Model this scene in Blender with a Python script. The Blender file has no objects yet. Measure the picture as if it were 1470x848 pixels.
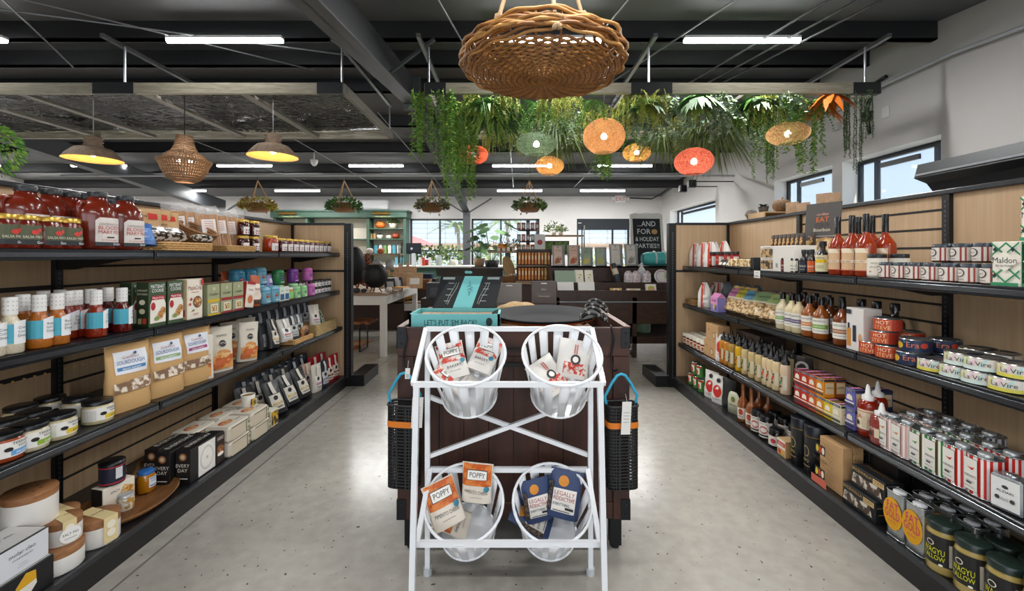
import bpy, bmesh, math, random
from math import sin, cos, pi, radians as rad
from mathutils import Vector, Matrix
SC = bpy.context.scene
COL = SC.collection
random.seed(7)
R_ = random.Random(11)
# ------------------------------------------------------------ camera, world, light, exposure
F = 620.0; EYE = 1.45; VX, VY = 737.0, 366.0
cam = bpy.data.cameras.new('camera'); cam.sensor_width = 36; cam.lens = 36*F/1470
cam.shift_x = -2/1470; cam.shift_y = -58/1470; cam.clip_start = .05; cam.clip_end = 300
camo = bpy.data.objects.new('camera', cam); camo.location = (0, 0, EYE); camo.rotation_euler = (pi/2, 0, 0)
COL.objects.link(camo); SC.camera = camo
W = bpy.data.worlds.new('world'); SC.world = W; W.use_nodes = True
_n = W.node_tree.nodes; _l = W.node_tree.links
_bg = _n['Background']; _bg.inputs['Strength'].default_value = 1.05
_tc = _n.new('ShaderNodeTexCoord'); _sp = _n.new('ShaderNodeSeparateXYZ'); _cr = _n.new('ShaderNodeValToRGB')
_l.new(_tc.outputs['Generated'], _sp.inputs[0]); _l.new(_sp.outputs['Z'], _cr.inputs[0]); _l.new(_cr.outputs[0], _bg.inputs['Color'])
_cr.color_ramp.elements[0].position = 0.0; _cr.color_ramp.elements[0].color = (.66, .82, 1, 1)
_cr.color_ramp.elements[1].position = .6; _cr.color_ramp.elements[1].color = (.35, .58, .95, 1)
SC.view_settings.view_transform = 'Standard'; SC.view_settings.look = 'None'
SC.view_settings.gamma = 1; SC.view_settings.exposure = 0.33; SC.view_settings.use_curve_mapping = False
SC.cycles.max_bounces = 6; SC.cycles.diffuse_bounces = 4; SC.cycles.transparent_max_bounces = 6; SC.cycles.sample_clamp_indirect = 3
TUBE_W = 44.0; TUBE_E = 22.0; DAY_W = 100.0
def area(name, loc, rot, sx, sy, w, col=(1, 1, 1)):
    d = bpy.data.lights.new(name, 'AREA'); d.shape = 'RECTANGLE'; d.size = sx; d.size_y = sy; d.energy = w; d.color = col
    o = bpy.data.objects.new(name, d); o.location = loc; o.rotation_euler = rot; COL.objects.link(o); return o
def point(name, loc, w, col=(1, .8, .55), r=.04):
    d = bpy.data.lights.new(name, 'POINT'); d.energy = w; d.color = col; d.shadow_soft_size = r
    o = bpy.data.objects.new(name, d); o.location = loc; COL.objects.link(o); return o
area('storefront_daylight', (0, -3.3, 1.9), (pi/2, 0, 0), 8.0, 2.8, DAY_W, (1, .98, .95))
sun = bpy.data.lights.new('sun', 'SUN'); sun.energy = 4.0; sun.angle = .02; sun.color = (1, .95, .86)
suno = bpy.data.objects.new('sun', sun); suno.rotation_euler = (rad(38), 0, rad(20)); COL.objects.link(suno)
# ------------------------------------------------------------ materials
MC = {}
def lin(h):
    h = h.lstrip('#'); v = [int(h[i:i+2], 16)/255 for i in (0, 2, 4)]
    return tuple(((c+.055)/1.055)**2.4 if c > .04045 else c/12.92 for c in v)+(1,)
def M(h, rough=.5, metal=0, emit=0, coat=0, noise=0, scale=30, trans=0, alpha=1):
    k = (h, rough, metal, emit, coat, noise, scale, trans, alpha)
    if k in MC: return MC[k]
    m = bpy.data.materials.new('mat_'+h.strip('#')); m.use_nodes = True
    b = m.node_tree.nodes['Principled BSDF']; I = b.inputs; c = lin(h)
    I['Base Color'].default_value = c; I['Roughness'].default_value = rough; I['Metallic'].default_value = metal
    I['Coat Weight'].default_value = coat; I['Transmission Weight'].default_value = trans; I['Alpha'].default_value = alpha
    if emit: I['Emission Color'].default_value = c; I['Emission Strength'].default_value = emit
    if noise:
        nt = m.node_tree; t = nt.nodes.new('ShaderNodeTexCoord'); n = nt.nodes.new('ShaderNodeTexNoise'); r = nt.nodes.new('ShaderNodeValToRGB')
        n.inputs['Scale'].default_value = scale; n.inputs['Detail'].default_value = 4
        nt.links.new(t.outputs['Object'], n.inputs['Vector']); nt.links.new(n.outputs['Fac'], r.inputs[0])
        r.color_ramp.elements[0].position = .3; r.color_ramp.elements[1].position = .7
        r.color_ramp.elements[0].color = tuple(x*(1-noise) for x in c[:3])+(1,)
        r.color_ramp.elements[1].color = tuple(min(1, x*(1+noise)) for x in c[:3])+(1,)
        nt.links.new(r.outputs[0], I['Base Color'])
        bp = nt.nodes.new('ShaderNodeBump'); bp.inputs['Strength'].default_value = .25; bp.inputs['Distance'].default_value = .01
        nt.links.new(n.outputs['Fac'], bp.inputs['Height']); nt.links.new(bp.outputs[0], I['Normal'])
    MC[k] = m; return m
def wood(h1, h2, rough=.5, sc=(30, 3, 3), dist=2):
    k = ('wood', h1, h2, rough, sc)
    if k in MC: return MC[k]
    m = bpy.data.materials.new('wood_'+h1.strip('#')); m.use_nodes = True; nt = m.node_tree
    b = nt.nodes['Principled BSDF']; b.inputs['Roughness'].default_value = rough
    t = nt.nodes.new('ShaderNodeTexCoord'); mp = nt.nodes.new('ShaderNodeMapping'); n = nt.nodes.new('ShaderNodeTexNoise'); r = nt.nodes.new('ShaderNodeValToRGB')
    mp.inputs['Scale'].default_value = sc; n.inputs['Scale'].default_value = 1; n.inputs['Detail'].default_value = 6; n.inputs['Distortion'].default_value = dist
    nt.links.new(t.outputs['Object'], mp.inputs[0]); nt.links.new(mp.outputs[0], n.inputs['Vector']); nt.links.new(n.outputs['Fac'], r.inputs[0])
    r.color_ramp.elements[0].position = .3; r.color_ramp.elements[1].position = .7
    r.color_ramp.elements[0].color = lin(h1); r.color_ramp.elements[1].color = lin(h2)
    nt.links.new(r.outputs[0], b.inputs['Base Color']); MC[k] = m; return m
def patch(h1, h2, scale=25, rough=.5, thr=.5, dist=0, kind='noise'):
    """two colour blotches: printed photographs of food, glitter, speckle"""
    k = ('patch', h1, h2, scale, rough, thr, kind)
    if k in MC: return MC[k]
    m = bpy.data.materials.new('print_'+h1.strip('#')); m.use_nodes = True; nt = m.node_tree
    b = nt.nodes['Principled BSDF']; b.inputs['Roughness'].default_value = rough
    t = nt.nodes.new('ShaderNodeTexCoord'); r = nt.nodes.new('ShaderNodeValToRGB')
    if kind == 'noise':
        n = nt.nodes.new('ShaderNodeTexNoise'); n.inputs['Detail'].default_value = 3; out = n.outputs['Fac']
    else:
        n = nt.nodes.new('ShaderNodeTexVoronoi'); out = n.outputs['Distance']
    n.inputs['Scale'].default_value = scale
    nt.links.new(t.outputs['Object'], n.inputs['Vector']); nt.links.new(out, r.inputs[0])
    r.color_ramp.elements[0].position = thr-.05; r.color_ramp.elements[1].position = thr+.05
    r.color_ramp.elements[0].color = lin(h1); r.color_ramp.elements[1].color = lin(h2)
    nt.links.new(r.outputs[0], b.inputs['Base Color']); MC[k] = m; return m
def C(c): return M(c) if isinstance(c, str) else c
BLK = M('#101113', .35); BLKG = M('#0b0c0e', .22); WHT = M('#f2f2f0', .4); STEEL = M('#b9bcc0', .3, 1); CLR = M('#e8efee', .05, alpha=.25)
DKW = wood('#2c140c', '#4a2616', .55, (9, 9, 1.5)); DKWH = wood('#2c140c', '#4a2616', .55, (1.5, 9, 9))
# ------------------------------------------------------------ text
TX = {}
def text_geo(s):
    if s in TX: return TX[s]
    c = bpy.data.curves.new('lettering', 'FONT'); c.body = s; c.size = 1; c.resolution_u = 2; c.align_x = 'CENTER'
    o = bpy.data.objects.new('lettering', c); me = o.to_mesh()
    v = [(p.co.x, p.co.y) for p in me.vertices]; f = [tuple(q.vertices) for q in me.polygons]
    o.to_mesh_clear(); bpy.data.objects.remove(o); bpy.data.curves.remove(c)
    w = (max(p[0] for p in v)-min(p[0] for p in v)) if v else 1
    TX[s] = (v, f, w); return TX[s]
# ------------------------------------------------------------ mesh builder
class MB:
    def __init__(s): s.v = []; s.f = []; s.mi = []; s.sm = []; s.mats = []; s.T = Matrix()
    def mat(s, m):
        m = C(m)
        if m not in s.mats: s.mats.append(m)
        return s.mats.index(m)
    def add(s, vs, fs, m, smooth=False):
        b = len(s.v); i = s.mat(m)
        s.v.extend((s.T @ Vector(p))[:] for p in vs)
        for f in fs: s.f.append(tuple(b+k for k in f)); s.mi.append(i); s.sm.append(smooth)
        return s
    def box(s, x0, x1, y0, y1, z0, z1, m, c=0):
        if c <= 0:
            vs = [(x, y, z) for z in (z0, z1) for y in (y0, y1) for x in (x0, x1)]
            return s.add(vs, [(0, 2, 3, 1), (4, 5, 7, 6), (0, 1, 5, 4), (2, 6, 7, 3), (0, 4, 6, 2), (1, 3, 7, 5)], m)
        c = min(c, (x1-x0)*.45, (y1-y0)*.45, (z1-z0)*.45); vs = []; ix = {}
        for a in (0, 1):
            for b in (0, 1):
                for d in (0, 1):
                    X, Y, Z = (x0, x1)[a], (y0, y1)[b], (z0, z1)[d]; sx, sy, sz = (c, -c)[a], (c, -c)[b], (c, -c)[d]
                    for k, p in enumerate(((X, Y+sy, Z+sz), (X+sx, Y, Z+sz), (X+sx, Y+sy, Z))): ix[a, b, d, k] = len(vs); vs.append(p)
        fs = []
        for a in (0, 1): fs.append([ix[a, 0, 0, 0], ix[a, 0, 1, 0], ix[a, 1, 1, 0], ix[a, 1, 0, 0]][::(1 if a == 0 else -1)])
        for b in (0, 1): fs.append([ix[0, b, 0, 1], ix[1, b, 0, 1], ix[1, b, 1, 1], ix[0, b, 1, 1]][::(1 if b == 0 else -1)])
        for d in (0, 1): fs.append([ix[0, 0, d, 2], ix[0, 1, d, 2], ix[1, 1, d, 2], ix[1, 0, d, 2]][::(1 if d == 0 else -1)])
        for a in (0, 1):
            for b in (0, 1): fs.append([ix[a, b, 0, 0], ix[a, b, 1, 0], ix[a, b, 1, 1], ix[a, b, 0, 1]][::(1 if a == b else -1)])
        for a in (0, 1):
            for d in (0, 1): fs.append([ix[a, 0, d, 0], ix[a, 0, d, 2], ix[a, 1, d, 2], ix[a, 1, d, 0]][::(1 if a == d else -1)])
        for b in (0, 1):
            for d in (0, 1): fs.append([ix[0, b, d, 1], ix[1, b, d, 1], ix[1, b, d, 2], ix[0, b, d, 2]][::(1 if b == d else -1)])
        for a in (0, 1):
            for b in (0, 1):
                for d in (0, 1): fs.append([ix[a, b, d, 0], ix[a, b, d, 1], ix[a, b, d, 2]][::(1 if (a+b+d) % 2 == 0 else -1)])
        return s.add(vs, fs, m)
    def lathe(s, prof, m, seg=20, sx=1, sy=1, smooth=True, rf=None, caps=True):
        vs = []; fs = []; n = len(prof)
        for k in range(seg):
            a = 2*pi*k/seg
            for (r, z) in prof:
                q = r*(rf(a, z) if rf else 1); vs.append((q*sx*cos(a), q*sy*sin(a), z))
        for k in range(seg):
            k2 = (k+1) % seg
            for j in range(n-1): fs.append((k*n+j, k2*n+j, k2*n+j+1, k*n+j+1))
        s.add(vs, fs, m, smooth)
        if caps:
            if prof[0][0] > 1e-5: s.add([vs[k*n] for k in range(seg)], [tuple(range(seg))[::-1]], m)
            if prof[-1][0] > 1e-5: s.add([vs[k*n+n-1] for k in range(seg)], [tuple(range(seg))], m)
        return s
    def tube(s, pts, r, m, seg=6, closed=False, smooth=True, sq=False):
        P = [Vector(p) for p in pts]; n = len(P); vs = []; fs = []
        up = Vector((0, 0, 1)); prev = None
        for i, p in enumerate(P):
            a = P[i-1] if i or closed else P[i]; b = P[(i+1) % n] if i < n-1 or closed else P[i]
            d = (b-a).normalized() if (b-a).length > 1e-9 else Vector((0, 0, 1))
            if prev is None: u = d.cross(up) if abs(d.z) < .95 else d.cross(Vector((0, 1, 0)))
            else: u = prev-d*prev.dot(d)
            u.normalize(); prev = u; w = d.cross(u)
            rr = r[i] if isinstance(r, (list, tuple)) else r
            for k in range(seg):
                t = 2*pi*(k+(.5 if sq else 0))/seg; vs.append(p+(u*cos(t)+w*sin(t))*rr)
        for i in range(n if closed else n-1):
            j = (i+1) % n
            for k in range(seg): k2 = (k+1) % seg; fs.append((i*seg+k, i*seg+k2, j*seg+k2, j*seg+k))
        s.add(vs, fs, m, smooth and not sq)
        if not closed: s.add(vs[:seg], [tuple(range(seg))[::-1]], m); s.add(vs[-seg:], [tuple(range(seg))], m)
        return s
    def bar(s, a, b, w, m): return s.tube([a, b], w*.7071, m, 4, sq=True)
    def prism(s, pts, y0, y1, m, axis='y'):
        n = len(pts); f = {'y': lambda p, t: (p[0], t, p[1]), 'x': lambda p, t: (t, p[0], p[1]), 'z': lambda p, t: (p[0], p[1], t)}[axis]
        vs = [f(p, y0) for p in pts]+[f(p, y1) for p in pts]
        return s.add(vs, [tuple(range(n)), tuple(range(n, 2*n))[::-1]]+[(i, i+n, (i+1) % n+n, (i+1) % n) for i in range(n)], m)
    def grid(s, fn, nu, nv, m, smooth=True):
        vs = [fn(i/nu, j/nv) for j in range(nv+1) for i in range(nu+1)]
        return s.add(vs, [(j*(nu+1)+i, j*(nu+1)+i+1, (j+1)*(nu+1)+i+1, (j+1)*(nu+1)+i) for j in range(nv) for i in range(nu)], m, smooth)
    def lattice(s, fn, nu, nv, m, t=.25):
        for j in range(nv):
            for i in range(nu):
                o = [fn((i+a)/nu, (j+b)/nv) for a, b in ((0, 0), (1, 0), (1, 1), (0, 1))]
                q = [fn((i+a)/nu, (j+b)/nv) for a, b in ((t, t), (1-t, t), (1-t, 1-t), (t, 1-t))]
                s.add(o+q, [(0, 1, 5, 4), (1, 2, 6, 5), (2, 3, 7, 6), (3, 0, 4, 7)], m)
        return s
    def deco(s, items, mp, n0=.0008, dn=.0007):
        """flat print laid on a surface: r rectangle, e ellipse, p polygon, t lettering. mp(u,v,n)->point"""
        n = n0
        for it in items:
            k = it[0]
            if k == 'r':
                _, u0, v0, u1, v1, m = it; q = max(1, int(abs(u1-u0)/.012)) if getattr(mp, 'curved', False) else 1
                qv = max(1, int(abs(v1-v0)/.015)) if getattr(mp, 'curvev', False) else 1
                s.grid(lambda a, b: mp(u0+(u1-u0)*a, v0+(v1-v0)*b, n), q, qv, m, False)
            elif k == 'e':
                _, u, v, a, b, m = it; q = 16
                s.add([mp(u, v, n)]+[mp(u+a*cos(2*pi*i/q), v+b*sin(2*pi*i/q), n) for i in range(q)], [(0, i+1, (i+1) % q+1) for i in range(q)], m)
            elif k == 'p':
                _, pp, m = it
                if len(pp) == 4 and getattr(mp, 'curved', False):
                    A, B, D_, C_ = pp[0], pp[1], pp[2], pp[3]
                    s.grid(lambda a, b: mp((A[0]*(1-a)+B[0]*a)*(1-b)+(C_[0]*(1-a)+D_[0]*a)*b, (A[1]*(1-a)+B[1]*a)*(1-b)+(C_[1]*(1-a)+D_[1]*a)*b, n), 10, 6, m, False)
                else: s.add([mp(u, v, n) for u, v in pp], [tuple(range(len(pp)))], m)
            elif k == 't':
                _, u, v, h, st, m = it[:6]; mw = it[6] if len(it) > 6 else None
                vs, fs, w = text_geo(st); h = h/.7; hx = h if not mw else min(h, mw/w)
                s.add([mp(u+x*hx, v+y*h, n) for x, y in vs], fs, m)
            n += dn
        return s
    def build(s, name, parent=None, solid=0, T=None):
        me = bpy.data.meshes.new(name); me.from_pydata(s.v, [], s.f)
        for m in s.mats: me.materials.append(m)
        me.polygons.foreach_set('material_index', s.mi); me.polygons.foreach_set('use_smooth', s.sm); me.update()
        o = bpy.data.objects.new(name, me); COL.objects.link(o)
        if parent: o.parent = parent
        if solid: md = o.modifiers.new('solid', 'SOLIDIFY'); md.thickness = solid
        return o
def flat(d):                                   # mapper: front face at y=-d
    return lambda u, v, n: (u, -d-n, v)
def side(x, sgn=-1):                           # mapper: face at x
    return lambda u, v, n: (x+sgn*n, -u*sgn, v) if sgn > 0 else (x-n, -u, v)
def top(z): return lambda u, v, n: (u, v, z+n)
def cyl(r, rot=0, sx=1, sy=1):
    f = lambda u, v, n: ((r+n)*sin(u/r+rot)*sx, -(r+n)*cos(u/r+rot)*sy, v)
    f.curved = True; return f
# ------------------------------------------------------------ things
def E(name, label=None, cat=None, group=None, loc=(0, 0, 0), rz=0):
    o = bpy.data.objects.new(name, None); o.empty_display_size = .05; COL.objects.link(o); o.location = loc; o.rotation_euler = (0, 0, rz)
    return tag(o, label, cat, group)
def tag(o, label=None, cat=None, group=None, kind=None):
    for k, v in (('label', label), ('category', cat), ('group', group), ('kind', kind)):
        if v: o[k] = v
    return o
def struct(name, mb): return tag(mb.build(name), kind='structure')
KIDS = {}
def kids(o): return [c for c in o.children]
def copy_tree(o, parent=None):
    c = o.copy(); COL.objects.link(c); c.parent = parent
    for ch in kids_of(o): copy_tree(ch, c)
    return c
def kids_of(o):
    if o.name not in KIDS: KIDS[o.name] = list(o.children)
    return KIDS[o.name]
USED = set(); CYL = set()
def inst(proto):
    if proto.name in USED: return copy_tree(proto)
    USED.add(proto.name); return proto
def P(px, py, Y): return Vector(((px-VX)/F*Y, Y, EYE-(py-VY)/F*Y))
ORD = 'nearest,second nearest,third nearest,fourth nearest,fifth nearest,sixth nearest,seventh nearest,eighth nearest,ninth nearest,tenth nearest'.split(',')
ORD += ['%s nearest' % w for w in 'eleventh twelfth thirteenth fourteenth fifteenth sixteenth seventeenth eighteenth nineteenth twentieth'.split()]
# shelf lines: (front edge X, top z)
SH = {'L1': (-1.92, 1.473), 'L2': (-1.92, 1.06), 'L3': (-1.89, .663), 'L0': (-1.842, .12),
      'R1': (1.86, 1.33), 'R2': (1.86, .92), 'R3': (1.81, .49), 'R0': (1.757, .12)}
NM = {'1': 'top shelf', '2': 'second shelf', '3': 'third shelf', '0': 'bottom deck'}
def row(proto, sh, xs, off, desc, cat, group, place='', z=0, rot=0, lean=0, Ys=None, jit=.0, sc=1, roll=0):
    """stand copies of a product along a shelf; xs are picture columns of the item centres, off the distance from the shelf's front edge"""
    X0, z0 = SH[sh]; sg = -1 if sh[0] == 'L' else 1; X = X0+sg*off
    if Ys is None: Ys = [F*abs(X)/abs(x-VX) for x in xs]
    if sh in ('R3', 'R0'): sc *= 1.1; z *= 1.1
    z += .035*abs(sin(rad(lean)))
    if rot == 0 and proto.name in CYL: rot = 32 if sg > 0 else 0
    out = []
    for Y in Ys:
        o = inst(proto); o.location = (X+R_.uniform(-jit, jit), Y, z0+z+.0015)
        o.rotation_euler = (rad(lean), rad(roll), -sg*pi/2+rad(rot+(R_.uniform(-8, 8) if jit else 0)))
        o.scale = (sc,)*3
        out.append(o)
    side_ = ('left' if sg < 0 else 'right')+' '+NM[sh[1]]
    tail = lambda i: ((', '+ORD[i]) if len(out) > 1 else '')+((' in ' if len(out) > 1 else ', ')+place+(' row' if 'row' not in place else '') if place else '')+', '+side_
    for i, o in enumerate(sorted(out, key=lambda q: q.location.y)):
        d = desc
        while len((d+tail(i)).split()) > 16 and (' with ' in d or ' and ' in d): k = max(d.rfind(' with '), d.rfind(' and ')); d = d[:k]
        tag(o, d+tail(i), cat, group)
    return out
def rng(sh, off, a, b, n):
    X = abs(SH[sh][0])+off; A = F*X/abs(a-VX); B = F*X/abs(b-VX)
    return [A+(B-A)*i/max(1, n-1) for i in range(n)]
# ---- product kinds, front towards local -y, standing on z=0
def jar(name, r, h, body, lid, lab=None, items=(), wid=None, lh=None, lidh=None, lz=None, lidr=.92, sq=None, seg=20):
    t = E(name); CYL.add(t.name); lidh = lidh or h*.13; b = MB(); hb = h-lidh
    b.lathe([(0, 0), (r*.9, 0), (r, h*.05), (r, hb*.82), (r*.86, hb*.96), (r*.84, hb)], body, seg); b.build('body', t)
    l = MB(); l.lathe([(r*lidr, hb-.002), (r*lidr, h-.002), (r*lidr*.96, h), (0, h)], lid, seg); l.build('lid', t)
    if lab:
        q = MB(); wid = wid or r*1.9; lh = lh or hb*.62; z0 = lz if lz is not None else h*.1
        q.deco([('r', -wid/2, z0, wid/2, z0+lh, lab)]+[sh_(i, 0, z0) for i in items], cyl(r)); q.build('label', t)
    return t
def sh_(it, du, dv):
    if it[0] == 'r': return ('r', it[1]+du, it[2]+dv, it[3]+du, it[4]+dv, it[5])
    if it[0] == 'p': return ('p', [(u+du, v+dv) for u, v in it[1]], it[2])
    return (it[0], it[1]+du, it[2]+dv)+tuple(it[3:])
def bottle(name, r, h, body, cap, neck=.3, hs=.62, caph=.12, caps=1.15, lab=None, items=(), lz=.12, lh=.4, wid=2.2, seg=18, capcol2=None, sy=1, sleeve=0):
    """hs: shoulder start, neck: neck radius ratio"""
    t = E(name); CYL.add(t.name); b = MB(); hc = h*(1-caph)
    b.lathe([(0, 0), (r*.92, 0), (r, h*.03), (r, h*hs), (r*.93, h*(hs+.05)), (r*.6, h*(hs+.13)), (r*neck, h*(hs+.19)), (r*neck, hc)], body, seg, 1, sy); b.build('body', t)
    c = MB(); rc = r*neck*caps; c.lathe([(rc, hc-.003-sleeve*h), (rc, h-.003), (rc*.92, h), (0, h)], cap, seg, 1, sy); c.build('cap', t)
    if lab:
        q = MB(); w = r*wid; q.deco([('r', -w/2, h*lz, w/2, h*(lz+lh), lab)]+[sh_(i, 0, h*lz) for i in items], cyl(r, 0, 1, sy)); q.build('label', t)
    return t
def carton(name, w, d, h, col, items=(), sides=None, sitems=(), titems=(), c=.002, parts=()):
    """box with printed faces: items on the front, sitems on both ends, titems on top"""
    t = MB(); t.box(-w/2, w/2, -d/2, d/2, 0, h, col, c)
    t.deco(items, flat(d/2))
    if sides: sitems = (('r', -d/2+.002, .002, d/2-.002, h-.002, sides),)+tuple(sitems)
    t.deco(sitems, side(-w/2, -1)); t.deco(sitems, side(w/2, 1)); t.deco(titems, top(h))
    return t.build(name)
def pouch(name, w, d, h, col, lab=(), topcol=None, sag=.25, seed=1, pinch=0):
    """stand-up bag with a flat sealed top edge, crumpled sides"""
    rr = random.Random(seed); t = E(name); b = MB(); nz = 9; ns = 16
    def thick(v): return d*.5*(1-.97*v**1.8)*(.75+.25*min(1, v*6+.3))
    def width(v): return w*.5*(1-.05*sin(pi*v)+.02*v)*(1-pinch*max(0, (v-.55)/.45)**1.3)
    ph = [rr.uniform(0, 6) for _ in range(4)]
    def pt(a, v):
        ca, sa = cos(a), sin(a); x = width(v)*(abs(ca)**.55)*(1 if ca > 0 else -1); y = thick(v)*(abs(sa)**.8)*(1 if sa > 0 else -1)
        wob = .05*d*(sin(9*v+ph[0]+3*a)+sin(17*v+ph[1]-4*a))*(1-v*.5)*min(1, v*4)
        return (x, y+wob*(1 if sa > 0 else -1)*min(1, abs(sa)*2), h*v)
    vs = [pt(2*pi*k/ns, j/nz) for j in range(nz+1) for k in range(ns)]
    b.add(vs, [(j*ns+k, j*ns+(k+1) % ns, (j+1)*ns+(k+1) % ns, (j+1)*ns+k) for j in range(nz) for k in range(ns)], col, True)
    b.add(vs[:ns], [tuple(range(ns))[::-1]], col); b.add(vs[-ns:], [tuple(range(ns))], topcol or col); b.build('bag', t)
    def mp(u, v, n):
        q = max(-.97, min(.97, u/(w*.5))); V = max(0, min(1, v/h)); a = -math.acos(max(-1, min(1, (abs(u)/max(1e-6, width(V))) ** (1/.55)))) if abs(u) < width(V) else 0
        if u < 0: a = -pi-a
        p = pt(a, V); return (u, p[1]-n-.0015, v)
    mp.curved = True; mp.curvev = True
    if lab: q = MB(); q.deco(lab, mp, .0008, .0013); q.build('label', t)
    return t
def canned(name, r, h, metal, wrap, items=(), sy=1, rot=0):
    t = E(name); b = MB(); b.lathe([(0, .002), (r*.93, .002), (r*.95, 0), (r, .001), (r, h-.001), (r*.95, h), (r*.93, h-.003), (0, h-.003)], metal, 24, 1, sy); b.build('can', t)
    q = MB(); q.lathe([(r+.0006, .005), (r+.0006, h-.005)], wrap, 24, 1, sy, caps=False); q.deco(items, cyl(r+.001, rot, 1, sy)); q.build('label', t); return t
def tray(name, w, d, h, col, t=.008, weave=True):
    """low woven tray basket"""
    q = E(name); b = MB(); b.box(-w/2, w/2, -d/2, d/2, 0, .006, col); b.build('bottom', q)
    s = MB(); n = max(2, int(h/.012))
    for k in range(n):
        z = h*(k+.5)/n; pts = []
        for (x0, y0, x1, y1) in ((-w/2, -d/2, w/2, -d/2), (w/2, -d/2, w/2, d/2), (w/2, d/2, -w/2, d/2), (-w/2, d/2, -w/2, -d/2)):
            m = max(3, int(math.hypot(x1-x0, y1-y0)/.016))
            for i in range(m):
                a = i/m; nx, ny = (y1-y0), -(x1-x0); L = math.hypot(nx, ny); o = .003*(1 if (i+k) % 2 else -1)
                pts.append((x0+(x1-x0)*a+nx/L*o, y0+(y1-y0)*a+ny/L*o, z))
        s.tube(pts, h/n*.58, col, 5, True)
    s.build('woven_side', q); return q
def bowlbasket(name, r, h, col, r0=.6, fill=None):
    q = E(name); s = MB(); n = max(3, int(h/.014))
    for k in range(n):
        v = (k+.5)/n; rr = r*(r0+(1-r0)*v**.6); m = max(16, int(2*pi*rr/.018)); m += m % 2
        s.tube([((rr+.003*(1 if (i+k) % 2 else -1))*cos(2*pi*i/m), (rr+.003*(1 if (i+k) % 2 else -1))*sin(2*pi*i/m), h*v) for i in range(m)], h/n*.62, col, 5, True)
    s.lathe([(0, .003), (r*r0, .003)], col, 20, caps=False); s.build('woven_side', q); return q
# ------------------------------------------------------------ room
XR, YB, XL, YF = 4.53, 13.2, -13.0, -3.6
def roofz(Y): return 3.90-.118*abs(Y-5.94)          # underside of the purlins
def concrete():
    m = bpy.data.materials.new('polished_concrete'); m.use_nodes = True; nt = m.node_tree; b = nt.nodes['Principled BSDF']
    t = nt.nodes.new('ShaderNodeTexCoord'); L = nt.links
    def nz(sc, det=5):
        n = nt.nodes.new('ShaderNodeTexNoise'); n.inputs['Scale'].default_value = sc; n.inputs['Detail'].default_value = det; L.new(t.outputs['Object'], n.inputs['Vector']); return n
    def ramp(src, p0, c0, p1, c1):
        r = nt.nodes.new('ShaderNodeValToRGB'); r.color_ramp.elements[0].position = p0; r.color_ramp.elements[1].position = p1
        r.color_ramp.elements[0].color = lin(c0); r.color_ramp.elements[1].color = lin(c1); L.new(src, r.inputs[0]); return r
    a = ramp(nz(1.3).outputs['Fac'], .3, '#a09b92', .7, '#b6b1a7'); c = ramp(nz(14, 8).outputs['Fac'], .3, '#948e86', .7, '#bdb8ae')
    mx = nt.nodes.new('ShaderNodeMix'); mx.data_type = 'RGBA'; mx.inputs[0].default_value = .35; L.new(a.outputs[0], mx.inputs[6]); L.new(c.outputs[0], mx.inputs[7])
    sp = ramp(nz(38, 2).outputs['Fac'], .27, '#827c73', .31, '#ffffff')
    m2 = nt.nodes.new('ShaderNodeMix'); m2.data_type = 'RGBA'; m2.blend_type = 'MULTIPLY'; m2.inputs[0].default_value = 1
    L.new(mx.outputs[2], m2.inputs[6]); L.new(sp.outputs[0], m2.inputs[7]); L.new(m2.outputs[2], b.inputs['Base Color'])
    b.inputs['Roughness'].default_value = .22; b.inputs['Specular IOR Level'].default_value = .5
    return m
CONC = concrete(); JOINT = M('#6e6a63', .8)
fl = MB(); fl.box(XL, XR+.3, YF, YB+.3, -.1, 0, CONC)
for x in (-1.74, -6.2): fl.box(x-.006, x+.006, YF, YB, 0, .0006, JOINT)
for y in (5.9,): fl.box(XL, XR, y-.006, y+.006, 0, .0006, JOINT)
struct('floor', fl)
WALL = M('#cbc8c5', .8, noise=.02, scale=3); WALLW = M('#f2f2f0', .7); NAVY = M('#1d2730', .4)
# roof sheet + purlins: part of the building
SHEET = M('#606164', .55); PUR = M('#2b2c2e', .45)
rf = MB()
for ya, yb in ((YF, 5.94), (5.94, YB+.4)):
    n = 12
    
    za, zb = roofz(ya)+.2, roofz(yb)+.2
    rf.add([(XL, ya, za), (XR+.3, ya, za), (XR+.3, yb, zb), (XL, yb, zb), (XL, ya, za+.05), (XR+.3, ya, za+.05), (XR+.3, yb, zb+.05), (XL, yb, zb+.05)],
           [(0, 1, 2, 3), (4, 7, 6, 5), (0, 4, 5, 1), (1, 5, 6, 2), (2, 6, 7, 3), (3, 7, 4, 0)], SHEET)
struct('ceiling', rf)
PY = [-2.6, -1.2, .2, 1.65, 3.1, 4.62, 5.5, 6.38, 7.6, 8.85, 10.2, 11.5]
for i, y in enumerate(PY):
    z = roofz(y); b = MB(); b.box(XL, XR-.02, y-.03, y+.03, z, z+.195, PUR)
    b.box(XL, XR-.02, y-.03, y+.05, z, z+.012, PUR); struct('ceiling_beam', b)
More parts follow.
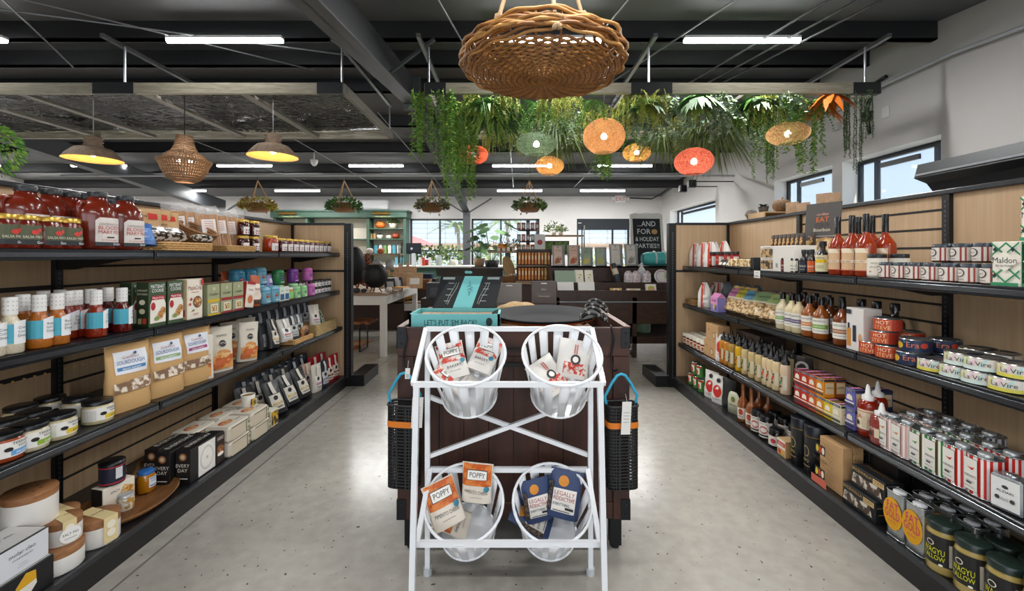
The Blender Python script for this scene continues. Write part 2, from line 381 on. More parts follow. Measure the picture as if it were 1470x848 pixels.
# rafter with tapered haunches and the column at the back
RAF = M('#4e5054', .5)
for X in (-1.39, -8.6):
    b = MB()
    for ya, yb in ((-2.0, 5.94), (5.94, 12.9)):
        for (dx, z0, z1) in ((.10, 0, .015), (.008, .015, .34)):
            A = 3.52-.125*abs(ya-5.94); B = 3.52-.117*abs(yb-5.94); ra, rb = roofz(ya), roofz(yb)
            f = lambda lo, hi, q, zb: [(X-dx, q, lo), (X+dx, q, lo), (X+dx, q, hi), (X-dx, q, hi)]
            la, ha = (A, A+.015) if z1 < .02 else (A, ra); lb, hb = (B, B+.015) if z1 < .02 else (B, rb)
            v = f(la, ha, ya, 0)+f(lb, hb, yb, 0)
            b.add(v, [(0, 1, 2, 3), (7, 6, 5, 4), (0, 4, 5, 1), (1, 5, 6, 2), (2, 6, 7, 3), (3, 7, 4, 0)], RAF)
    b.box(X-.11, X+.11, 5.9, 5.98, 3.45, 3.9, RAF); b.box(X-.1, X+.1, 12.75, 12.95, 0, 2.74, RAF)
    for s in (-1, 1): b.bar((X, 12.7, 2.65), (X+s*.75, 12.7, 3.12), .04, RAF)
    for s in (-1, 1): b.bar((X, 4.7, 3.4), (X+s*.55, 4.6, 3.75), .03, RAF)
    struct('ceiling_rafter', b)
# walls
def wallx(X, th, openings, z1f, mat):
    """wall in the plane x=X with openings (y0,y1,z0,z1), inner face at X, thickness away from the room"""
    b = MB(); ys = sorted({YF, YB, 5.94} | {o[0] for o in openings} | {o[1] for o in openings})
    for a, c in zip(ys, ys[1:]):
        o = [q for q in openings if q[0] <= a and q[1] >= c]; za, zc = z1f(a), z1f(c)
        segs = [(0, 0, za, zc)] if not o else [(0, 0, o[0][2], o[0][2]), (o[0][3], o[0][3], za, zc)]
        for (p, q, r, s) in segs:
            b.add([(X, a, p), (X, c, q), (X, c, s), (X, a, r), (X+th, a, p), (X+th, c, q), (X+th, c, s), (X+th, a, r)],
                  [(0, 1, 2, 3), (7, 6, 5, 4), (0, 4, 5, 1), (1, 5, 6, 2), (2, 6, 7, 3), (3, 7, 4, 0)], mat)
    for (a, c, z0, z1) in openings:      # white plastered reveals
        e = .004; t = X+th
        b.box(X-.001, t, a, a+e, z0, z1, WALLW); b.box(X-.001, t, c-e, c, z0, z1, WALLW)
        b.box(X-.001, t, a, c, z1-e, z1, WALLW); b.box(X-.03, t, a, c, z0-.02, z0+e, WALLW)
    return b
WR = [(4.57, 5.95, 1.55, 2.73), (6.13, 7.5, 1.55, 2.73), (9.68, 12.5, 1.55, 2.73), (1.2, 2.6, 1.55, 2.73)]
rz = lambda y: roofz(y)+.21
struct('wall_right', wallx(XR, .3, WR, rz, WALL))
b = MB(); b.box(XL-.2, XL, YF, YB, 0, 3.9, WALL); struct('wall_left', b)
WB = [(-3.16, -1.50, 1.0, 2.56), (-1.28, .80, 1.0, 2.56), (1.94, 3.55, .9, 2.56)]
def wally(Y, th, openings, z1, mat, x0, x1):
    b = MB(); xs = sorted({x0, x1} | {o[0] for o in openings} | {o[1] for o in openings})
    for a, c in zip(xs, xs[1:]):
        o = [q for q in openings if q[0] <= a and q[1] >= c]
        for (p, q) in ([(0, z1)] if not o else [(0, o[0][2]), (o[0][3], z1)]): b.box(a, c, Y, Y+th, p, q, mat)
    return b
struct('wall_back', wally(YB, .25, WB, roofz(YB)+.2, WALL, XL, XR))
struct('wall_front', wally(YF-.2, .2, [(-7, -.6, .3, 3.0), (.6, 4.2, .3, 3.0)], 3.1, WALL, XL, XR+.3))
FR = M('#15181b', .35)
def window(n, mk):
    b = MB(); mk(b); o = tag(b.build('window_%d' % n), kind='structure'); return o
GLASS = M('#ffffff', .02, alpha=.12)
n = 1
for (a, c, z0, z1) in WR:
    b = MB(); X = XR+.26; w = .05
    b.box(X-.05, X, a+.005, c-.005, z1-w-.005, z1-.005, NAVY); b.box(X-.05, X, a+.005, c-.005, z0+.005, z0+w, NAVY)
    for y in (a+.005, c-w, a+.25, c-.32): b.box(X-.05, X, y, y+w*.9, z0+w, z1-w, NAVY)
    b.box(X-.08, X-.05, a+.45, c-.4, z1-.16, z1-.1, FR); b.box(X-.02, X-.015, a+.02, c-.02, z0+w, z1-w, GLASS)
    tag(b.build('window_%d' % n), kind='structure'); n += 1
for (a, c, z0, z1), mull, rail in ((WB[0], (.53,), .44), (WB[1], (.42, .95), .44), (WB[2], (.67,), None)):
    b = MB(); Y = YB+.05; w = .05
    b.box(a, c, Y, Y+.06, z1-w, z1, FR); b.box(a, c, Y, Y+.06, z0, z0+w, FR)
    for x in (a, c-w)+tuple(a+(c-a)*q for q in mull): b.box(x, x+w, Y, Y+.06, z0, z1, FR)
    if rail: zz = z1-(z1-z0)*rail+.0; b.box(a, c, Y, Y+.06, z1-.95-w, z1-.95, FR)
    b.box(a, c, Y+.03, Y+.035, z0, z1, GLASS); tag(b.build('window_%d' % n), kind='structure'); n += 1
b = MB(); b.box(WB[2][0], WB[2][1], YB+.01, YB+.04, 2.22, 2.56, M('#23272c', .8)); b.box(WB[2][0]+.04, WB[2][0]+.14, YB+.006, YB+.01, 2.42, 2.44, '#c8c8c8')
tag(b.build('roller_shade'), 'dark roller shade half lowered over the window beside the chalkboard', 'window shade')
# outside
b = MB(); b.box(-40, 40, YB+.3, 60, -.3, -.1, M('#c9c4b4', .9)); struct('ground', b)
b = MB(); b.box(XR+.4, 40, -20, YB+.2, -.3, -.1, M('#c9c4b4', .9)); struct('ground', b)
PLM = [M('#7fa24a', .6), M('#a9bd55', .6), M('#567a36', .6), M('#c9cf7a', .6)]
def blades(b, c, n, L, w, m, up=.6, sd=1, droop=.5):
    r = random.Random(sd)
    for i in range(n):
        a = r.uniform(0, 2*pi); l = L*r.uniform(.6, 1.1); d = Vector((cos(a), sin(a), up*r.uniform(.5, 1.5))).normalized(); s = Vector((-sin(a), cos(a), 0))
        pts = []
        for k in range(5):
            t = k/4; p = Vector(c)+d*l*t-Vector((0, 0, droop*l*t*t)); q = w*(1-t)**.7*(.4+1.2*min(1, t*3)); pts += [p-s*q, p+s*q]
        b.add([p[:] for p in pts], [(2*k, 2*k+1, 2*k+3, 2*k+2) for k in range(4)], m, True)
for i, (x, y, h) in enumerate(((-2.2, 17, 2.6), (-.3, 19, 3.0))):
    t = E('palm_tree', ['slender palm tree outside the window beside the monitor', 'palm tree outside the window behind the large potted plants'][i], 'palm tree', 'palms outside', (x, y, -.1))
    b = MB(); b.tube([(0, 0, 0), (.1, 0, h*.5), (0, .1, h)], [.09, .07, .06], M('#a98f6c', .8), 8); b.build('trunk', t)
    b = MB(); blades(b, (0, .1, h), 34, 1.5, .07, PLM[0], .7, i, .7); b.build('crown', t)
for i, (x, y, r) in enumerate(((-3.9, 15.6, .95), (-2.3, 15.9, .95), (-.7, 16, .95), (.8, 15.6, .95), (2.6, 15.9, .9), (4.5, 16.4, .9))):
    b = MB(); rr = random.Random(i+40)
    for k in range(500):
        d = Vector((rr.gauss(0, 1), rr.gauss(0, 1), rr.gauss(0, 1))).normalized()*r*rr.uniform(.7, 1.05); c = d+Vector((0, 0, r)); s = .09
        u = Vector((rr.gauss(0, 1), rr.gauss(0, 1), rr.gauss(0, 1))).normalized()*s; w = u.cross(d).normalized()*s*.5
        b.add([(c-u)[:], (c+w)[:], (c+u)[:], (c-w)[:]], [(0, 1, 2, 3)], PLM[(k+i) % 4])
    o = b.build('garden_bush'); o.location = (x, y, -.1); tag(o, 'sunlit yellow-green bush outside the back windows, '+['leftmost', 'second from the left', 'third from the left', 'fourth from the left', 'second from the right', 'rightmost'][i], 'bush', 'bushes outside')
t = E('patio_umbrella', 'red patio umbrella seen through the back window above the monitor', 'umbrella', None, (-4.6, 18.2, -.1))
b = MB(); b.lathe([(.02, 0), (.02, 2.3)], '#e5e5e5', 8); b.build('pole', t)
b = MB(); b.lathe([(1.35, 1.95), (.7, 2.25), (0, 2.45)], M('#d9746c', .7), 8, smooth=False, caps=False); b.build('canopy', t)
t = E('pergola', 'pale metal trellis pergola outside the back windows', 'pergola', None, (-.8, 24, -.1))
b = MB()
for k in range(14): b.box(-6+k*1.0, -5.96+k*1.0, -.05, 0, 2.2, 3.6, M('#9fb2c4', .5))
for k in range(6): b.box(-6, 7.2, -.05, 0, 2.2+k*.27, 2.24+k*.27, M('#9fb2c4', .5))
b.build('trellis', t); b = MB(); b.box(-6, 7.2, .1, .3, 1.9, 2.2, M('#c79a6b', .7)); [b.box(x, x+.15, 0, .15, 0, 2, M('#c79a6b', .7)) for x in (-5.8, 0, 6.5)]; b.build('frame', t)
# ------------------------------------------------------------ ceiling lights
tube = E('tube_light'); b = MB(); b.box(-.6, .6, -.035, .035, .02, .05, WHT, .004); b.build('housing', tube)
b = MB(); b.tube([(-.595, 0, .01), (.595, 0, .01)], .03, M('#ffffff', .4, emit=TUBE_E), 10); b.build('diffuser', tube)
TL = []
for r, (Y, pxs) in enumerate(((4.48, (-75, 323, 780, 1065)), (9.54, (-40, 142, 351, 540, 746, 897)), (11.6, (70, 263, 427, 580, 746, 865)))):
    for i, px in enumerate(pxs): TL.append((Y, (px-VX)/F*Y, r, i))
for i, (X, Y) in enumerate(((-2.9, 1.9), (.4, 1.9), (2.6, 1.9), (-2.9, -.6), (.4, -.6), (2.6, -.6))): TL.append((Y, X, 3, i))
rn = ['in the row nearest the camera', 'in the middle row', 'in the farthest row', 'behind the camera']
for (Y, X, r, i) in TL:
    z = roofz(Y)-.06
    if r < 3:
        o = inst(tube); o.location = (X, Y, z); tag(o, 'glowing white ceiling tube light %s, %s from the left' % (rn[r], ORD[i].replace(' nearest', '').replace('nearest', 'first')), 'ceiling light', 'ceiling tube lights')
    area('tube_glow', (X, Y, z-.03), (0, 0, 0), 1.15, .07, (36, 46, 46, 24)[r])
# conduit, rods, bracing, sensors
PIPE = M('#8d9094', .35, .7)
def rod(name, pts, r, m, label, cat, group=None): b = MB(); b.tube(pts, r, m, 8); return tag(b.build(name), label, cat, group)
rod('conduit_pipe', [(-9, 8.6, 3.03), (4.4, 8.6, 3.03)], .02, M('#b5b8bb', .4), 'long grey conduit pipe crossing the ceiling above the hanging baskets', 'pipe')
rod('conduit_pipe', [(4.46, 2.2, 3.3), (4.46, 4.4, 3.5), (4.46, 5.3, 3.5), (4.3, 6.2, 3.5)], .022, M('#b5b8bb', .4), 'white conduit running up along the top of the side wall', 'pipe')
for k, x in enumerate((3.0, 3.25, 3.45)):
    rod('roof_cable', [(x, .6, 3.22), (x-.25, 3.0, 3.55), (x-.6, 5.9, 3.80)], .012, M('#4b4d50', .5), ['inner', 'middle', 'outer'][k]+' dark cable of three running along the roof near the side wall', 'cable', 'roof cables')
WIRES = [(-5.2, 2.4, -2.6, 5.6), (-.75, 2.6, -.4, 6.0), (1.15, 2.4, .7, 5.8), (2.1, 2.6, 1.3, 6.2), (-4.3, 7, -3.6, 11.4), (-2.2, 7, -1.9, 11.4), (-.1, 7, 0, 11.4), (2.2, 7, 1.6, 11.4), (-6.4, 7, -5.2, 11.4), (-9.6, 7, -9.3, 11.4), (-3.6, 2.6, -5.6, 5.5), (-6.5, 3, -1.6, 5.2)]
for k, (x0, y0, x1, y1) in enumerate(WIRES):
    rod('tie_rod', [(x0, y0, roofz(y0)-.01), (x1, y1, roofz(y1)-.01)], .009, M('#85888c', .4, .5), 'thin steel tie rod under the roof, %s' % (['left of the rafter near the front', 'beside the wicker pendant', 'right of the wicker pendant', 'farther right of the wicker pendant', 'over the far left baskets', 'left of the column', 'above the paper lanterns', 'toward the exit sign', 'over the green shelving', 'at the far left', 'crossing near the camera at left', 'long diagonal above the left frame'][k]), 'rod', 'roof tie rods')
def strut(x, y0, y1, where):
    b = MB(); z = 3.62
    b.box(x-.02, x+.02, y0, y1, z, z+.04, M('#9a9da0', .3, .8)); tag(b.build('ceiling_strut'), 'galvanised strut channel under the purlins '+where, 'strut', 'ceiling struts')
for x, w in ((-4.1, 'over the left frame'), (-1.8, 'over the left frame corner'), (-.95, 'over the plant frame corner'), (1.42, 'over the middle of the plant frame'), (3.75, 'near the side wall')): strut(x, 4.3, 6.35, w)
# hanging frames
ALU = wood('#8f8874', '#b3ab97', .45, (3, 30, 30)); ALUD = M('#2a2b2d', .4); ALUY = wood('#6d6a62', '#8d897f', .4, (30, 3, 30))
Y1, Y2, ZF = 4.5, 6.28, 3.135
def frame(name, x0, x1, label, cross, darks):
    t = E(name, label, 'ceiling frame', None, (0, 0, ZF)); b = MB()
    b.box(x0, x1, Y1, Y1+.045, 0, .11, ALU); b.build('front_rail', t)
    b = MB(); b.box(x0, x1, Y2-.045, Y2, 0, .11, ALU); b.build('back_rail', t)
    for x in (x0, x1): b = MB(); b.box(x-.02, x+.025, Y1, Y2, 0, .1, ALUY); b.build('end_rail', t)
    for x in cross: b = MB(); b.box(x-.045, x+.045, Y1+.05, Y2-.05, .01, .045, ALUY); b.build('cross_rail', t)
    for (a, c) in darks: b = MB(); b.box(a, c, Y1-.006, Y1+.05, -.004, .114, ALUD); b.build('splice_sleeve', t)
    return t
fx = lambda px: (px-VX)/F*Y1
tl = frame('hanging_truss', fx(-260), fx(492), 'rectangular metal ceiling frame carrying the dark cut net above the left shelving', [fx(-90), fx(20), fx(200), fx(345)], [(fx(133), fx(192)), (fx(455), fx(492))])
tr = frame('hanging_truss', fx(612), fx(1262), 'rectangular metal ceiling frame holding the hanging greenery', [fx(725), fx(905), fx(1080)], [(fx(610), fx(640)), (fx(906), fx(965)), (fx(1225), fx(1264))])
for fr_, xs in ((tl, (fx(177), fx(490))), (tr, (fx(615), fx(932), fx(1244)))):
    for x in xs:
        for y in (Y1+.02, Y2-.02): b = MB(); b.tube([(x, y, .1), (x, y, .49)], .011, M('#a6a9ac', .35, .6), 8); b.build('hanger_rod', fr_)
def netmat():
    m = bpy.data.materials.new('cut_net'); m.use_nodes = True; nt = m.node_tree; b = nt.nodes['Principled BSDF']; b.inputs['Base Color'].default_value = lin('#222323'); b.inputs['Roughness'].default_value = .22
    t = nt.nodes.new('ShaderNodeTexCoord'); mp = nt.nodes.new('ShaderNodeMapping'); mp.inputs['Scale'].default_value = (7, 13, 1); n = nt.nodes.new('ShaderNodeTexNoise'); n.inputs['Scale'].default_value = 1; n.inputs['Distortion'].default_value = 1.5
    r = nt.nodes.new('ShaderNodeValToRGB'); r.color_ramp.interpolation = 'CONSTANT'; r.color_ramp.elements[0].color = (0, 0, 0, 1); r.color_ramp.elements[1].position = .42; r.color_ramp.elements[1].color = (1, 1, 1, 1)
    nt.links.new(t.outputs['Object'], mp.inputs[0]); nt.links.new(mp.outputs[0], n.inputs['Vector']); nt.links.new(n.outputs['Fac'], r.inputs[0]); nt.links.new(r.outputs[0], b.inputs['Alpha'])
    bp = nt.nodes.new('ShaderNodeBump'); bp.inputs['Distance'].default_value = .12; nt.links.new(n.outputs['Fac'], bp.inputs['Height']); nt.links.new(bp.outputs[0], b.inputs['Normal']); return m
b = MB(); b.grid(lambda u, v: (fx(-250)+(fx(488)-fx(-250))*u, Y1+.06+(Y2-Y1-.12)*v, ZF+.1+.03*sin(9*u+5*v)*sin(7*v)), 60, 12, netmat())
tag(b.build('cut_net'), 'dark slit camouflage-like net lying on the left hanging frame', 'net')
# sensors on the right wall
def wallbox(name, px, py, w, h, d, col, label, cat):
    Y = XR*F/(px-VX); p = P(px, py, Y); b = MB(); b.box(XR-d-.001, XR-.001, p.y-w/2, p.y+w/2, p.z-h/2, p.z+h/2, col, .006); tag(b.build(name), label, cat)
wallbox('junction_box', 1249, 167, .1, .12, .08, BLK, 'black junction box on the side wall at the end of the conduit', 'electrical box')
wallbox('outlet_plate', 1272, 161, .1, .14, .012, '#d9d7d3', 'pale square outlet plate high on the side wall', 'outlet')
wallbox('wall_sensor', 1204, 182, .1, .1, .06, '#b9b9b6', 'small grey sensor on the side wall behind the hanging vines', 'sensor')
b = MB(); b.tube([(XR-.04, 5.2, 3.6), (XR-.03, 5.4, 3.58), (XR-.03, 5.5, 3.3), (XR-.03, 5.46, 2.98)], .022, BLK, 8); tag(b.build('black_conduit'), 'black bent conduit dropping to the junction box on the side wall', 'pipe')
for i, (px, py) in enumerate(((980, 271), (993, 264))):
    p = P(px, py, 9.6-i*.7); t = E('track_speaker', ['small black speaker at the top of the side wall, farther one', 'small black speaker at the top of the side wall, nearer one'][i], 'speaker', 'wall speakers', p)
    b = MB(); b.box(-.08, .08, -.07, .07, -.08, .08, BLK, .02); b.build('body', t); b = MB(); b.bar((0, 0, .05), (XR-p.x-.001, 0, .05), .02, BLK); b.build('bracket', t)
for i, (px, py, Y) in enumerate(((451, 233, 8.85), (26, 222, 8.85))):
    p = P(px, py, Y); t = E('dome_camera', ['white dome camera hanging under a purlin above the basket', 'white dome camera hanging under a purlin at far left'][i], 'security camera', 'dome cameras', p)
    b = MB(); b.lathe([(.07, .05), (.075, .03), (.06, -.03), (.03, -.07), (0, -.08)], WHT, 16); b.build('dome', t); b = MB(); b.lathe([(.015, .05), (.015, roofz(Y)-p.z)], WHT, 8); b.build('stem', t)
# ------------------------------------------------------------ gondola shelving
BEECH = wood('#c4a27c', '#d2b48f', .5, (40, 40, 1.2), .5); GROOVE = M('#2a2622', .7)
def peg():
    m = M('#17181a', .3); return m
def gondola(name, sgn, Xf, Xb, Ys, kinds, label, lev):
    """sgn -1 left, 1 right. Xf kick face, Xb back panel, Ys section joints far to near, kinds per section"""
    t = E(name, label, 'shelving'); 
    def bx(b, xa, xb, y0, y1, z0, z1, m, c=0): b.box(min(xa, xb), max(xa, xb), y0, y1, z0, z1, m, c)
    H = 1.80; yN, yF = Ys[-1], Ys[0]
    for i, k in enumerate(kinds):
        y0, y1 = Ys[i+1]+.022, Ys[i]-.022; b = MB(); bx(b, Xb, Xb+sgn*.018, y0, y1, .105, H-.02, BEECH)
        if k == 'slat':
            for z in [1.70-.105*j for j in range(15)]: bx(b, Xb-sgn*.001, Xb+sgn*.004, y0, y1, z-.007, z+.007, GROOVE)
        else:
            for z in (1.28, .84, .42): bx(b, Xb-sgn*.001, Xb+sgn*.004, y0, y1, z-.012, z+.012, GROOVE)
        for z in (.86, .44, 1.27):              # rows of punched holes
            for j in range(24):
                y = y0+.03+(y1-y0-.06)*j/23
                bx(b, Xb-sgn*.002, Xb, y-.006, y+.006, z-.035, z-.025, M('#e8b874', .5)); 
        b.build('back_panel', t)
    for i, y in enumerate(Ys[:-1] if 1 else Ys):
        b = MB(); bx(b, Xb-sgn*.022, Xb+sgn*.02, y-.02, y+.02, 0, H, BLK)
        for j in range(60): z = .2+j*.026; bx(b, Xb-sgn*.0235, Xb-sgn*.022, y-.006, y+.006, z, z+.014, M('#3c3f44', .3))
        b.build('upright', t)
    b = MB(); bx(b, Xb-sgn*.03, Xb+sgn*.03, yN, yF, H-.02, H+.006, M('#23262b', .3), .003); b.build('top_rail', t)
    b = MB(); bx(b, Xf, Xf+sgn*.02, yN, yF, 0, .105, M('#1c1c1d', .45)); b.build('kick_plate', t)
    b = MB(); bx(b, Xf, Xb, yN, yF, .1, .12, M('#1b1b1d', .28)); bx(b, Xf-sgn*.004, Xf+sgn*.012, yN, yF, .1, .124, M('#4a4c50', .25, .6)); b.build('base_deck', t)
    # end panel across the far end and its two posts
    b = MB(); bx(b, Xf+sgn*.03, Xb, yF, yF+.018, .02, H-.01, BEECH); bx(b, Xf+sgn*.03, Xb, yF-.004, yF, 1.262, 1.286, GROOVE); b.build('end_panel', t)
    b = MB(); bx(b, Xf-sgn*.05, Xf+sgn*.03, yF-.01, yF+.06, 0, H, BLK)
    for j in range(62): z = .1+j*.026; bx(b, Xf-sgn*.015, Xf-sgn*.002, yF-.012, yF-.01, z, z+.014, M('#55585d', .3))
    b.build('end_post', t)
    b = MB(); bx(b, Xf+sgn*.03, Xb, yF-.008, yF+.02, H-.02, H+.006, M('#23262b', .3)); b.build('end_top_rail', t)
    b = MB(); bx(b, Xf-sgn*.03, Xf-sgn*.19, yF, yF+.5, .0, .12, BLK); b.build('end_base', t)
    for i, k in enumerate(kinds):
        y0, y1 = Ys[i+1]+.006, Ys[i]-.006
        for (x, z) in lev:
            b = MB(); xb = Xb-sgn*.024
            bx(b, x+sgn*.012, xb, y0, y1, z-.018, z, M('#1b1b1d', .28))
            bx(b, x, x+sgn*.014, y0, y1, z-.044, z+.003, M('#1d1f22', .25), .003)
            bx(b, x-sgn*.006, x, y0+.006, y1-.006, z-.032, z-.010, M('#6a6e74', .22, .85), .002)
            b.prism([(x, z-.018), (xb, z-.018), (xb, z-.10), (xb+(-sgn)*.08, z-.10)], y0, y0+.004, BLK)
            b.prism([(x, z-.018), (xb, z-.018), (xb, z-.10), (xb+(-sgn)*.08, z-.10)], y1-.004, y1, BLK)
            b.build('shelf', t)
    return t
GL = gondola('gondola_shelving', -1, -1.842, -2.45, [4.78, 3.53, 2.31, 1.09, -.13], ['solid', 'slat', 'solid', 'slat'],
    'long black gondola shelving with beech panels along the left of the aisle', [SH['L1'], SH['L2'], SH['L3']])
GR = gondola('gondola_shelving', 1, 1.757, 2.367, [4.75, 3.56, 2.345, 1.13, -.08], ['solid', 'slat', 'solid', 'slat'],
    'long black gondola shelving with beech panels along the right of the aisle', [SH['R1'], SH['R2'], SH['R3']])
# ------------------------------------------------------------ left shelving: goods
GOLD = M('#c9a54a', .3, .6); RED = '#a3230f'; CR = '#efe6d2'
SAUCE = M('#7e1a0c', .12, coat=.6); SAUCER = M('#702310', .2, coat=.3)
p = jar('salsa_jar', .056, .137, M('#702010', .12, coat=.5, noise=.25, scale=60), GOLD, M('#5b6046', .6), (
    ('r', -.044, 0, .044, .02, '#2d3133'), ('e', 0, .05, .014, .010, '#d8423a'), ('e', .015, .058, .009, .008, '#d8423a'), ('t', 0, .026, .010, 'SALSA FRESCA', '#e8e3d0', .075), ('t', .022, .004, .010, 'Gordo', '#ffffff')), wid=.088, lh=.078, lidr=.93, lz=.018)
row(p, 'L1', [31, 66, 93], .075, 'red salsa jar with an olive label and gold lid', 'jar', 'salsa jars', 'front')
row(p, 'L1', [2], .09, 'red salsa jar cut off by the picture edge, olive label', 'jar', 'salsa jars', 'front')
def jug():
    t = E('sauce_jug'); b = MB(); h = .262
    pr = [(0, 0), (.068, 0), (.076, .012), (.076, .165), (.074, .188), (.066, .208), (.050, .226), (.036, .240), (.033, h)]
    b.lathe(pr, SAUCER, 28, 1.08, .86, rf=lambda a, z: 1-.07*abs(sin(2*a))**3)
    b.build('body', t)
    b = MB(); b.tube([(-.050, 0, .225), (-.075, 0, .222), (-.083, 0, .200), (-.080, 0, .168), (-.068, 0, .152)], .0115, SAUCER, 10); b.build('handle', t)
    b = MB(); b.lathe([(.036, h-.006), (.037, h+.016), (.035, h+.019), (0, h+.019)], M('#23272c', .4), 24, rf=lambda a, z: 1+.02*(int(a*12) % 2)); b.build('cap', t)
    b = MB(); b.deco([('r', -.05, .02, .06, .14, M('#e9e2dc', .55)), ('p', [(-.05, .14), (.06, .14), (.05, .155), (-.035, .155)], M('#e9e2dc', .55)), ('r', -.05, .02, .06, .038, '#3a3f44'),
        ('t', .005, .118, .012, 'GREENHOUSE', '#9a8d86', .085), ('t', .005, .098, .017, 'BLOODY', '#b5382e', .09), ('t', .005, .078, .017, 'MARY MIX', '#b5382e', .09), ('r', -.01, .058, .02, .064, '#333333'), ('t', .005, .044, .007, 'NO SUGAR ADDED', '#c23b33', .07), ('t', .035, .024, .011, 'Gordo', '#ffffff')],
        (lambda f: (setattr(f, 'curved', True), f)[1])(lambda u, v, n: ((.0765+n)*1.08*sin(u/.0765)*1.0, -(.0765+n)*.86*cos(u/.0765), v))); b.build('label', t)
    return t
J = jug()
row(J, 'L1', [140, 180], .10, 'large red bloody mary mix jug with a white label and dark cap', 'jug', 'bloody mary mix jugs', 'front', rot=-8)
row(J, 'L1', [37, 74, 101, 122], .235, 'large red bloody mary mix jug with a dark cap behind the salsa jars', 'jug', 'bloody mary mix jugs', 'back', rot=-8)
row(J, 'L1', [168], .30, 'large red bloody mary mix jug half hidden between the two front jugs', 'jug', 'bloody mary mix jugs', rot=-8)
WIC = M('#c59b62', .7, noise=.35, scale=90); WICD = M('#8a6138', .7, noise=.4, scale=90)
tr_ = tray('woven_tray', .36, .30, .05, WIC)
row(tr_, 'L1', [238], .17, 'shallow woven tray basket holding kraft snack bags', 'basket', 'woven tray baskets')
row(tr_, 'L1', [322], .17, 'shallow woven tray basket holding the breadstick packs', 'basket', 'woven tray baskets', sc=.86)
KR = M('#c39a6b', .7, noise=.08, scale=20); KRL = M('#dcb98a', .6, noise=.06, scale=15)
p = pouch('snack_bag', .16, .06, .215, M('#c7a173', .65), [('t', 0, .165, .016, 'jans', '#2c2620'), ('p', [(.02, .15), (.06, .15), (.06, .185), (.02, .19)], '#c8372d'), ('t', 0, .115, .016, 'jans', '#2c2620'), ('r', -.06, .03, .06, .09, patch('#7a5a38', '#d9b37d', 90))])
row(p, 'L1', [207, 222], .24, 'kraft snack bag with black script and a red square in the woven tray', 'snack bag', 'kraft snack bags', z=.015, rot=-42, lean=-16, sc=1.1)
row(p, 'L1', [236], .2, 'kraft snack bag with black script leaning lower in the woven tray', 'snack bag', 'kraft snack bags', z=.02, rot=-42, lean=-24, sc=1.05)
p = pouch('snack_bag', .13, .05, .13, M('#3f6fb5', .35), [('r', -.05, .02, .05, .1, M('#5d8fd0', .4)), ('t', 0, .07, .012, 'CRISPS', '#ffffff'), ('t', 0, .04, .010, 'SEA SALT', '#ffffff')])
row(p, 'L1', [205], .09, 'small blue snack bag in the woven tray', 'snack bag', 'small snack bags', z=.015, lean=-20, rot=-20)
p = pouch('snack_bag', .15, .06, .12, patch('#d8d4cc', '#3a322b', 40, .15), [('e', 0, .06, .045, .03, M('#22201f', .3)), ('t', 0, .055, .012, 'MARICOPA', '#d9d9d9', .07)])
row(p, 'L1', [228, 250], .10, 'clear snack bag of dark nuts with a black label in the woven tray', 'snack bag', 'small snack bags', z=.05, lean=-58, rot=-25)
row(p, 'L1', [292], .09, 'clear snack bag with a dark label lying between the two trays', 'snack bag', 'small snack bags', z=.05, lean=-75, rot=-30, sc=.8)
p = bowlbasket('round_basket', .11, .09, WICD)
row(p, 'L1', [278], .21, 'round brown wicker basket tipped up between the two trays', 'basket', 'round baskets', z=.06, lean=25)
# breadstick packs: clear sleeves of thin sticks
def sticks(sd):
    r = random.Random(sd); t = E('breadstick_pack'); b = MB()
    for k in range(11):
        x = -.05+.01*k; pts = [(x+r.uniform(-.003, .003), r.uniform(-.006, .006), z*.045) for z in range(6)]
        b.tube(pts, .0058, M('#c68c48', .6, noise=.2, scale=60), 6)
    b.build('breadsticks', t)
    b = MB(); b.grid(lambda u, v: (-.062+.124*u, -.013*(1 if 0 < u < 1 else 0)+.003*sin(19*v+7*u), .28*v), 10, 10, M('#f3f1ee', .12, alpha=.13)); b.grid(lambda u, v: (-.062+.124*u, .013+.003*sin(15*v+9*u), .28*v), 10, 10, M('#f3f1ee', .12, alpha=.2))
    b.build('clear_sleeve', t)
    b = MB(); b.deco([('r', -.035, .10, .04, .19, M('#f3ece6', .6))]+[('r', -.02, .175-.013*i, .028, .178-.013*i, '#c06a5a') for i in range(5)], flat(.017)); b.build('label', t); return t
p = sticks(3)
row(p, 'L1', [258, 272, 286, 300], .27, 'tall clear breadstick pack in the tray', 'breadsticks', 'breadstick packs', 'back', z=.012, rot=-46, lean=-10, roll=-5, sc=1.12)
row(p, 'L1', [303, 318, 332, 343], .17, 'tall clear breadstick pack in the tray', 'breadsticks', 'breadstick packs', 'front', z=.012, rot=-48, lean=-10, roll=-5, sc=1.08)
jb = M('#3a0f0c', .1, coat=.6); LBW = M('#ece6df', .6)
dots = tuple(('e', -.02+.02*(i % 3), .012+.018*(i//3), .005, .006, ['#b8343a', '#333333', '#4a62a8'][(i*2) % 3]) for i in range(6))
p = jar('jam_jar', .040, .118, jb, GOLD, LBW, dots, wid=.075, lh=.055)
row(p, 'L1', [349, 364], .09, 'lower dark jam jar with a white label', 'jar', 'dark jam jars')
row(p, 'L1', [349, 364], .09, 'upper dark jam jar with a white label', 'jar', 'dark jam jars', z=.119)
row(p, 'L1', [341, 356], .19, 'upper dark jam jar', 'jar', 'dark jam jars', 'back', z=.119)
row(p, 'L1', [341, 356], .19, 'lower dark jam jar', 'jar', 'dark jam jars', 'back')
p = jar('jam_jar', .058, .135, M('#a8360c', .1, coat=.6, noise=.2), GOLD, LBW, dots, wid=.1, lh=.06)
row(p, 'L1', [388], .09, 'wide orange marmalade jar with a white label and gold lid', 'jar', 'marmalade jars')
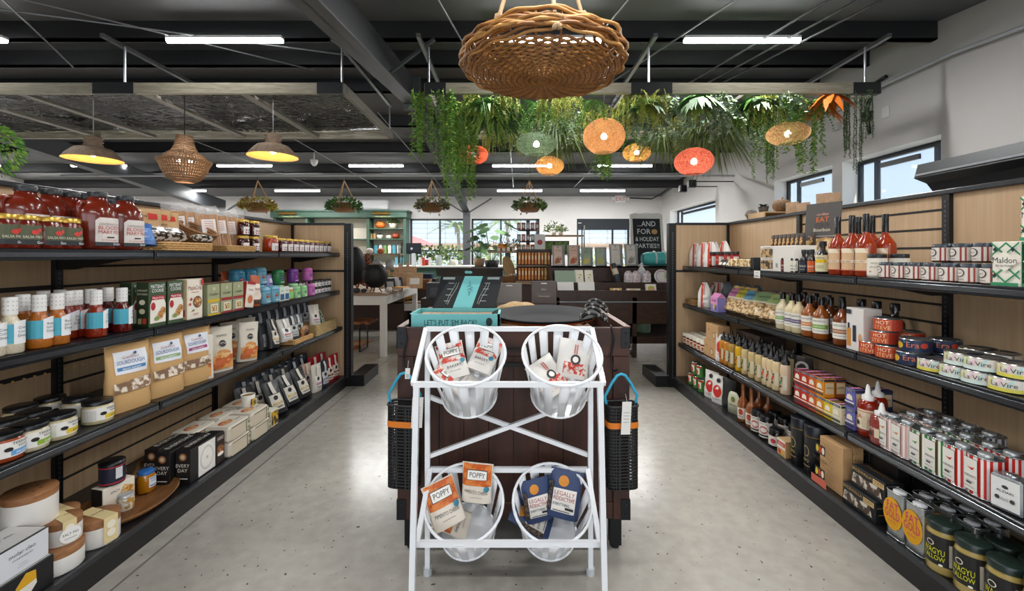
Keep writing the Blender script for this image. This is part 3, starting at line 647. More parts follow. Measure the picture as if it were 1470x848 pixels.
p = jar('jam_jar', .046, .118, M('#4a120c', .1, coat=.6), GOLD, LBW, dots, wid=.085, lh=.06, seg=16)
row(p, 'L1', None, .08, 'labelled dark jam jar of the long row', 'jar', 'jam jars in the long row', 'front', Ys=[3.72+.101*i for i in range(10)])
row(p, 'L1', None, .19, 'labelled dark jam jar of the long row', 'jar', 'jam jars in the long row', 'back', Ys=[3.72+.101*i for i in range(10)])
# --- second shelf: dressing bottles
def dressing(body, cap='#eceae6', lab='#4fb0c6', name='CREAMY', sec='Garlic'):
    r = .0405; h = .222
    return bottle('dressing_bottle', r, h, body, M(cap, .5), .5, .47, .30, 1.12, M(lab, .5), (
        ('r', -.004, -.004, .064, .08, '#f1f3f4'), ('p', [(-.004, .08), (.064, .08), (.04, .088), (.02, .088)], '#f1f3f4'),
        ('t', .03, .055, .010, name, '#4a5a66', .05), ('t', .03, .04, .009, sec, '#4a5a66', .05), ('t', .03, .024, .010, 'Dressing', '#3d4c57', .05)), lz=.19, lh=.34, wid=3.2)
def dotcap(t):
    cap = [c for c in t.children if c.name.startswith('cap')][0]; b = MB()
    for k in range(9):
        for j in range(3): b.deco([('e', -.05+.0125*k, .172+.017*j, .0022, .0022, '#a9adb2')], cyl(.0232))
    b.build('cap_print', t); return t
W1 = dotcap(dressing(M('#d8cdb4', .15, coat=.5, noise=.06, scale=120), name='Creamy', sec='Cool Dill'))
O1 = dotcap(dressing(M('#b2661a', .12, coat=.5, noise=.1, scale=120), name='Roasted', sec='Garlic Orange'))
R1 = dotcap(dressing(M('#8c2a10', .12, coat=.5, noise=.1, scale=120), name='Smoky', sec='Tomato'))
R2 = dotcap(dressing(M('#5c130c', .12, coat=.5), name='Sweet', sec='Poppy'))
g = 'salad dressing bottles'; d = 'salad dressing bottle with a turquoise and white label'
row(W1, 'L2', [14, -14], .075, 'creamy white '+d, 'bottle', g, 'front', rot=-20)
row(O1, 'L2', [56, 82], .075, 'orange '+d, 'bottle', g, 'front', rot=-20)
row(O1, 'L2', [33], .165, 'orange '+d, 'bottle', g, 'back', rot=-20)
row(R1, 'L2', [138], .075, 'brick red '+d, 'bottle', g, 'front', rot=-5)
row(R1, 'L2', [96, 110], .165, 'brick red '+d, 'bottle', g, 'back', rot=-20)
row(R2, 'L2', [175], .075, 'dark red '+d, 'bottle', g, 'front', rot=-5)
row(R2, 'L2', [130, 155], .165, 'dark red '+d, 'bottle', g, 'back', rot=-5)
row(O1, 'L2', [62, 86], .26, 'orange '+d, 'bottle', g, 'rearmost row', rot=-5)
GRN = '#43583a'
def cookie(n='cookie_box', base=GRN, hero='#f3ede0', title='MATT&NAT', second='COOKIE', acc='#b5303a', h=.242, w=.112, d=.068, sidec='#1e3016', tc='#ffffff'):
    it = [('r', -w/2+.001, .001, w/2-.001, h-.001, base), ('t', 0, h*.86, .020, title, tc, w*.8), ('t', 0, h*.77, .018, second, tc, w*.7),
          ('p', [(-w*.46, .02), (w*.46, .02), (w*.46, h*.5), (w*.3, h*.66), (-w*.3, h*.66), (-w*.46, h*.5)], hero), ('p', [(-w*.4, h*.60), (w*.4, h*.60), (w*.36, h*.69), (-w*.36, h*.69)], acc), ('t', 0, h*.625, .011, 'Maple Crisp', '#ffffff', w*.65),
          ('e', -w*.3, h*.46, w*.13, h*.09, acc), ('e', w*.12, h*.25, w*.16, h*.09, patch('#a86a35', '#d29b5c', 60)), ('e', w*.27, h*.34, w*.15, h*.09, patch('#a86a35', '#d29b5c', 70)), ('e', -w*.1, h*.18, w*.14, h*.05, '#8a9b52')]
    sit = [('t', 0, h*.8, .010, 'STRAIGHT', '#d8d2b8', d*.8), ('t', 0, h*.72, .010, 'FROM THE BOX', '#d8d2b8', d*.8), ('e', 0, h*.56, .016, .014, '#d8d2b8'), ('e', 0, h*.36, .016, .014, '#cfc9a8'), ('r', -.022, .02, -.002, .05, '#9a9a6c'), ('r', .004, .02, .024, .05, '#b5382e')]
    return carton(n, w, d, h, base, it, sidec, sit, [('r', -w/2+.004, -d/2+.004, w/2-.004, d/2-.004, '#8a2e2a')])
p = cookie(); row(p, 'L2', None, .06, 'green and cream cookie box with a dark green side', 'box', 'cookie boxes', Ys=[2.362, 2.488])
row(p, 'L2', None, .15, 'green cookie box standing behind the front boxes', 'box', 'cookie boxes', 'back', Ys=[2.362, 2.488, 2.62])
def maple():
    w, d, h = .125, .068, .243; b = patch('#e6d9c2', '#f2ead8', 6)
    return carton('crispbread_box', w, d, h, '#efe4cf', [('r', -w/2+.002, .002, w/2-.002, h-.002, '#f1e8d6'), ('t', 0, h*.73, .026, 'MapleCrisp', '#8e3531', w*.9), ('r', -.03, h*.66, .03, h*.675, '#c4786a'), ('e', .018, h*.42, .036, .036, '#5b4a42'), ('e', .018, h*.42, .029, .029, patch('#9d5f31', '#e2b674', 60)),
        ('e', -.035, h*.5, .009, .009, '#c43b3a'), ('e', -.045, h*.38, .008, .008, '#c43b3a'), ('e', -.02, h*.22, .01, .006, '#7f8b48'), ('t', 0, h*.1, .012, 'CRISP', '#a3413b'), ('r', w*.34, h*.84, w*.5, h*.99, '#c43b3a')], '#e5c9a2', [('r', -.02, .02, .02, .06, '#b5382e')])
row(maple(), 'L2', None, .06, 'cream crispbread box with a bowl picture and red script', 'box', 'crispbread boxes', Ys=[2.64])
def ched(c1, word='Chedder', bg='#a5aa84'):
    w, d, h = .112, .075, .20
    return carton('cracker_box', w, d, h, bg, [('r', -w/2+.001, .001, w/2-.001, h-.001, bg), ('r', -w/2+.001, h*.42, w/2-.001, h*.52, c1), ('t', 0, h*.64, .016, word, '#3f4433', w*.8), ('e', 0, h*.85, .012, .012, '#c5c6a5'), ('r', -.034, h*.08, .034, h*.36, '#efe7d2'), ('r', -.024, h*.12, .024, h*.32, patch('#a8793e', '#ead4a0', 70)), ('r', -w/2, .001, w/2, .012, c1)], '#8c9170', [], [('r', -w/2+.004, -d/2+.004, w/2-.004, d/2-.004, '#7b3a2d')])
row(ched('#d9b52c'), 'L2', None, .06, 'pale green cracker box with a yellow band', 'box', 'cracker boxes', Ys=[2.80])
row(ched('#a32f35'), 'L2', None, .06, 'pale green cracker box with a dark red band', 'box', 'cracker boxes', Ys=[2.925, 3.05])
row(ched('#a32f35'), 'L2', None, .16, 'pale green cracker box with a dark red band, behind', 'box', 'cracker boxes', 'back', Ys=[2.80, 2.925, 3.05, 2.68])
p = carton('cracker_box', .10, .07, .19, '#efe3d4', [('r', -.045, .1, .045, .15, '#f7f0e6'), ('t', 0, .12, .018, 'THIN', '#a3413b', .07), ('e', 0, .06, .03, .03, '#cf7a4a'), ('r', -.05, .17, .05, .19, '#a32f35')], '#b5382e')
row(p, 'L2', [351], .055, 'cream and red cracker box tilted beside the pale green boxes', 'box', 'cracker boxes', roll=8, z=.004)
p = pouch('coffee_bag', .12, .06, .235, M('#b8572c', .5), [('r', -.045, .05, .045, .17, '#f0e1d2'), ('t', 0, .12, .016, 'TEMPS', '#a3512c', .07), ('r', -.045, .02, .045, .05, '#4a3028')])
row(p, 'L2', [364], .06, 'copper brown coffee bag standing in front of the blue tubs', 'bag', 'copper bags', roll=5)
row(p, 'L2', [325, 340], .26, 'copper coffee bag on top of the boxes', 'bag', 'copper bags', 'back', z=.03)
def tub(c1, c2, c3, r=.05, h=.13, word='BUTTER'):
    t = E('round_tub'); b = MB(); b.lathe([(0, 0), (r*.92, 0), (r, .008), (r, h*.72), (r*.98, h*.82), (r*.86, h*.95), (r*.6, h), (0, h)], M(c1, .35), 24); b.build('tub', t)
    q = MB(); q.lathe([(r*1.01, h*.70), (r*1.01, h*.76), (r, h*.8)], M(c2, .35), 24, caps=False); q.build('lid_ring', t)
    q = MB(); q.deco([('e', -.02, h*.42, .012, .012, c3), ('e', .025, h*.5, .009, .012, c3), ('t', .0, h*.52, .013, 'NUTTER', '#1c2a4a', r*1.3), ('t', .0, h*.36, .013, word, '#1c2a4a', r*1.3), ('r', -.03, h*.12, .03, h*.16, '#f2f2f2')], cyl(r)); q.build('label', t); return t
TB = tub('#3f8fae', '#2f7796', '#d8525a'); TP = tub('#7fb9cf', '#5a9cb8', '#d86a3a'); TG = tub('#2f7d4a', '#226238', '#8a4fb0'); TV = tub('#7a3f95', '#5e2e78', '#c85ab0'); TK = tub('#cf6fb8', '#b3559c', '#7a5ad0'); TLG = tub('#9fd39a', '#7fbd7c', '#4f9a6a')
row(TB, 'L2', [340, 357], .20, 'upper dark teal round snack tub', 'tub', 'round snack tubs', 'back', z=.135, sc=1.1)
row(TB, 'L2', [340, 357], .20, 'lower dark teal round snack tub', 'tub', 'round snack tubs', 'back', z=0, sc=1.0)
row(TP, 'L2', [378, 391], .08, 'light blue round snack tub, front', 'tub', 'round snack tubs', sc=1.05)
row(TP, 'L2', [372], .20, 'light blue round snack tub behind the front pair', 'tub', 'round snack tubs', sc=1.1)
row(TP, 'L2', [372], .20, 'light blue round snack tub on top of its stack', 'tub', 'round snack tubs', z=.145, sc=1.1)
p = pouch('candy_bag', .08, .04, .10, M('#a79ad0', .4), [('e', 0, .05, .02, .02, '#ece8f5'), ('r', -.03, .02, .03, .03, '#5c4fa0')])
row(p, 'L2', [386, 396], .17, 'small lilac sweets bag perched behind the blue tubs', 'bag', 'lilac sweets bags', z=.12)
b = MB(); b.box(-.06, .06, -.05, .05, 0, .119, '#8fb5a8', .004); bb = b.build('display_riser'); row(bb, 'L2', None, .17, 'pale green display box raising the lilac bags', 'box', None, Ys=[3.53])
for TT, px, px2, nm in ((TG, 399, 424, 'green'), (TV, 420, 437, 'purple'), (TK, 441, 444, 'pink')):
    row(TT, 'L2', [px], .14, nm+' round snack tub on the upper tier', 'tub', 'round snack tubs', z=.135, sc=.98)
row(TLG, 'L2', [399, 420], .14, 'pale green round tub under coloured tubs', 'tub', 'round snack tubs', 'back')
row(TLG, 'L2', [424, 434], .05, 'pale green round snack tub in the front', 'tub', 'round snack tubs', sc=.85)
row(TK, 'L2', [441], .14, 'pink round snack tub on the lower tier', 'tub', 'round snack tubs')
row(TK, 'L2', [445], .05, 'pink round snack tub at the front beside the small jars', 'tub', 'round snack tubs', sc=.85)
p = carton('tea_carton', .075, .05, .12, '#dfe8dc', [('r', -.03, .01, .03, .06, '#2f5f93'), ('t', 0, .08, .012, 'MINT', '#2f6a4a', .05)], '#5a9a76')
row(p, 'L2', [401, 408], .055, 'small white and green mint carton', 'carton', 'mint cartons')
p = jar('spread_jar', .04, .105, M('#c58a3a', .15, coat=.5), WHT, M('#8fc77a', .5), (), wid=.09, lh=.06)
row(p, 'L2', [414], .055, 'squat nut spread jar with a green label and white lid', 'jar', 'spread jars')
p = jar('spice_jar', .033, .066, M('#3a2a22', .15, coat=.5), M('#20242a', .3), M('#e9e6e0', .6), (('r', -.02, .01, .02, .02, '#6a7aa8'), ('r', -.02, .025, .01, .03, '#b06a3a')), wid=.07, lh=.038, seg=14)
row(p, 'L2', None, .07, 'lower small dark-lidded spice jar', 'jar', 'small spice jars', 'front', Ys=[4.17+.078*i for i in range(7)])
row(p, 'L2', None, .07, 'upper small dark-lidded spice jar', 'jar', 'small spice jars', 'front', z=.067, Ys=[4.248+.078*i for i in range(6)])
row(p, 'L2', None, .15, 'upper small dark-lidded spice jar', 'jar', 'small spice jars', 'middle', z=.067, Ys=[4.17+.078*i for i in range(7)])
row(p, 'L2', None, .15, 'lower small dark-lidded spice jar', 'jar', 'small spice jars', 'middle', Ys=[4.17+.078*i for i in range(7)])
# --- third shelf: dip tubs, flour bags, popcorn, dark packs
def dip(c, acc, w1='MUSTARD'):
    return jar('dip_jar', .058, .104, M(c, .15, coat=.5, noise=.1, scale=40), M('#16181b', .3), M('#eeece6', .6), (('r', 0, .004, .085, .024, acc), ('r', -.085, .004, -.03, .048, '#dcdad4'), ('e', -.006, .03, .012, .008, '#1b1c1e'),
        ('t', .035, .045, .010, 'TERRAPIN', '#3b3d42', .085), ('t', .035, .033, .008, 'RIDGE', '#3b3d42', .05), ('t', .042, .009, .009, w1, '#ffffff' if acc != '#e2c23a' else '#3b3d42', .06)), wid=.172, lh=.058, lz=.018, lidr=.97, lidh=.016, seg=26)
D1 = dip('#a5481f', '#6ca6d8', 'MUSTARD'); D2 = dip('#d8cfae', '#8fb23c', 'GARLIC'); D3 = dip('#d9cba0', '#e2c23a', 'HONEY')
g = 'squat dip jars'
row(D1, 'L3', [4], .075, 'squat orange relish jar with a blue and white label', 'jar', g, rot=-20)
row(D2, 'L3', [42], .075, 'squat dip jar with a green and white label', 'jar', g, rot=-20)
row(D3, 'L3', [84, 140], .075, 'squat cream dip jar with a yellow and white label', 'jar', g, 'front', rot=-20)
row(D3, 'L3', [12, 48, 112], .21, 'squat cream dip jar with a black lid', 'jar', g, 'middle row', rot=-20)
row(D3, 'L3', [30, 72], .345, 'squat cream dip jar with a black lid', 'jar', g, 'back row', rot=-20)
def sour(acc, i):
    return pouch('flour_bag', .215, .085, .335, M('#cfa66f', .6, noise=.03, scale=8), [
        ('p', [(-.075, .19), (.08, .185), (.083, .30), (-.078, .30)], M('#e9ecf2', .6)), ('r', -.065, .205, .07, .222, acc), ('t', 0, .235, .020, 'SOURDOUGH', '#5a78a8', .13), ('t', 0, .262, .015, "Grandma's", '#b98a86', .08), ('t', 0, .208, .009, 'BREAD BAKERY', '#ffffff', .11), ('e', .02, .285, .008, .008, '#4a5f86'),
        ('p', [(-.09, .10), (.092, .105), (.092, .16), (-.09, .15)], patch('#8a6b52', '#efe2cf', 32))], seed=i, topcol='#cfa66f')
for i, (acc, px, nm) in enumerate((('#4a86b8', 183, 'blue'), ('#8fb07a', 236, 'green'), ('#a8437a', 279, 'plum'))):
    row(sour(acc, 5+i), 'L3', [px], .085, 'tall kraft sourdough flour bag with a %s band on its label' % nm, 'flour bag', 'sourdough flour bags', rot=-10)
def pop(i): return pouch('popcorn_bag', .16, .08, .30, M('#e4dccb', .3), [('r', -.07, .02, .07, .11, patch('#c4602a', '#e7a45f', 14)), ('e', 0, .12, .05, .03, patch('#d9813a', '#f0c48a', 30)), ('e', 0, .19, .022, .022, '#2b2a2a'), ('t', 0, .235, .014, 'POPPED', '#555555', .09), ('t', .0, .186, .012, 'KETTLE', '#efe9dd', .035)], topcol='#9aa0a6', seed=i)
row(pop(1), 'L3', None, .10, 'white and orange popcorn bag', 'snack bag', 'popcorn bags', Ys=[2.93], rot=-25)
row(pop(2), 'L3', None, .10, 'white and orange popcorn bag leaning slightly', 'snack bag', 'popcorn bags', Ys=[3.22], rot=-22, roll=4, sc=.95)
row(pop(1), 'L3', None, .10, 'narrow orange and white bag turned edge-on', 'snack bag', 'popcorn bags', Ys=[2.74], rot=-65, sc=.93)
row(pop(2), 'L3', None, .24, 'white and orange popcorn bag', 'snack bag', 'popcorn bags', 'second row', Ys=[3.0, 3.25, 3.44], rot=-25, sc=.95)
def coffee(i, c='#1d1f22', lab='#d8d3c4', w1='COFFEE', acc='#c2a24a', h=.25, w=.13, name='coffee_bag'):
    return pouch(name, w, .07, h, M(c, .35), [('r', -w*.32, h*.12, w*.32, h*.58, lab), ('e', 0, h*.47, w*.13, w*.13, '#222222'), ('r', -w*.26, h*.26, w*.26, h*.33, acc), ('t', 0, h*.28, .010, w1, '#f4f2ea', w*.5), ('r', -w*.25, h*.17, w*.25, h*.185, '#555555'), ('r', -w*.25, h*.2, w*.2, h*.215, '#555555'), ('r', -w*.1, h*.6, w*.1, h*.97, lab)], seed=i)
CB = coffee(21); CB2 = coffee(22, '#26303a', '#cfd2d6', 'DECAF', '#6a7a8c'); CG = coffee(23, '#4a4c52', '#c8c9c6', 'ROAST', '#8a8c90', .22); CP = coffee(24, '#ddd6c8', '#e9e4da', 'COCONUT', '#b0468f', .245)
CRD = coffee(25, '#b01822', '#efe3d3', 'CHIPS', '#8a1018', .25, .14, 'chip_bag'); CRW = coffee(26, '#c9c4bc', '#f0eeea', 'ROAST', '#c0302c', .2); CLT = coffee(27, '#d9bba8', '#efe0d4', 'ROSE', '#b03a6a', .24)
row(CB, 'L3', [393], .11, 'black coffee bag with a pale strip label before the trays', 'coffee bag', 'coffee bags', z=.0, lean=-12, roll=8)
row(tray('woven_tray', .34, .16, .045, WIC), 'L3', [424], .10, 'woven tray basket holding red and grey packs', 'basket', 'woven tray baskets')
row(tray('woven_tray', .46, .20, .11, M('#b59a68', .7, noise=.4, scale=120), .01), 'L3', None, .11, 'deep seagrass tray basket at the far end', 'basket', 'woven tray baskets', Ys=[4.40])
row(CRW, 'L3', [411], .10, 'small white and red coffee bag in the woven tray', 'coffee bag', 'coffee bags', z=.02, lean=-14, rot=-20)
row(CG, 'L3', [421, 429], .12, 'small grey coffee bag in the woven tray', 'coffee bag', 'coffee bags', z=.01, lean=-10, rot=-20)
row(CP, 'L3', None, .11, 'white and pink bag in the seagrass tray', 'coffee bag', 'coffee bags', z=.06, lean=-10, rot=-30, Ys=[4.36], sc=.9)
row(coffee(29, '#3a5a3a', '#cfd8c4', 'HERB', '#5a8a4a', .2), 'L3', None, .13, 'dark green bag in the seagrass tray', 'coffee bag', 'coffee bags', z=.05, lean=-12, Ys=[4.55], sc=.8)
row(patch and pouch('cookie_bag', .15, .07, .12, patch('#5b3a1f', '#a8743c', 30), [('e', 0, .06, .03, .03, '#3a2415')]), 'L3', None, .08, 'brown cookie bag between the two trays', 'snack bag', None, z=.0, Ys=[4.07])
row(CB2, 'L3', None, .28, 'dark coffee bag behind the tray goods', 'coffee bag', 'coffee bags', 'back row', z=.05, Ys=[3.55+.13*i for i in range(8)], rot=-30)
row(CG, 'L3', None, .19, 'grey coffee bag with a pale label', 'coffee bag', 'coffee bags', 'middle row', Ys=[3.62, 3.77], rot=-20)
# --- bottom deck
def canister(name, r, h, lidc, holes=False):
    t = E(name); b = MB(); b.lathe([(0, 0), (r*.96, 0), (r, .006), (r, h-.03)], M('#ece9e3', .35), 36); b.build('body', t)
    b = MB(); b.lathe([(r*1.0, h-.03), (r*1.01, h-.004), (r*.99, h), (0, h)], wood('#8a5c38', '#a8754a', .5, (4, 30, 30)), 36)
    if holes:
        for x, y in ((0, .02), (.03, 0), (-.03, 0), (.015, -.03), (-.015, -.03), (0, .05)): b.deco([('e', x, y, .006, .006, '#5a3a20')], top(h))
    b.build('lid', t); return t
row(canister('flour_canister', .085, .34, 0, True), 'L0', [43], .2, 'tall white canister with a brown wooden lid', 'canister', None)
row(canister('serving_bowl', .085, .10, 0), 'L0', [82], .10, 'white stoneware bowl with a wooden rim lid under the salt pig', 'bowl', None)
def saltpig(tagd=False):
    t = canister('salt_pig', .062, .10, 0); b = MB()
    b.box(-.022, .022, -.066, .066, .1005, .103, M('#e6d29c', .6)); 
    for s in (-1, 1): b.box(-.022, .022, s*.0655-.001, s*.0655+.001, .01, .103, M('#e6d29c', .6))
    b.deco([('t', 0, .0, .010, 'SALT PIG', '#5a4a3a', .04)], top(.1032)); b.deco([('e', 0, .075, .014, .014, '#f4ecd8'), ('e', 0, .045, .014, .014, '#f4ecd8')], flat(.067)); b.build('paper_sleeve', t)
    if tagd: b = MB(); b.deco([('e', 0, .045, .034, .034, '#f3f1ec'), ('t', 0, .045, .010, 'SALT PIG', '#3b3a38', .05), ('r', -.02, .03, .02, .033, '#aaaaaa')], flat(.072)); b.build('hang_tag', t)
    return t
sp = saltpig(); sp2 = saltpig(True)
row(sp2, 'L0', [90], .10, 'white salt pig with a round paper tag on the stoneware bowl', 'salt pig', 'white salt pigs', z=.101, rot=-25)
row(sp, 'L0', [88], .24, 'white salt pig with a cream paper sleeve behind the tagged one', 'salt pig', 'white salt pigs', rot=-20, z=.06)
row(sp, 'L0', [141], .09, 'white salt pig with a cream paper sleeve standing alone', 'salt pig', 'white salt pigs', rot=-15, sc=1.25)
b = MB(); b.lathe([(0, 0), (.07, 0), (.075, .058), (0, .058)], M('#ece9e3', .4), 24); row(b.build('white_dish'), 'L0', [88], .24, 'white dish under the rear salt pig', 'dish', None)
def molar(i):
    w, d, h = .19, .16, .115; W_ = (w, d)[i]
    hx = [('r', -W_/2+.003, .003, W_/2-.003, h-.003, '#1b1b1d'), ('p', [(-W_*.2, h*.12), (0, h*.12), (W_*.16, h*.4), (W_*.14, h*.86), (-W_*.04, h*.94), (-W_*.22, h*.62)], '#e8e4da'), ('p', [(-W_*.2, h*.5), (W_*.15, h*.55), (W_*.14, h*.86), (-W_*.04, h*.94), (-W_*.22, h*.62)], ['#e0a81c', '#8c3a28'][i])]
    W2 = (d, w)[i]; wt = [('r', -W2/2+.003, .003, W2/2-.003, h-.003, '#dcdfe4'), ('t', 0, h*.62, .015, 'molar cleo', '#4a4d55', .09), ('t', 0, h*.48, .007, 'STONEWARE SET', '#6a6d75', .07), ('r', -.014, h*.3, .014, h*.31, '#8a8d95'), ('r', -.02, h*.22, .02, h*.23, '#8a8d95')]
    return carton('gift_box', w, d, h, '#1b1b1d', wt if i else hx, None, hx if i else wt, [('r', -w/2+.006, -d/2+.006, w/2-.006, d/2-.006, '#d8d6d3'), ('t', 0, 0, .014, 'molar cleo', '#4a4d55', .1)])
row(molar(0), 'L0', None, .11, 'black gift box with a yellow hexagon window', 'box', 'stoneware gift boxes', Ys=[1.665])
row(molar(1), 'L0', None, .12, 'grey-white printed gift box stacked on the black one', 'box', 'stoneware gift boxes', z=.117, Ys=[1.655])
t = E('wooden_tray'); b = MB(); WN = wood('#6b4426', '#9a6a3e', .4, (6, 25, 25))
b.lathe([(0, .012), (.19, .012), (.235, .045), (.245, .045), (.20, 0), (0, 0)], WN, 40, 1.25, .95, caps=False); b.build('tray', t)
row(t, 'L0', None, .20, 'large oval wooden tray holding cans and a honey jar', 'tray', None, Ys=[2.28], sc=.85)
for k, (px, off) in enumerate(((152, .30), (196, .33))):
    b = MB(); b.tube([(-.11, 0, .0), (-.04, 0, .022), (.05, 0, .02), (.12, 0, 0)], [.010, .016, .012, .02], WN, 8); o = b.build('wooden_scoop'); row(o, 'L0', [px], off, ['carved wooden scoop lying on the near side of the oval tray', 'carved wooden scoop handle rising behind the honey jar'][k], 'scoop', 'wooden scoops', z=.06, roll=-12, rot=30)
p = carton('meal_box', .15, .075, .14, '#ece4d2', [('r', -.073, .002, .073, .138, '#efe8d8'), ('p', [(-.03, .01), (.07, .01), (.07, .1), (.02, .12)], patch('#c07a2c', '#f0d28e', 50)), ('t', -.02, .1, .012, 'SPICY', '#3b2a20', .05)], '#1a1a1c')
row(p, 'L0', [163], .22, 'black and cream meal box on the oval tray', 'box', None, z=.02, rot=-12)
t = canned('drink_tin', .052, .105, '#15171c', M('#20243a', .4), [('r', -.03, .03, .0, .085, '#d9d9dc'), ('t', .04, .075, .008, 'COCOA', '#ffffff', .03), ('e', .045, .04, .018, .014, patch('#b0622c', '#e8c48a', 60))]); b = MB(); b.lathe([(.0535, .095), (.0535, .112), (0, .112)], BLK, 24); b.build('lid', t)
b = MB(); b.lathe([(.0533, .008), (.0533, .014)], '#b5303a', 24, caps=False); b.lathe([(.0533, .088), (.0533, .093)], '#b5303a', 24, caps=False); b.build('red_band', t)
row(t, 'L0', [161], .22, 'round navy cocoa tin with a black lid on the meal box', 'tin', None, z=.163)
p = jar('honey_jar', .044, .115, M('#b97812', .08, coat=.8), M('#2f6db5', .4), M('#e8ecf2', .5), (('r', -.02, .006, .02, .012, '#2f5fa8'), ('t', 0, .03, .009, 'HONEY', '#2f5fa8', .03), ('r', -.02, .046, .02, .05, '#2f5fa8')), wid=.05, lh=.055, seg=6, lz=.028)
row(p, 'L0', None, .20, 'six-sided amber honey jar with a blue lid on the oval tray', 'jar', None, z=.02, Ys=[2.40])
p = jar('spice_jar', .036, .075, patch('#d9d6cc', '#b5883a', 40), M('#d9dbdc', .25, .5), None)
row(p, 'L0', [180], .12, 'small clear jar with a silver lid at the edge of the oval tray', 'jar', None, z=.047)
def everyday(i):
    w, d, h = .29, .085, .195
    ft = [('r', -w/2+.002, .002, w/2-.002, h-.002, '#1a1718')]
    if i: ft += [('r', -w*.28, .006, w*.22, h-.006, '#efece6'), ('e', -w*.04, h*.5, w*.23, h*.42, '#fbfaf7'), ('e', -w*.04, h*.5, w*.21, h*.385, '#ddd8cf'), ('e', -w*.04, h*.5, w*.16, h*.3, '#f4f1ea'), ('e', -w*.04, h*.5, w*.03, h*.05, '#c9c3b8'), ('r', w*.23, .006, w*.49, h-.006, '#2a1a17'), ('e', w*.36, h*.45, w*.11, h*.17, patch('#6a3a1c', '#c4824a', 60)), ('t', w*.36, h*.78, .022, 'FARRO', '#e8dccb', w*.2), ('e', w*.36, h*.33, w*.1, h*.06, '#f2efe8')]
    else: ft += [('r', -w*.2, .02, w*.1, h-.02, patch('#c9a41c', '#1c1a18', 25)), ('t', w*.3, h*.5, .022, 'EVERYDAY', '#f1eee6', w*.3)]
    return carton('cookware_box', w, d, h, '#1a1718', ft, '#191617', [('e', 0, h*.8, .022, .022, '#a3693c'), ('e', 0, h*.8, .013, .013, '#d9c2a0'), ('t', 0, h*.5, .02, 'EVERY', '#e8e4da', .09), ('t', 0, h*.36, .02, 'DAY', '#e8e4da', .09), ('r', -.03, .03, .03, .035, '#e8e4da')], [('t', 0, 0, .03, 'EVERYDAY', '#e8e4da', .2)])
row(everyday(1), 'L0', None, .075, 'black cookware box with a round white lid picture', 'box', 'cookware boxes', Ys=[2.65])
row(everyday(0), 'L0', None, .17, 'black cookware box with a yellow pattern', 'box', 'cookware boxes', Ys=[2.62])
row(everyday(0), 'L0', None, .265, 'black cookware box with a yellow pattern, half hidden behind', 'box', 'cookware boxes', Ys=[2.66])
def clay(i):
    t = E('baker_carton'); b = MB(); b.box(-.10, .10, -.075, .075, 0, .088, M('#d9cfbc', .6), .014); b.build('carton', t)
    b = MB(); b.deco([('r', -.085, .008, .05, .078, '#d3c6ae'), ('r', .055, .006, .06, .082, '#2b2622'), ('e', .078, .06, .008, .01, '#7f8f45'), ('e', .078, .03, .008, .01, '#7f8f45'), ('r', -.085, .079, .085, .083, '#2b2622')], flat(.075))
    b.deco([('r', -.09, -.06, .09, .06, '#e8e0d0'), ('e', -.02, 0, .05, .03, patch('#b5402a', '#e2b27a', 40)), ('t', .05, -.03, .012, 'BAKER', '#3b3430', .06)], top(.088)); b.build('printed_band', t); return t
cl = clay(0); g = 'cream baker cartons'
row(cl, 'L0', None, .09, 'lower cream baker carton', 'carton', g, 'front', Ys=[2.93, 3.18], sc=1.15)
row(cl, 'L0', None, .09, 'topmost cream baker carton', 'carton', g, 'front', z=.103, Ys=[2.92, 3.16], sc=1.15)
row(cl, 'L0', None, .26, 'topmost cream baker carton', 'carton', g, 'rear', z=.103, Ys=[2.84, 3.08, 3.32], sc=1.1)
row(cl, 'L0', None, .26, 'lower cream baker carton', 'carton', g, 'rear', Ys=[2.84, 3.08, 3.32], sc=1.15)
p = carton('tea_carton', .10, .10, .125, '#ece6d6', [('r', -.045, .01, .045, .115, patch('#d8a81c', '#2b2b28', 30))], '#efe9da', [('r', -.04, .05, .04, .11, patch('#d8a81c', '#3b4030', 40))])
row(p, 'L0', None, .07, 'white carton with a yellow flower print beside the baker cartons', 'carton', None, Ys=[3.37])
t = E('paper_cup'); b = MB(); b.lathe([(.036, 0), (.048, .09), (.046, .09), (.034, .006), (0, .006)], M('#ece6da', .5), 24, caps=False); b.build('cup', t); b = MB(); b.deco([('r', -.03, .01, .03, .06, patch('#d8a81c', '#3b4030', 45))], cyl(.0475)); b.lathe([(0, .08), (.045, .08)], patch('#b5902c', '#5f5a2c', 80), 20, caps=False); b.build('filling', t)
row(t, 'L0', [356], .13, 'white paper cup of yellow flowers on top of the baker cartons', 'cup', None, z=.206)
for i, (Y, o_, le, ro) in enumerate(((3.58, .10, -24, -30), (3.80, .10, -22, -25), (4.02, .10, -18, -20))):
    row(CB, 'L0', None, o_, 'large black coffee bag with a pale label leaning %s in the front' % ['nearest', 'second', 'third'][i], 'coffee bag', 'large coffee bags', Ys=[Y], lean=le, rot=ro, sc=1.12, roll=-6)
row(CB, 'L0', None, .27, 'black coffee bag leaning', 'coffee bag', 'large coffee bags', 'second row', Ys=[3.42, 3.6, 3.8, 4.0], lean=-12, rot=-25, sc=1.1)
row(CP, 'L0', None, .09, 'white coffee bag with a magenta square', 'coffee bag', 'light coffee bags', Ys=[4.22], rot=-12, sc=1.08)
row(CLT, 'L0', None, .21, 'pale pink coffee bag', 'coffee bag', 'light coffee bags', 'second row', Ys=[4.13, 4.26], rot=-15, sc=1.08)
row(CB2, 'L0', None, .09, 'slate blue coffee bag with a pale label', 'coffee bag', 'slate coffee bags', Ys=[4.38], rot=-12, sc=1.05)
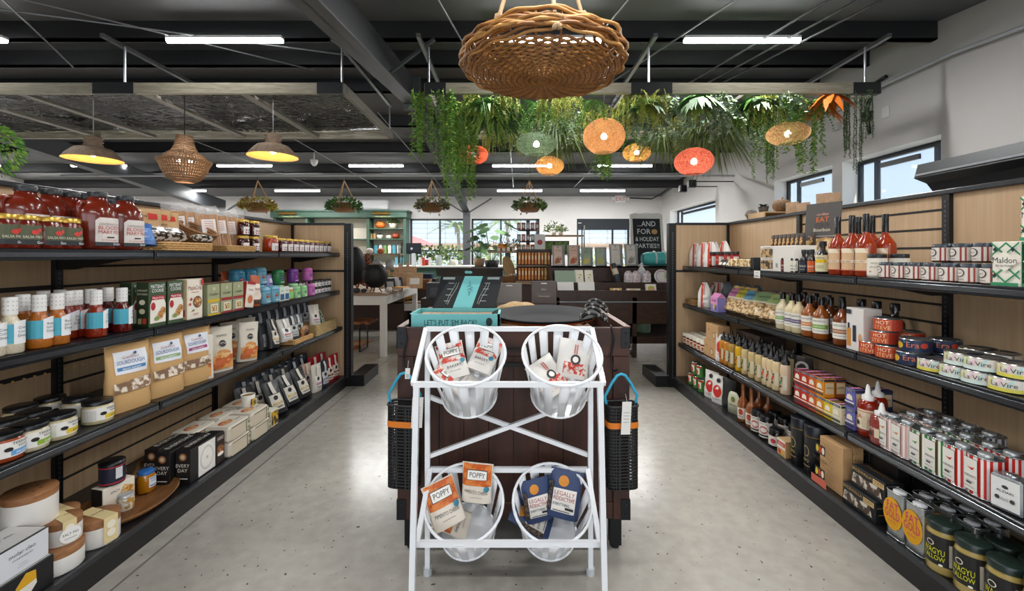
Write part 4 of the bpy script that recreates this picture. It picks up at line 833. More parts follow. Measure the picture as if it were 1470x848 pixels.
row(CRD, 'L0', None, .10, 'bright red chip bag', 'chip bag', 'red chip bags', 'front', Ys=[4.52, 4.66], rot=-12, sc=1.05)
row(CRD, 'L0', None, .24, 'bright red chip bag', 'chip bag', 'red chip bags', 'second row', Ys=[4.5, 4.65], rot=-20, sc=1.1)
row(CB2, 'L0', None, .40, 'dark coffee bag against the back panel', 'coffee bag', 'slate coffee bags', 'back row', Ys=[3.6+.14*i for i in range(8)], rot=-30, lean=-6, sc=1.1)
row(CB2, 'L0', None, .33, 'slate coffee bag', 'coffee bag', 'slate coffee bags', 'third row', Ys=[4.1, 4.25, 4.4], rot=-20, sc=1.15)
# ------------------------------------------------------------ right shelving: goods
def strp(i, w=.14, h=.25): return pouch('flour_bag', w, .08, h, M('#e6e2da', .5), [('r', -w*.2, .0, -w*.06, h*.98, '#c8401f'), ('r', w*.0, .0, w*.04, h*.98, '#c8401f'), ('r', -w*.05, h*.2, w*.3, h*.5, '#efece6'), ('t', w*.1, h*.32, .012, 'GRITS', '#7a6a5a', w*.3)], seed=i, pinch=.7)
S1 = strp(31)
row(S1, 'R1', [999, 1011, 1021], .12, 'tall white flour bag with a red stripe', 'flour bag', 'red striped flour bags', 'front', rot=55, sc=1.0)
row(S1, 'R1', [1026, 1040], .30, 'tall white flour bag with a red stripe behind the sauce jars', 'flour bag', 'red striped flour bags', 'back', rot=25, sc=1.05)
p = jar('sauce_jar', .04, .15, M('#6d1710', .12, coat=.5), BLK, M('#b3261c', .5), (('r', .01, 0, .055, .09, '#e8e4dc'), ('t', -.02, .05, .02, "Mike's", '#f5f0e6', .045), ('r', -.05, 0, .01, .012, '#2c2c30')), wid=.115, lh=.1)
row(p, 'R1', [1024, 1034, 1046, 1055], .13, 'tall red sauce jar with a black lid', 'jar', 'tall red sauce jars')
p = pouch('seasoning_bag', .07, .03, .07, M('#2b2522', .4), [('r', -.025, .01, .025, .035, '#e8dfd0')])
row(p, 'R1', None, .05, 'tiny black and white seasoning packet', 'packet', 'seasoning packets', Ys=[3.70, 3.77, 3.84, 3.91, 3.98], lean=-25)
t = E('snack_display'); b = MB(); b.box(-.2, .2, -.06, .06, 0, .012, '#26282c'); b.box(-.2, .2, .05, .06, 0, .09, '#26282c'); b.box(-.2, .2, -.06, -.055, 0, .025, '#26282c'); b.build('tray_box', t)
for k in range(4): b = MB(); b.box(-.18+.09*k, -.10+.09*k, -.045, -.01, .012, .085, patch('#b5823c', '#efe0b8', 40), .006); b.build('pack', t)
row(t, 'R1', None, .07, 'low black display tray of small yellow snack packs', 'display box', None, Ys=[3.62])
p = carton('dark_box', .05, .09, .10, '#17181b', []); row(p, 'R1', [1088], .07, 'small plain black box beside the snack tray', 'box', None)
t = E('product_display'); b = MB(); b.box(-.20, .20, -.10, .12, 0, .185, M('#e6e1d8', .5), .003); b.build('case', t)
b = MB(); b.deco([('r', -.19, .10, -.04, .165, patch('#caa46a', '#3a332c', 35)), ('r', -.19, .015, -.04, .08, patch('#caa46a', '#3a332c', 45)), ('t', -.11, .168, .010, 'SLICE THE DAY', '#2b2a28', .14), ('t', -.11, .085, .010, 'SOUTHERN FOOD', '#2b2a28', .14), ('r', 0, .03, .02, .06, '#9a9a96')], flat(.10)); b.build('front_panel', t)
row(t, 'R1', None, .15, 'white display case with food pictures carrying small packs', 'display box', None, Ys=[3.14])
p = pouch('straw_pack', .045, .03, .085, M('#3a2a1c', .4), [('r', -.016, .005, .016, .055, patch('#c79a5a', '#5a3a1c', 60))], topcol='#1c1c1e')
row(p, 'R1', None, .13, 'small brown jerky pack with a black top on the display case', 'packet', 'jerky packs', 'front', z=.186, Ys=[2.97+.048*i for i in range(8)])
row(p, 'R1', None, .2, 'small brown jerky pack with a black top on the display case', 'packet', 'jerky packs', 'back', z=.186, Ys=[2.97+.048*i for i in range(8)])
def bitter(c, lab, w1, h=.155, r=.026): return bottle('bitters_bottle', r, h, M(c, .1, coat=.6), BLK, .42, .55, .17, 1.3, M(lab, .5), (('t', 0, .03, .012, w1, '#f5efe0' if lab not in ('#efe6cf', '#e8c83a') else '#2b2a28', r*1.6), ('r', -r*.6, .012, r*.6, .018, '#8a8a88')), lz=.06, lh=.46)
for (c, l, w1, px, nm) in (('#3a0f0c', '#7a1a1c', 'CHERRY', 1127, 'dark red label'), ('#1c1a22', '#efe6cf', 'BLUE', 1141, 'cream label'), ('#15161c', '#23293a', 'MOLE', 1154, 'navy label'), ('#2b1410', '#e0641c', 'ORANGE', 1166, 'orange label')):
    row(bitter(c, l, w1), 'R1', [px], .07, 'small dark bitters bottle with a '+nm, 'bottle', 'small bitters bottles')
row(bitter('#2b1410', '#23293a', 'MOLE'), 'R1', [1136, 1149, 1161], .15, 'small dark bitters bottle', 'bottle', 'small bitters bottles', 'second row')
row(bottle('syrup_bottle', .038, .205, M('#17100e', .1, coat=.6), BLK, .42, .55, .14, 1.35, M('#e6ddb0', .5), (('r', -.035, .055, .035, .075, '#e8c01c'), ('t', 0, .08, .010, 'VINEGAR', '#2b2a28', .05), ('r', -.02, .02, .02, .04, '#c9bf94')), lz=.08, lh=.5), 'R1', [1181], .075, 'dark syrup bottle with a pale yellow label', 'bottle', None)
t = E('counter_sign'); b = MB(); b.box(-.115, .115, -.006, .0, .0, .32, M('#55504c', .6)); b.build('board', t)
b = MB(); b.deco([('t', 0, .235, .018, 'sandbar', '#e0a48a', .08), ('t', 0, .19, .034, 'EAT', '#e8722a', .1), ('t', 0, .155, .026, 'YOUR', '#3b3836', .12), ('t', 0, .125, .022, 'Bourbon', '#efe2c8', .11), ('r', -.09, .09, .09, .094, '#c9c2b8')], flat(.0065))
b.add([(-.115, -.0075, .0), (.115, -.0075, .0), (.115, -.0075, .07), (.03, -.0075, .085), (-.115, -.0075, .06)], [(0, 1, 2, 3, 4)], patch('#b58a52', '#e3c58e', 20)); b.build('print', t)
b = MB(); b.bar((0, 0, .2), (0, .12, 0), .01, '#2b2a2a'); b.build('strut', t)
row(t, 'R1', None, .22, 'dark grey counter sign with orange words standing behind the bottles', 'sign', None, z=.15, Ys=[2.92], rot=22, lean=-6)
b = MB(); b.box(-.14, .14, -.07, .10, 0, .148, '#c9bfae', .004); row(b.build('display_riser'), 'R1', None, .23, 'plain carton raising the grey counter sign', 'box', None, Ys=[2.85])
HS = M('#902e0c', .18, coat=.25)
p = bottle('hot_sauce_bottle', .048, .345, HS, BLKG, .30, .48, .28, 1.08, M('#d9b48a', .5), (('p', [(-.045, .10), (.045, .10), (.03, .125), (-.03, .125)], '#efe0c4'), ('e', -.028, .10, .008, .016, '#3f5a2c'), ('r', -.035, .03, -.022, .085, '#2b2a2a'), ('r', -.034, .045, .045, .06, '#efe0c4'), ('t', .005, .048, .009, 'BLOODY MARY', '#8a2a1a', .06), ('r', -.045, 0, .045, .004, '#c8401f')), lz=.09, lh=.36, wid=2.0)
g = 'tall red hot sauce bottles'; d = 'tall red mixer bottle with a tan label and black neck'
row(p, 'R1', [1203, 1223, 1243], .075, d, 'bottle', g, 'front', rot=5)
row(p, 'R1', [1232, 1252, 1271], .19, d, 'bottle', g, 'back', rot=5)
p = jar('mustard_jar', .042, .125, M('#d9d2c0', .2), BLK, M('#ece5d4', .5), (('t', 0, .06, .009, 'WILD', '#6a6a60', .04), ('t', 0, .04, .009, 'SAUCE', '#6a6a60', .04), ('e', -.015, .02, .004, .004, '#c8401f')), wid=.15, lh=.09, lz=.012, lidh=.02, lidr=.98)
row(p, 'R1', [1259], .065, 'cream-labelled condiment jar with a black lid before the tall bottles', 'jar', 'cream condiment jars')
row(p, 'R1', [1291], .18, 'cream-labelled condiment jar with a black lid behind the clear jars', 'jar', 'cream condiment jars')
p = jar('seasoning_jar', .040, .083, M('#5a3a26', .1, coat=.7), M('#4a4f55', .25, .5), M('#e3d9cf', .6), (('r', -.005, 0, .016, .058, '#9a3a2c'), ('e', -.035, .036, .02, .018, '#3b3836'), ('e', -.035, .036, .016, .014, '#e3d9cf'), ('t', -.035, .032, .007, 'SALT', '#3b3836', .026), ('r', -.055, .008, -.018, .011, '#8a857e'), ('r', .024, .012, .05, .046, '#c5bbb0')), wid=.14, lh=.058, lz=.008, lidh=.016, lidr=.95)
Y0 = [1.985/1.0]; g = 'small seasoning jars'; d = 'small clear seasoning jar with a white and brick label'
row(p, 'R1', [1276, 1296, 1317, 1340, 1367, 1396, 1428], .055, d+', lower tier', 'jar', g, 'front')
row(p, 'R1', [1355, 1384, 1415, 1447], .055+.05, d+', upper tier', 'jar', g, 'upper row', z=.086)
row(p, 'R1', [1313, 1333, 1355, 1380, 1408, 1440], .15, d+', lower tier', 'jar', g, 'second row')
def maldon():
    w, d, h = .095, .055, .17; G = '#2f8a5c'; it = [('r', -w/2+.001, .001, w/2-.001, h-.001, '#efe9da')]
    def diag(x0, y0, x1, y1, t=.004): return ('p', [(x0, y0-t), (x1, y1-t), (x1, y1+t), (x0, y0+t)], G)
    for (a, b_, c_, e) in ((-.047, .12, 0, .165), (0, .165, .047, .12), (-.047, .03, 0, .075) , (0, .075, .047, .03), (-.047, .06, 0, .015), (0, .015, .047, .06), (-.047, .165, 0, .12), (0, .12, .047, .165)): it.append(diag(a, b_, c_, e))
    it += [('p', [(0, .055), (.046, .095), (0, .135), (-.046, .095)], '#efe9da'), ('t', 0, .088, .022, 'Maldon', '#1f2b3a', .08), ('t', 0, .074, .008, 'SEA SALT FLAKES', '#1f2b3a', .06), ('r', -w/2+.001, .001, w/2-.001, .014, G), ('p', [(-.03, .13), (-.022, .14), (-.03, .15), (-.038, .14)], '#1f2b3a'), ('p', [(.03, .13), (.038, .14), (.03, .15), (.022, .14)], '#1f2b3a'), ('p', [(-.03, .03), (-.022, .04), (-.03, .05), (-.038, .04)], '#1f2b3a')]
    return carton('salt_box', w, d, h, '#efe9da', it, G)
p = maldon()
row(p, 'R1', None, .045, 'lower green patterned sea salt box', 'box', 'sea salt boxes', 'front', Ys=[1.645, 1.54])
row(p, 'R1', None, .105, 'upper green patterned sea salt box', 'box', 'sea salt boxes', 'back', z=.172, Ys=[1.60, 1.49]); row(p, 'R1', None, .105, 'lower green patterned sea salt box', 'box', 'sea salt boxes', 'back', Ys=[1.60, 1.49])
b = MB(); b.box(-.04, .04, -.002, 0, -.055, .0, '#e8e5de'); b.deco([('t', 0, -.02, .010, '$6.99', '#333333', .05), ('r', -.03, -.045, .02, -.035, '#999999')], flat(.002)); o = b.build('price_tag'); row(o, 'R1', [1087], -.01, 'white paper price tag clipped to the edge of the shelf', 'price tag', None)
# second shelf
row(tray('woven_tray', .2, .22, .06, M('#9c7a48', .7, noise=.3, scale=90)), 'R2', None, .13, 'small woven basket at the far end holding striped bags', 'basket', None, Ys=[4.6])
row(strp(33, .13, .21), 'R2', None, .15, 'white bag with red stripes lying back in the woven basket', 'flour bag', 'red striped flour bags', z=.02, Ys=[4.6], lean=-35)
row(S1, 'R2', [1012], .09, 'tall white flour bag with a red stripe beside the basket', 'flour bag', 'red striped flour bags', sc=1.0, rot=45)
p = pouch('grain_bag', .15, .08, .24, M('#4b5058', .4), [], seed=8, pinch=.75)
row(p, 'R2', None, .30, 'plain dark grey bag with a pointed top', 'bag', 'plain grey bags', 'back', z=.02, Ys=[3.83, 3.99, 4.16, 4.34], rot=40)
row(strp(35, .14, .24), 'R2', None, .3, 'white striped flour bag in the shade', 'flour bag', 'red striped flour bags', 'back', Ys=[4.50, 4.62], rot=40)
t = E('cookie_carton'); b = MB(); b.box(-.07, .07, -.04, .04, 0, .13, M('#8e86c8', .5)); b.add([(-.07, -.04, .13), (.07, -.04, .13), (.07, .04, .13), (-.07, .04, .13), (-.07, 0, .17), (.07, 0, .17)], [(0, 1, 5, 4), (3, 4, 5, 2), (0, 4, 3), (1, 2, 5)], M('#d98ab8', .5)); b.build('carton', t)
b = MB(); b.deco([('r', -.068, .065, .068, .128, '#e39ac4'), ('e', 0, .045, .02, .03, '#e8c04a'), ('t', 0, .09, .022, 'COOKIE', '#4a2a7a', .1), ('e', .04, .03, .015, .02, '#4a4a9a')], flat(.04)); b.build('front_panel', t)
row(t, 'R2', [1031], .07, 'pink and purple gable-topped cookie carton', 'carton', 'pink cookie cartons'); row(t, 'R2', None, .2, 'pink and purple gable-topped cookie carton behind the front one', 'carton', 'pink cookie cartons', Ys=[3.9])
def gran(i, c1, h=.2, w=.15): return pouch('granola_bag', w, .08, h, patch('#8a6234', '#dcc08e', 32, .35), [('r', -w*.44, h*.55, w*.44, h*.97, c1), ('r', -w*.44, h*.5, w*.44, h*.56, '#efe6cc'), ('t', 0, h*.74, .016, 'GRANOLA', '#2b3a2a', w*.7)], seed=i, topcol=c1)
for c1, px, nm in (('#d989b4', 1046, 'pink header'), ('#d8c94a', 1056, 'yellow header'), ('#6fa8c8', 1068, 'blue header')):
    row(gran(px, c1, .235), 'R2', [px], .12, 'clear granola bag with a %s leaning back' % nm, 'granola bag', 'granola bags', lean=-30, rot=15)
for c1, px, nm in (('#9fc08a', 1085, 'sage green'), ('#bcd48a', 1107, 'light green')):
    row(gran(px, c1, .25, .2), 'R2', [px], .12, 'large granola bag with a %s label lying back' % nm, 'granola bag', 'granola bags', lean=-38, rot=25)
row(gran(5, '#d8b84a', .24), 'R2', [1062, 1078], .26, 'clear granola bag', 'granola bag', 'granola bags', 'second row', rot=15)
p = pouch('jerky_bag', .13, .05, .2, M('#211d1c', .3), [('r', -.06, .13, .06, .19, M('#8a2f22', .4)), ('r', -.06, .12, .06, .135, '#4f6a2c'), ('e', 0, .07, .04, .035, '#3a2a20')])
row(p, 'R2', None, .32, 'black jerky bag with a red header', 'snack bag', 'black jerky bags', 'back', z=.03, Ys=[3.30, 3.47, 3.64], rot=25)
def dress2(c, acc, w1='DRESSING'): return bottle('vinaigrette_bottle', .046, .262, M(c, .12, coat=.6), BLKG, .34, .56, .17, 1.25, M('#ece8dc', .55), (('r', -.045, .03, .055, .055, acc), ('t', 0, .072, .011, w1, '#55524a', .07), ('t', 0, .038, .010, 'MARINADE', '#f4f0e6', .07), ('r', -.03, .015, .04, .018, '#9a968c')), lz=.15, lh=.36, wid=2.6)
V1 = dress2('#d9cba8', '#7fae5a'); V2 = dress2('#d8c79c', '#5a4a7a'); V3 = dress2('#96521a', '#d8883a'); V4 = dress2('#8c4a16', '#7fae3a'); V5 = dress2('#653012', '#c0602a'); V6 = dress2('#7a3a14', '#a86438')
g = 'vinaigrette bottles'
row(V1, 'R2', [1124], .08, 'cream vinaigrette bottle with a green stripe', 'bottle', g)
row(V2, 'R2', [1137, 1147], .08, 'cream vinaigrette bottle with a violet stripe', 'bottle', g, 'front')
row(V3, 'R2', [1162], .08, 'amber vinaigrette bottle with an orange stripe', 'bottle', g)
row(V4, 'R2', [1179], .08, 'amber vinaigrette bottle with a green stripe', 'bottle', g)
row(V5, 'R2', [1192], .15, 'dark amber vinaigrette bottle with a rust stripe, half hidden', 'bottle', g)
row(V6, 'R2', [1209], .08, 'brown vinaigrette bottle with a tan stripe', 'bottle', g)
row(V5, 'R2', None, .24, 'dark vinaigrette bottle', 'bottle', g, 'back', Ys=[2.76, 2.88, 3.0, 3.12])
t = carton('soap_box', .12, .10, .235, '#d9d2cc', [('r', -.058, .002, .058, .233, '#e3ddd8'), ('r', -.055, .02, -.025, .12, '#c98a3a'), ('r', -.048, .12, -.034, .15, '#2a2f38'), ('r', -.012, .05, .012, .14, '#26303f'), ('e', .04, .07, .012, .03, '#d8a070'), ('r', -.055, .20, -.02, .225, '#30343a')], '#cfc8c2')
row(t, 'R2', [1240], .08, 'pale gift box printed with a dispenser bottle', 'box', None)
p = bottle('oil_bottle', .045, .26, M('#1a0f0a', .1, coat=.6), BLKG, .4, .56, .14, 1.3, None); row(p, 'R2', None, .26, 'dark glass bottle with a black cap behind the gift box', 'bottle', 'dark oil bottles', 'back', Ys=[2.40, 2.52, 2.63])
HSC = M('#c84a14', .35); SIL = M('#b5b8b8', .25, .9)
def hot(rot): return canned('hot_tin', .057, .067, SIL, HSC, [('t', 0, .036, .019, 'HOT', '#f7e6c8', .06), ('t', 0, .011, .019, 'STEVE', '#f2c49a', .072), ('r', .042, .006, .13, .061, '#a8321c')], rot=rot)
H1 = hot(.45); g = 'orange HOT STEVE tins'.replace('HOT STEVE', 'round')
row(H1, 'R2', [1252, 1277], .075, 'orange round tin with cream lettering, bottom tier', 'tin', g, 'front')
row(H1, 'R2', [1270], .08, 'orange round tin with cream lettering, middle of the stack', 'tin', g, z=.068)
row(H1, 'R2', [1274], .085, 'orange round tin with cream lettering, topmost of the stack', 'tin', g, z=.136)
row(H1, 'R2', [1306], .20, 'orange round tin behind the stack', 'tin', g, z=.068); row(H1, 'R2', [1306], .20, 'orange round tin behind the stack, underneath another', 'tin', g)
def era(): return canned('fish_tin', .06, .063, SIL, M('#22304f', .4), [('e', -.045, .03, .02, .016, '#d8a82c'), ('t', .012, .024, .026, 'Era', '#e07a5a', .05), ('e', .055, .036, .015, .013, '#c8402c'), ('t', -.01, .044, .012, 'Era', '#5aa8b8', .04)], rot=.45)
ER = era(); g = 'navy fish tins'
row(ER, 'R2', [1309], .075, 'navy round tin with bright figures, lower', 'tin', g); row(ER, 'R2', [1314], .085, 'navy round tin with bright figures, upper of its stack', 'tin', g, z=.064)
row(ER, 'R2', [1357], .22, 'navy round tin with bright figures at the rear, upper', 'tin', g, z=.064); row(ER, 'R2', [1357], .22, 'navy round tin with bright figures at the rear, lower', 'tin', g)
def vire(a, b_, nm): 
    it = [('r', -.055, .004, .055, .05, '#ece6da')]+[('p', [(-.055+.03*i, .02), (-.045+.03*i, .02), (-.03+.03*i, .05), (-.04+.03*i, .05)], [a, '#efcdd8', '#c3e2e2'][i % 3]) for i in range(3)]+[('r', -.055, .004, .055, .018, b_), ('t', 0, .022, .018, 'La Vire', '#2b2a28', .085), ('r', .058, .004, .061, .052, '#3a3633')]
    return canned('fish_tin', .064, .056, SIL, M('#c9bca4', .5), it, rot=.4)
LV1 = vire('#e6df8a', '#dfd45a', ''); LV2 = vire('#d6e08a', '#d8e8e0', ''); g = 'pale fish tins'; d = 'pale round fish tin'
row(LV1, 'R2', [1344], .08, 'pale round fish tin with black script and a yellow band', 'tin', g)
row(LV2, 'R2', [1378, 1411], .08, 'lower '+d, 'tin', g, 'front'); row(LV2, 'R2', [1385, 1415], .085, 'upper '+d, 'tin', g, 'front', z=.057)
row(LV2, 'R2', [1433, 1403], .23, 'lower '+d, 'tin', g, 'second row'); row(LV2, 'R2', [1435, 1405], .23, 'upper '+d, 'tin', g, 'second row', z=.057)
row(LV1, 'R2', [1452], .085, d+' at the picture edge, lower', 'tin', g); row(LV1, 'R2', [1466], .10, d+' at the picture edge, upper', 'tin', g, z=.057)
# third shelf
p = jar('preserve_jar', .037, .11, M('#7a2a14', .12, coat=.5), M('#e3dccb', .8), M('#e6dcc4', .6), (('e', 0, .03, .015, .012, '#b5502a'), ('r', -.02, .008, .02, .014, '#5a4030')), wid=.08, lh=.05, lidh=.03, lidr=1.08)
g = 'cloth-topped preserve jars'; d = 'preserve jar with a white cloth top'
row(p, 'R3', None, .07, d, 'jar', g, 'front', Ys=[4.68-.088*i for i in range(6)]); row(p, 'R3', None, .16, d, 'jar', g, 'second row', Ys=[4.68-.088*i for i in range(6)]); row(p, 'R3', None, .25, d, 'jar', g, 'third row', Ys=[4.68-.088*i for i in range(5)])
p = carton('kraft_box', .22, .10, .14, KR, [('e', .04, .05, .03, .03, '#8a6238'), ('e', .04, .05, .022, .022, '#d9b98c'), ('t', -.05, .085, .014, 'BEE', '#3a2a1c', .05)], None)
row(p, 'R3', None, .10, 'kraft cardboard box with a round stamp, lower', 'box', 'stamped kraft boxes', Ys=[4.08]); row(p, 'R3', None, .10, 'kraft cardboard box with a round stamp, on top of another', 'box', 'stamped kraft boxes', z=.142, Ys=[4.04])
p = carton('dark_carton', .34, .2, .26, '#4b3f36', [('t', -.06, .19, .03, 'GRAIN', '#2a231e', .2)], '#3a302a'); row(p, 'R3', None, .33, 'dark brown carton standing behind the squeeze bottles', 'box', None, Ys=[3.75])
p = pouch('rice_pouch', .12, .07, .22, M('#e3dfd8', .35), [('e', -.01, .12, .035, .05, '#c8331c'), ('t', 0, .05, .02, 'RICE', '#c8331c', .08)]); row(p, 'R3', [1038], .08, 'white and red pouch between the kraft boxes and mustard', 'pouch', None, rot=35)
p = pouch('chili_pouch', .13, .06, .2, M('#26231f', .3), [('e', 0, .13, .045, .04, '#cfcac0'), ('e', 0, .13, .03, .026, '#2b2825'), ('r', -.05, .03, .05, .07, '#b57a2c')]); row(p, 'R3', None, .24, 'black pouch with a pale oval emblem', 'pouch', 'black pouches', 'back', z=.02, Ys=[3.05, 3.25, 3.45], rot=20)
def squeeze(c, acc, cap='#1a1b1e'):
    t = E('squeeze_bottle'); b = MB(); b.lathe([(0, 0), (.027, 0), (.0295, .006), (.0295, .15), (.026, .165), (.02, .172)], M(c, .3, coat=.3), 18); b.build('body', t)
    b = MB(); b.lathe([(.0215, .168), (.0215, .192), (.012, .198), (.006, .225), (.003, .235), (0, .235)], M(cap, .35), 14); b.build('nozzle_cap', t)
    b = MB(); b.deco([('e', -.01, .11, .008, .008, acc), ('e', .008, .095, .006, .006, '#2f5a3a'), ('p', [(-.012, .06), (.0, .055), (.014, .085), (.008, .09)], acc), ('e', .0, .045, .01, .006, '#2b2a28'), ('r', .018, .03, .036, .11, '#d8d0b8')], cyl(.03)); b.build('label', t); return t
g = 'squeeze sauce bottles'; Q = [squeeze('#c9801c', '#c8331c'), squeeze('#b08a3a', '#3f5a2c'), squeeze('#d8a80c', '#c8331c'), squeeze('#c9b27c', '#3f5a2c'), squeeze('#d9c294', '#c8331c'), squeeze('#d8bc9c', '#3f7a5a')]
QN = ['orange', 'mustard brown', 'bright yellow', 'olive beige', 'cream', 'pale pink']
for k, (qi, px) in enumerate(((0, [1039, 1045]), (1, [1052]), (2, [1062]), (3, [1071, 1081, 1091]), (4, [1101, 1108, 1116]), (5, [1128]))):
    row(Q[qi], 'R3', px, .07, QN[qi]+' squeeze sauce bottle with a pointed black nozzle', 'squeeze bottle', g, 'front', sc=1.08)
row(Q[3], 'R3', [1051, 1060, 1069, 1079, 1089, 1100, 1112, 1125], .15, 'beige squeeze sauce bottle with a pointed black nozzle', 'squeeze bottle', g, 'second row', sc=1.08)
row(Q[4], 'R3', [1070, 1082, 1095, 1109, 1124, 1140], .24, 'cream squeeze sauce bottle with a black nozzle', 'squeeze bottle', g, 'third row', sc=1.08)
def teab(c, nm):
    w, d, h = .060, .060, .10
    return carton('tea_box', w, d, h, c, [('r', -w/2+.001, h-.015, w/2-.001, h-.002, '#5a6068'), ('t', 0, h-.012, .006, 'TEA CO', '#e8e8e8', .05), ('p', [(-.02, .045), (.02, .045), (.016, .066), (0, .074), (-.016, .066)], '#efe6d2'), ('r', -w/2+.001, .012, w/2-.001, .022, '#3b3f46'), ('r', -w/2+.001, .03, w/2-.001, .036, '#efe6d2')], c, [('r', -.023, .02, .023, .08, '#d8bf94'), ('r', -.028, .086, .028, .098, '#2b2e34'), ('t', 0, .05, .008, 'HERBAL', '#5a4a3a', .035)], [('r', -w/2+.004, -d/2+.004, w/2-.004, d/2-.004, '#2e3036'), ('r', -.012, -d/2+.004, .012, d/2-.004, '#d88aa8')])
g = 'coloured tea boxes'; YT = [2.52, 2.44, 2.36, 2.28]
for (c, nm, Y, two) in (('#b5231c', 'red', 2.80, 1), ('#bf2a1e', 'red', 2.733, 1), ('#cf5a14', 'orange', 2.665, 1), ('#d98a14', 'amber', 2.597, 1), ('#dcc014', 'yellow', 2.530, 0), ('#d8cfae', 'cream', 2.464, 0)):
    q = teab(c, nm); k = ', farthest' if Y == 2.80 else ''
    row(q, 'R3', None, .065, nm+' tea box on the lower tier'+k, 'tea box', g, Ys=[Y])
    if two: row(q, 'R3', None, .065, nm+' tea box on the upper tier'+k, 'tea box', g, z=.101, Ys=[Y])
q = teab('#9a4a1c', 'brown'); row(q, 'R3', None, .135, 'brown tea box', 'tea box', g, 'second row', Ys=[2.6, 2.67, 2.74]); row(q, 'R3', None, .135, 'upper brown tea box', 'tea box', g, 'second row', z=.101, Ys=[2.6, 2.67, 2.74])
q = teab('#6a66b0', 'purple'); row(q, 'R3', None, .085, 'purple tea box on the lower tier', 'tea box', g, Ys=[2.39]); row(q, 'R3', None, .085, 'purple tea box on the upper tier', 'tea box', g, z=.101, Ys=[2.39])
q = teab('#2f3f7a', 'blue'); row(q, 'R3', None, .22, 'dark blue tea box', 'tea box', g, 'second row', Ys=[2.38, 2.45, 2.52]); row(q, 'R3', None, .22, 'upper dark blue tea box', 'tea box', g, 'second row', z=.101, Ys=[2.38])
def dropper(c, lab, w1, r=.036, h=.225, nm='syrup_bottle'):
    t = E(nm); b = MB(); b.lathe([(0, 0), (r*.94, 0), (r, .008), (r, h*.58), (r*.9, h*.66), (r*.5, h*.70)], M(c, .1, coat=.6), 20); b.build('body', t)
    b = MB(); b.lathe([(r*.62, h*.68), (r*.62, h*.77), (r*.3, h*.80), (r*.16, h*.97), (0, h)], M('#e9e6e2', .4), 16); b.build('nozzle_cap', t)
    b = MB(); b.deco([('r', -r*1.4, h*.14, r*1.4, h*.52, lab), ('t', -.01, h*.34, .02, w1, '#c8331c' if lab != c else '#e8c8c0', r*1.4), ('e', -.01, h*.25, .012, .01, '#2b2a28'), ('r', -r*1.3, h*.48, r*1.3, h*.49, '#c8331c'), ('r', .012, h*.18, .03, h*.4, '#d8c8a8')], cyl(r)); b.build('label', t); return t
row(dropper('#8c1f08', '#e3d6b8', 'TIA'), 'R3', [1246], .08, 'red hot honey bottle with a cream label and white nozzle', 'bottle', 'nozzle bottles', sc=1.1)
row(dropper('#8c1f08', '#e3d6b8', 'TIA'), 'R3', [1260], .18, 'red hot honey bottle with a white nozzle, behind the first', 'bottle', 'nozzle bottles', sc=1.1)
row(dropper('#8a4038', '#8a4038', 'date', .045, .19), 'R3', [1266], .065, 'brownish pink date syrup bottle with a white nozzle', 'bottle', 'nozzle bottles')
def tin(cs, acc, name='oil_tin', w=.088, d=.082, h=.148):
    t = E(name); b = MB(); N = 28
    def o(a, q=0): ca, sa = cos(a), sin(a); return ((w/2+q)*abs(ca)**.7*(1 if ca > 0 else -1), (d/2+q)*abs(sa)**.7*(1 if sa > 0 else -1))
    def ring(z, q=0): return [o(2*pi*k/N, q)+(z,) for k in range(N)]
    for k in range(N):
        a, c_ = 2*pi*k/N, 2*pi*(k+1)/N; m = M(cs[k % len(cs)], .35)
        b.add([o(a)+(.004,), o(c_)+(.004,), o(c_)+(h-.004,), o(a)+(h-.004,)], [(0, 1, 2, 3)], m)
    b.add(ring(h-.004, -.002), [tuple(range(N))], SIL); b.build('tin', t)
    for z in (.002, h-.002): b = MB(); b.tube(ring(z, .0005), .0028, SIL, 6, True); b.build('rim', t)
    b = MB(); b.lathe([(.021, h-.004), (.021, h+.006), (.017, h+.009), (0, h+.009)], M('#c9cccc', .3, .6), 18); b.build('screw_cap', t)
    b = MB(); f = lambda u, v, n: (u-w*.02, -d/2-.0005-n+(.0 if abs(u) < .02 else (abs(u)-.02)**2*5), v); f.curved = True
    b.deco([('r', -.034, .014, .020, h-.016, '#2b2e30'), ('r', -.0325, .0155, .0185, h-.0175, '#ece8de'), ('p', [(-.02, h-.05), (.0, h-.058), (.01, h-.045), (-.004, h-.05)], acc), ('t', -.006, h-.085, .009, 'AGRUMATO', '#4a4a48', .045), ('r', -.02, h-.1, .01, h-.098, '#8a8a86'), ('r', -.02, .04, .0, .046, '#2b2e30'), ('r', -.025, h-.12, .012, h-.118, '#8a8a86')], f); b.build('label', t); return t
TPK = tin(['#d9a8a0', '#ece2da'], '#d8883a'); TGN = tin(['#2f8a3a', '#ece8de', '#5a5226', '#ece8de'], '#3f9a3a'); TRD = tin(['#c8231c', '#ece8e4'], '#c8231c'); TBK = tin(['#4a5a72', '#ded6d0'], '#5a6a8a')
g = 'striped oil tins'
row(TPK, 'R3', [1283, 1303], .07, 'pale pink striped oil tin', 'tin', g, 'front', rot=-6); row(TPK, 'R3', [1310, 1334], .19, 'pale pink striped oil tin', 'tin', g, 'second row'); row(TPK, 'R3', [1335], .31, 'pale pink striped oil tin', 'tin', g, 'third row')
row(TGN, 'R3', [1331, 1354], .07, 'green striped oil tin', 'tin', g, 'front', rot=-6); row(TGN, 'R3', [1361, 1388], .19, 'green striped oil tin', 'tin', g, 'second row')
